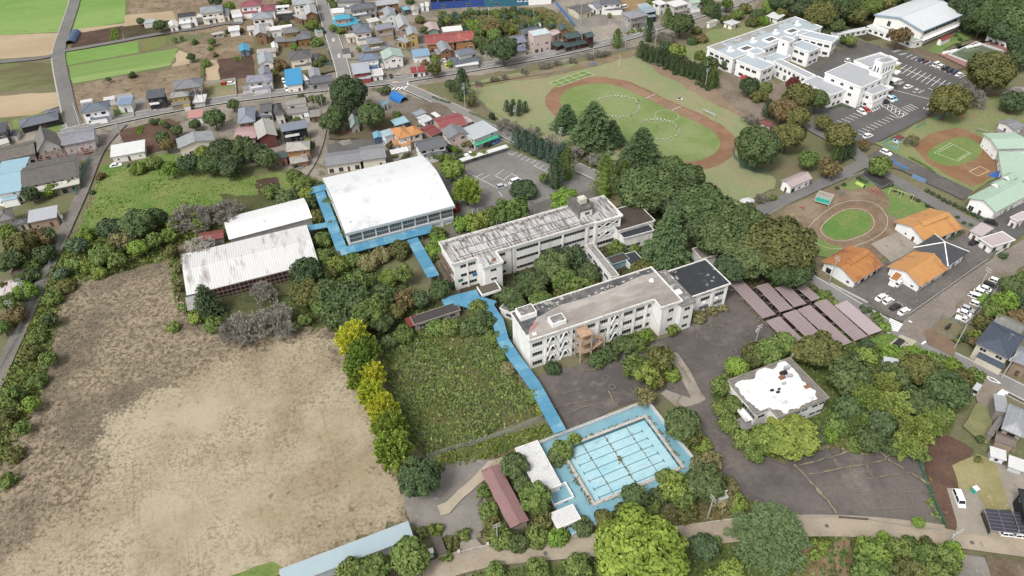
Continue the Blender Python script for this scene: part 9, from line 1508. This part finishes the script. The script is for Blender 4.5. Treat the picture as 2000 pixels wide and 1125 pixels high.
for q,sh,d,col in(((550,385),'S','teal portable toilet cabin on the pale lawn','2fbfa5'),((657,945),'Z','blue portable toilet cabin beside the brown hut','2f8fb5')):
 g=at(q,0,sh);t=thing('portable_toilet',d,'portable toilet',(g.x,g.y,0),.3);m=mat(col,.5,var=.05,name='cabin_plastic');MB().box(-.55,.55,-.55,.55,0,2.1).obj('cabin',m,t);MB().prism([(-.6,-.6),(.6,-.6),(.6,.6),(-.6,.6)],2.1,[2.25]*4).obj('roof',WHITE,t);MB().box(-.35,.35,-.58,-.55,.1,1.9).obj('door',mat('dfe8e6',name='cabin_door'),t)
house('Z','small brown-roofed hut inside the school gate',((715,945),(795,915),(765,752)),2.6,'flat',0,mat('6f635c',var=.15,sc=.8,name='brown_flat'),'a39a8d',.2,1,'hut','hut')
a,c=at((905,935),0,'Z'),at((1160,868),0,'Z');d=c-a;rz=math.atan2(d.y,d.x);t=thing('school_gate','white barred school gate with lettering between two pillars','gate',(a.x,a.y,0),rz);L=d.length
for x in(-.3,L-.2):MB().box(x,x+.6,-.35,.35,0,1.6).obj('pillar',mat('d9d3c8',name='pillar_stone'),t)
MB().box(.4,L-.3,-.05,.05,.4,1.3).obj('panel',mat('e3d8cf',var=.1,sc=2,name='gate_white'),t)
b=MB();[b.box(1+i*.5,1.3+i*.5,-.07,-.05,.65,1.1)for i in range(int((L-2)/.5))if i%4!=3];b.obj('lettering',mat('9a8078',name='faded_lettering'),t)
a,c=at((408,792),0,'12'),at((578,806),0,'12');d=c-a;rz=math.atan2(d.y,d.x);L=d.length;t=thing('sliding_gate','black sliding gate of the cracked asphalt lot','gate',(a.x,a.y,0),rz)
for i in range(16):MB().box(L*i/15-.04,L*i/15+.04,-.04,.04,0,1.3).obj('bar',mat((.03,.028,.028),name='gate_black'),t)
for zz in(.2,.7,1.2):MB().box(0,L,-.06,.06,zz,zz+.07).obj('rail',mat((.03,.028,.028),name='gate_black'),t)
g=at((1215,720),0,'11');t=thing('transformer_pole','white transformer box raised on a pole near the pool','transformer',(g.x,g.y,0),.3);MB().tube((0,0,0),(0,0,6.5),.18,.15,8).obj('pole',polem,t);MB().box(-1.2,1.2,-.7,.7,2.6,4.4).obj('box',mat('c9c9c4',var=.15,name='box_grey'),t);[MB().box(-.9,.9,-.05,.05,z_,z_+.1).obj('crossarm',WHITE,t)for z_ in(5.2,5.8,6.3)]
g=at((755,745),0,'Q');t=thing('monument','dark upright stone monument on a low plinth','monument',(g.x,g.y,0),.5);MB().prism([(-.75,-.3),(.75,-.3),(.75,.3),(-.75,.3)],.4,[2.2,2.6,2.5,2.1]).obj('stone',mat('4d463f',var=.2,sc=1.5,name='dark_stone'),t);MB().box(-1.4,1.4,-.9,.9,0,.4).obj('plinth',CONC,t)
ctr,rz,L,W=frame((720,715),(968,742),(905,556),2.5,'S')
for d,dx in(('carport roofed with dark solar panels at the right edge',0),('second solar carport cut by the right edge',L+.25)):
 v=rot2((dx,0),rz);t=thing('solar_carport',d,'carport',(ctr.x+v.x,ctr.y+v.y,0),rz)
 k=12
 for i in range(2):
  for j in range(6):x0,x1=-L/2+L*i/2,-L/2+L*(i+1)/2;y0,y1=-W/2+W*j/6,-W/2+W*(j+1)/6;MB().slab([(x0+.04,y0+.06,2.4+.1*j),(x1-.04,y0+.06,2.4+.1*j),(x1-.04,y1-.02,2.5+.1*j),(x0+.04,y1-.02,2.5+.1*j)],.06).obj('solar_panel',mat('4a4856',.3,var=.05,spec=.5,name='solar_cells'),t)
 MB().slab([(-L/2,-W/2,2.32),(L/2,-W/2,2.32),(L/2,W/2,2.92),(-L/2,W/2,2.92)],.06).obj('roof_frame',mat('d5d5d8',name='white_frame'),t)
 for x in(-L/2+.1,L/2-.1):
  for y in(-W/2+.3,W/2-.3):MB().box(x-.06,x+.06,y-.06,y+.06,0,2.3).obj('post',STEEL,t)
 if dx==0:b=MB();[b.box(-L/2-.04,-L/2+.04,-W/2,W/2,zz,zz+.28)for zz in(.2,.7,1.2,1.7)];b.obj('side_slats',mat((.04,.035,.03),name='dark_slat'),t)
ctr,rz,L,W=frame((1210,77),(1372,62),(1362,-2),5.1,'I');t=thing('solar_array','tilted solar panel array on the white house roof','solar panels',(ctr.x,ctr.y,4.52),rz)
for i in range(6):
 for j in range(3):x0=-L/2+.3+(L-.6)*i/6;y0=-W/2+.3+(W-.6)*j/3;f_=.8/W;MB().slab([(x0+.05,y0+.05,.12+(y0+W/2)*f_),(x0+(L-.6)/6-.03,y0+.05,.12+(y0+W/2)*f_),(x0+(L-.6)/6-.03,y0+(W-.6)/3-.03,.12+(y0+(W-.6)/3+W/2)*f_),(x0+.05,y0+(W-.6)/3-.03,.12+(y0+(W-.6)/3+W/2)*f_)],.05).obj('solar_panel',mat('8fa5c5',.25,var=.05,spec=.5,name='solar_blue'),t)
g0,g1=at((415,262),0,'1'),at((448,195),0,'1');d=g1-g0;t=thing('tunnel_greenhouse','blue-netted tunnel greenhouse beside the ploughed plot','greenhouse',(g0 .x,g0 .y,0),math.atan2(d.y,d.x));L=d.length;W_=5.0
prof=[(W_*(.5-.5*math.cos(math.pi*i/6))-2.5,2.4*math.sin(math.pi*i/6))for i in range(7)];b=MB()
for(y0,z0),(y1,z1)in zip(prof,prof[1:]):b.face([(0,y0,z0),(L,y0,z0),(L,y1,z1),(0,y1,z1)])
b.obj('netting',mat('4f6f95',.6,var=.4,sc=.6,stain='3a3f38',st_sc=.3,name='blue_net'),t)
for i in range(6):
 b=MB();[b.beam((L*i/5,y0,z0+.03),(L*i/5,y1,z1+.03),.07)for(y0,z0),(y1,z1)in zip(prof,prof[1:])];b.obj('hoop',STEEL,t)
a,c=at((190,240),2.5,'X'),at((872,30),2.5,'X');d=c-a;L=d.length;t=thing('bicycle_shelter','long narrow white shelter roof along the old car park','shelter',(a.x,a.y,0),math.atan2(d.y,d.x))
for i in range(10):MB().slab([(L*i/10,-1.1,2.4),(L*(i+1)/10-.04,-1.1,2.4),(L*(i+1)/10-.04,1.1,2.55),(L*i/10,1.1,2.55)],.08).obj('roof_sheet',mat('f3f3f2',.5,var=.03,name='white_sheet'),t)
for i in range(8):MB().box(L*i/7-.06,L*i/7+.06,-.4,-.28,0,2.33).obj('post',STEEL,t)
def mound(desc,q,sh,rx,ry,h,col,name='tarpaulin',cat='tarpaulin'):
 g=at(q,0,sh);v,f=ICO;v2=v*np.array([rx,ry,h])*RNG.uniform(.8,1.1,(len(v),1));v2[:,2]=np.maximum(v2[:,2],0);b=MB();b.v=[tuple(p)for p in v2];b.f=[tuple(p)for p in f];b.m=[0]*len(b.f);o=b.obj(name,mat(col,.6,var=.15,sc=1,name='sheet_cover'));o.location=(g.x,g.y,0);reg(o,desc,cat)
mound('white sheet-covered heap at the end of the nursery lane',(1375,55),'7',3.2,2,1.5,'e9e9e9');mound('heap of pale rubble on the brown yard at the bottom right',(745,1105),'S',2.2,1.6,.6,'dedad2','rubble_heap','rubble');mound('blue sheet heap beside the white carport',(980,395),'H',.9,.9,1.2,'5fb5d6');mound('pale sand heap in the yard at the road corner',(590,195),'G',2.6,1.8,.5,'a9805a','sand_heap','sand');mound('grey stone heap near the gravel road',(1330,200),'Q',2.5,1.2,.5,'b5aea8','stone_heap','stones');mound('small burnt patch heap on the red plot',(1095,405),'12',1.6,1.2,.25,'3d2f2a','ash_heap','ashes')
house('R','white van body used as shed in the weeds by the back road',((40,95),(235,130),(250,70)),2.2,'flat',0,flatm('e6e8ea'),'c9ccd0',.1,1,'shed','shed',False);house('5','collapsed dark shed roof among the bushes by the side lane',((60,485),(170,470),(165,420)),2.4,'shed',.3,mat('6f6055',var=.3,name='rusty_dark_roof'),'8d8378',.2,1,'shed','shed',False)
for sh,abc,c1,d in(('B',((860,275),(960,262),(950,235)),'d6d6d4','small shed behind the brown timber house'),('B',((1330,740),(1440,725),(1420,665)),'6a6a6e','small dark hut beside the side street'),('B',((975,450),(1060,430),(1045,390)),'9ab0b0','small pale teal garden shed'),('C',((330,260),(375,250),(370,210)),'e3e3e1','small white shed beside the pale gable house'),('B',((1690,915),(1830,890),(1820,850)),'5a6068','low dark carport in front of the blue-grey house'),('B',((1720,975),(1830,955),(1815,915)),'3a70b0','low blue-roofed lean-to beside the junction shop'),('F',((200,205),(270,190),(255,155)),'9a9aa2','small porch roof on the pale grey house'),('F',((870,500),(925,490),(915,430)),'e6e6e4','white shed beside the two-tier tile house'),('H',((700,462),(775,450),(770,425)),'b5a04a','low ochre shed before the yellow house'),('I',((1080,40),(1200,20),(1190,-10)),'e6e4e0','white carport between the white house and solar house'),('I',((840,62),(965,40),(960,18)),'e9e9e8','white shed behind the white two-storey house'),('I',((100,410),(170,400),(160,345)),'5a5c62','small dark shed beside the black bungalow'),('I',((0,500),(100,470),(95,420)),'e3ded4','pale patio roof at the left edge'),('A',((575,245),(690,240),(680,195)),'ece6da','cream carport beside the cream house'),('A',((1065,195),(1200,175),(1190,130)),'e9e3d9','cream flat annex beside the maroon-roofed house'),('D',((950,350),(965,348),(960,318)),'f0f0ee','tiny white tank hut behind the pink block'),('2',((445,70),(500,60),(495,45)),'dcdcda','white shed beside the cyan-roofed house'),('1',((840,140),(905,132),(900,112)),'b9c3c9','pale blue shed between bushes at the field edge')):
 house(sh,d,abc,2.6,'shed',.3,metal(c1),'c9c5be',.1,1,'shed','shed',False)
 # ================================================================ LABELS: one description per thing
LM=[(1220,900,'the drained pool'),(760,390,'the gymnasium'),(1000,455,'the streaky school roof'),(1160,610,'the brown-roofed school block'),(480,510,'the long corrugated shed'),(525,425,'the shorter white shed'),(450,850,'the sandy field'),(890,750,'the weedy square field'),(1570,620,'the pink bicycle sheds'),(1525,760,'the white-stained roof'),(1700,950,'the cracked asphalt lot'),(1250,230,'the running track'),(1520,100,'the large white school'),(1660,170,'the white office block'),(1800,40,'the sports hall'),(1900,105,'the green-watered pool'),(1860,300,'the small pitch'),(1950,350,'the mint green roofs'),(1655,440,'the playground oval'),(1770,500,'the orange roofs'),(1920,580,'the gravel road car row'),(1950,660,'the dark blue roof'),(1970,810,'the silver-grey hipped roof'),(574,150,'the sky-blue shop roof'),(645,70,'the diamond-marked street'),(800,195,'the blue tarpaulin tunnel'),(795,265,'the orange-tiled house'),(595,255,'the black-walled house'),(70,290,'the old factory'),(248,300,'the white row house'),(185,215,'the field road corner'),(335,195,'the yellow house'),(900,15,'the blue factory hall'),(880,80,'the red barn'),(1055,80,'the pink block'),(1130,80,'the timber houses'),(1240,40,'the grey road house'),(505,20,'the maroon roof'),(405,25,'the cream field house'),(985,345,'the old car park'),(700,1070,'the pale blue lean-to roof'),(1000,960,'the maroon pool shed'),(1250,1070,'the bottom lane'),(1770,1090,'the bottom right corner'),(300,380,'the meadow'),(60,440,'the left side lane'),(60,620,'the left border'),(1560,235,'the olive school trees'),(1330,380,'the camphor grove'),(1095,540,'the school courtyard'),(700,580,'the thicket'),(1740,800,'the bamboo'),(1320,120,'the conifer hedge'),(1400,70,'the school garden'),(1700,335,'the triangular island'),(460,75,'the tiny blue hut'),(430,220,'the salmon-roofed shed'),(690,200,'the huge bend camphor'),(940,160,'the field corner'),(560,60,'the ochre house'),(770,60,'the long pink barn'),(1880,980,'the pale lawn'),(1780,690,'the zebra crossing road')]
ORD=['first','second','third','fourth','fifth','sixth','seventh','eighth','ninth','tenth','eleventh','twelfth','thirteenth','fourteenth','fifteenth','sixteenth','seventeenth','eighteenth','nineteenth','twentieth']
bpy.context.view_layer.update()
by={}
for o,d,share,pos in REG:
 if share:o['label']=d if len(d.split())>=4 else d+' in the place';continue
 q=pos or proj(tuple(o.matrix_world.translation)+())[:2]if not pos else pos
 by.setdefault(d,[]).append((q[0],q[1],o))
for d,L_ in by.items():
 if len(L_)==1 and len(d.split())>3:L_[0][2]['label']=d;continue
 g2={}
 haslm=len(d.split())>7
 for x,y,o in L_:
  lm=min(LM,key=lambda l:(l[0]-x)**2+((l[1]-y)*1.4)**2)[2]if not haslm else ''
  g2 .setdefault(lm,[]).append((x,y,o))
 for lm,M_ in g2 .items():
  M_.sort(key=lambda t:t[0]);n=len(M_)
  for i,(x,y,o)in enumerate(M_):
   s_=d+(' near '+lm if lm else '')
   if n==2:s_+=', '+('left one' if i==0 else 'right one')
   elif n>2:s_+=', '+('leftmost' if i==0 else 'rightmost' if i==n-1 else(ORD[i]+' from left' if i<20 else str(i+1)+{1:'st',2:'nd',3:'rd'}.get((i+1)%10,'th')+' from left'))
   w2=s_.split()
   o['label']=' '.join(w2[:16])
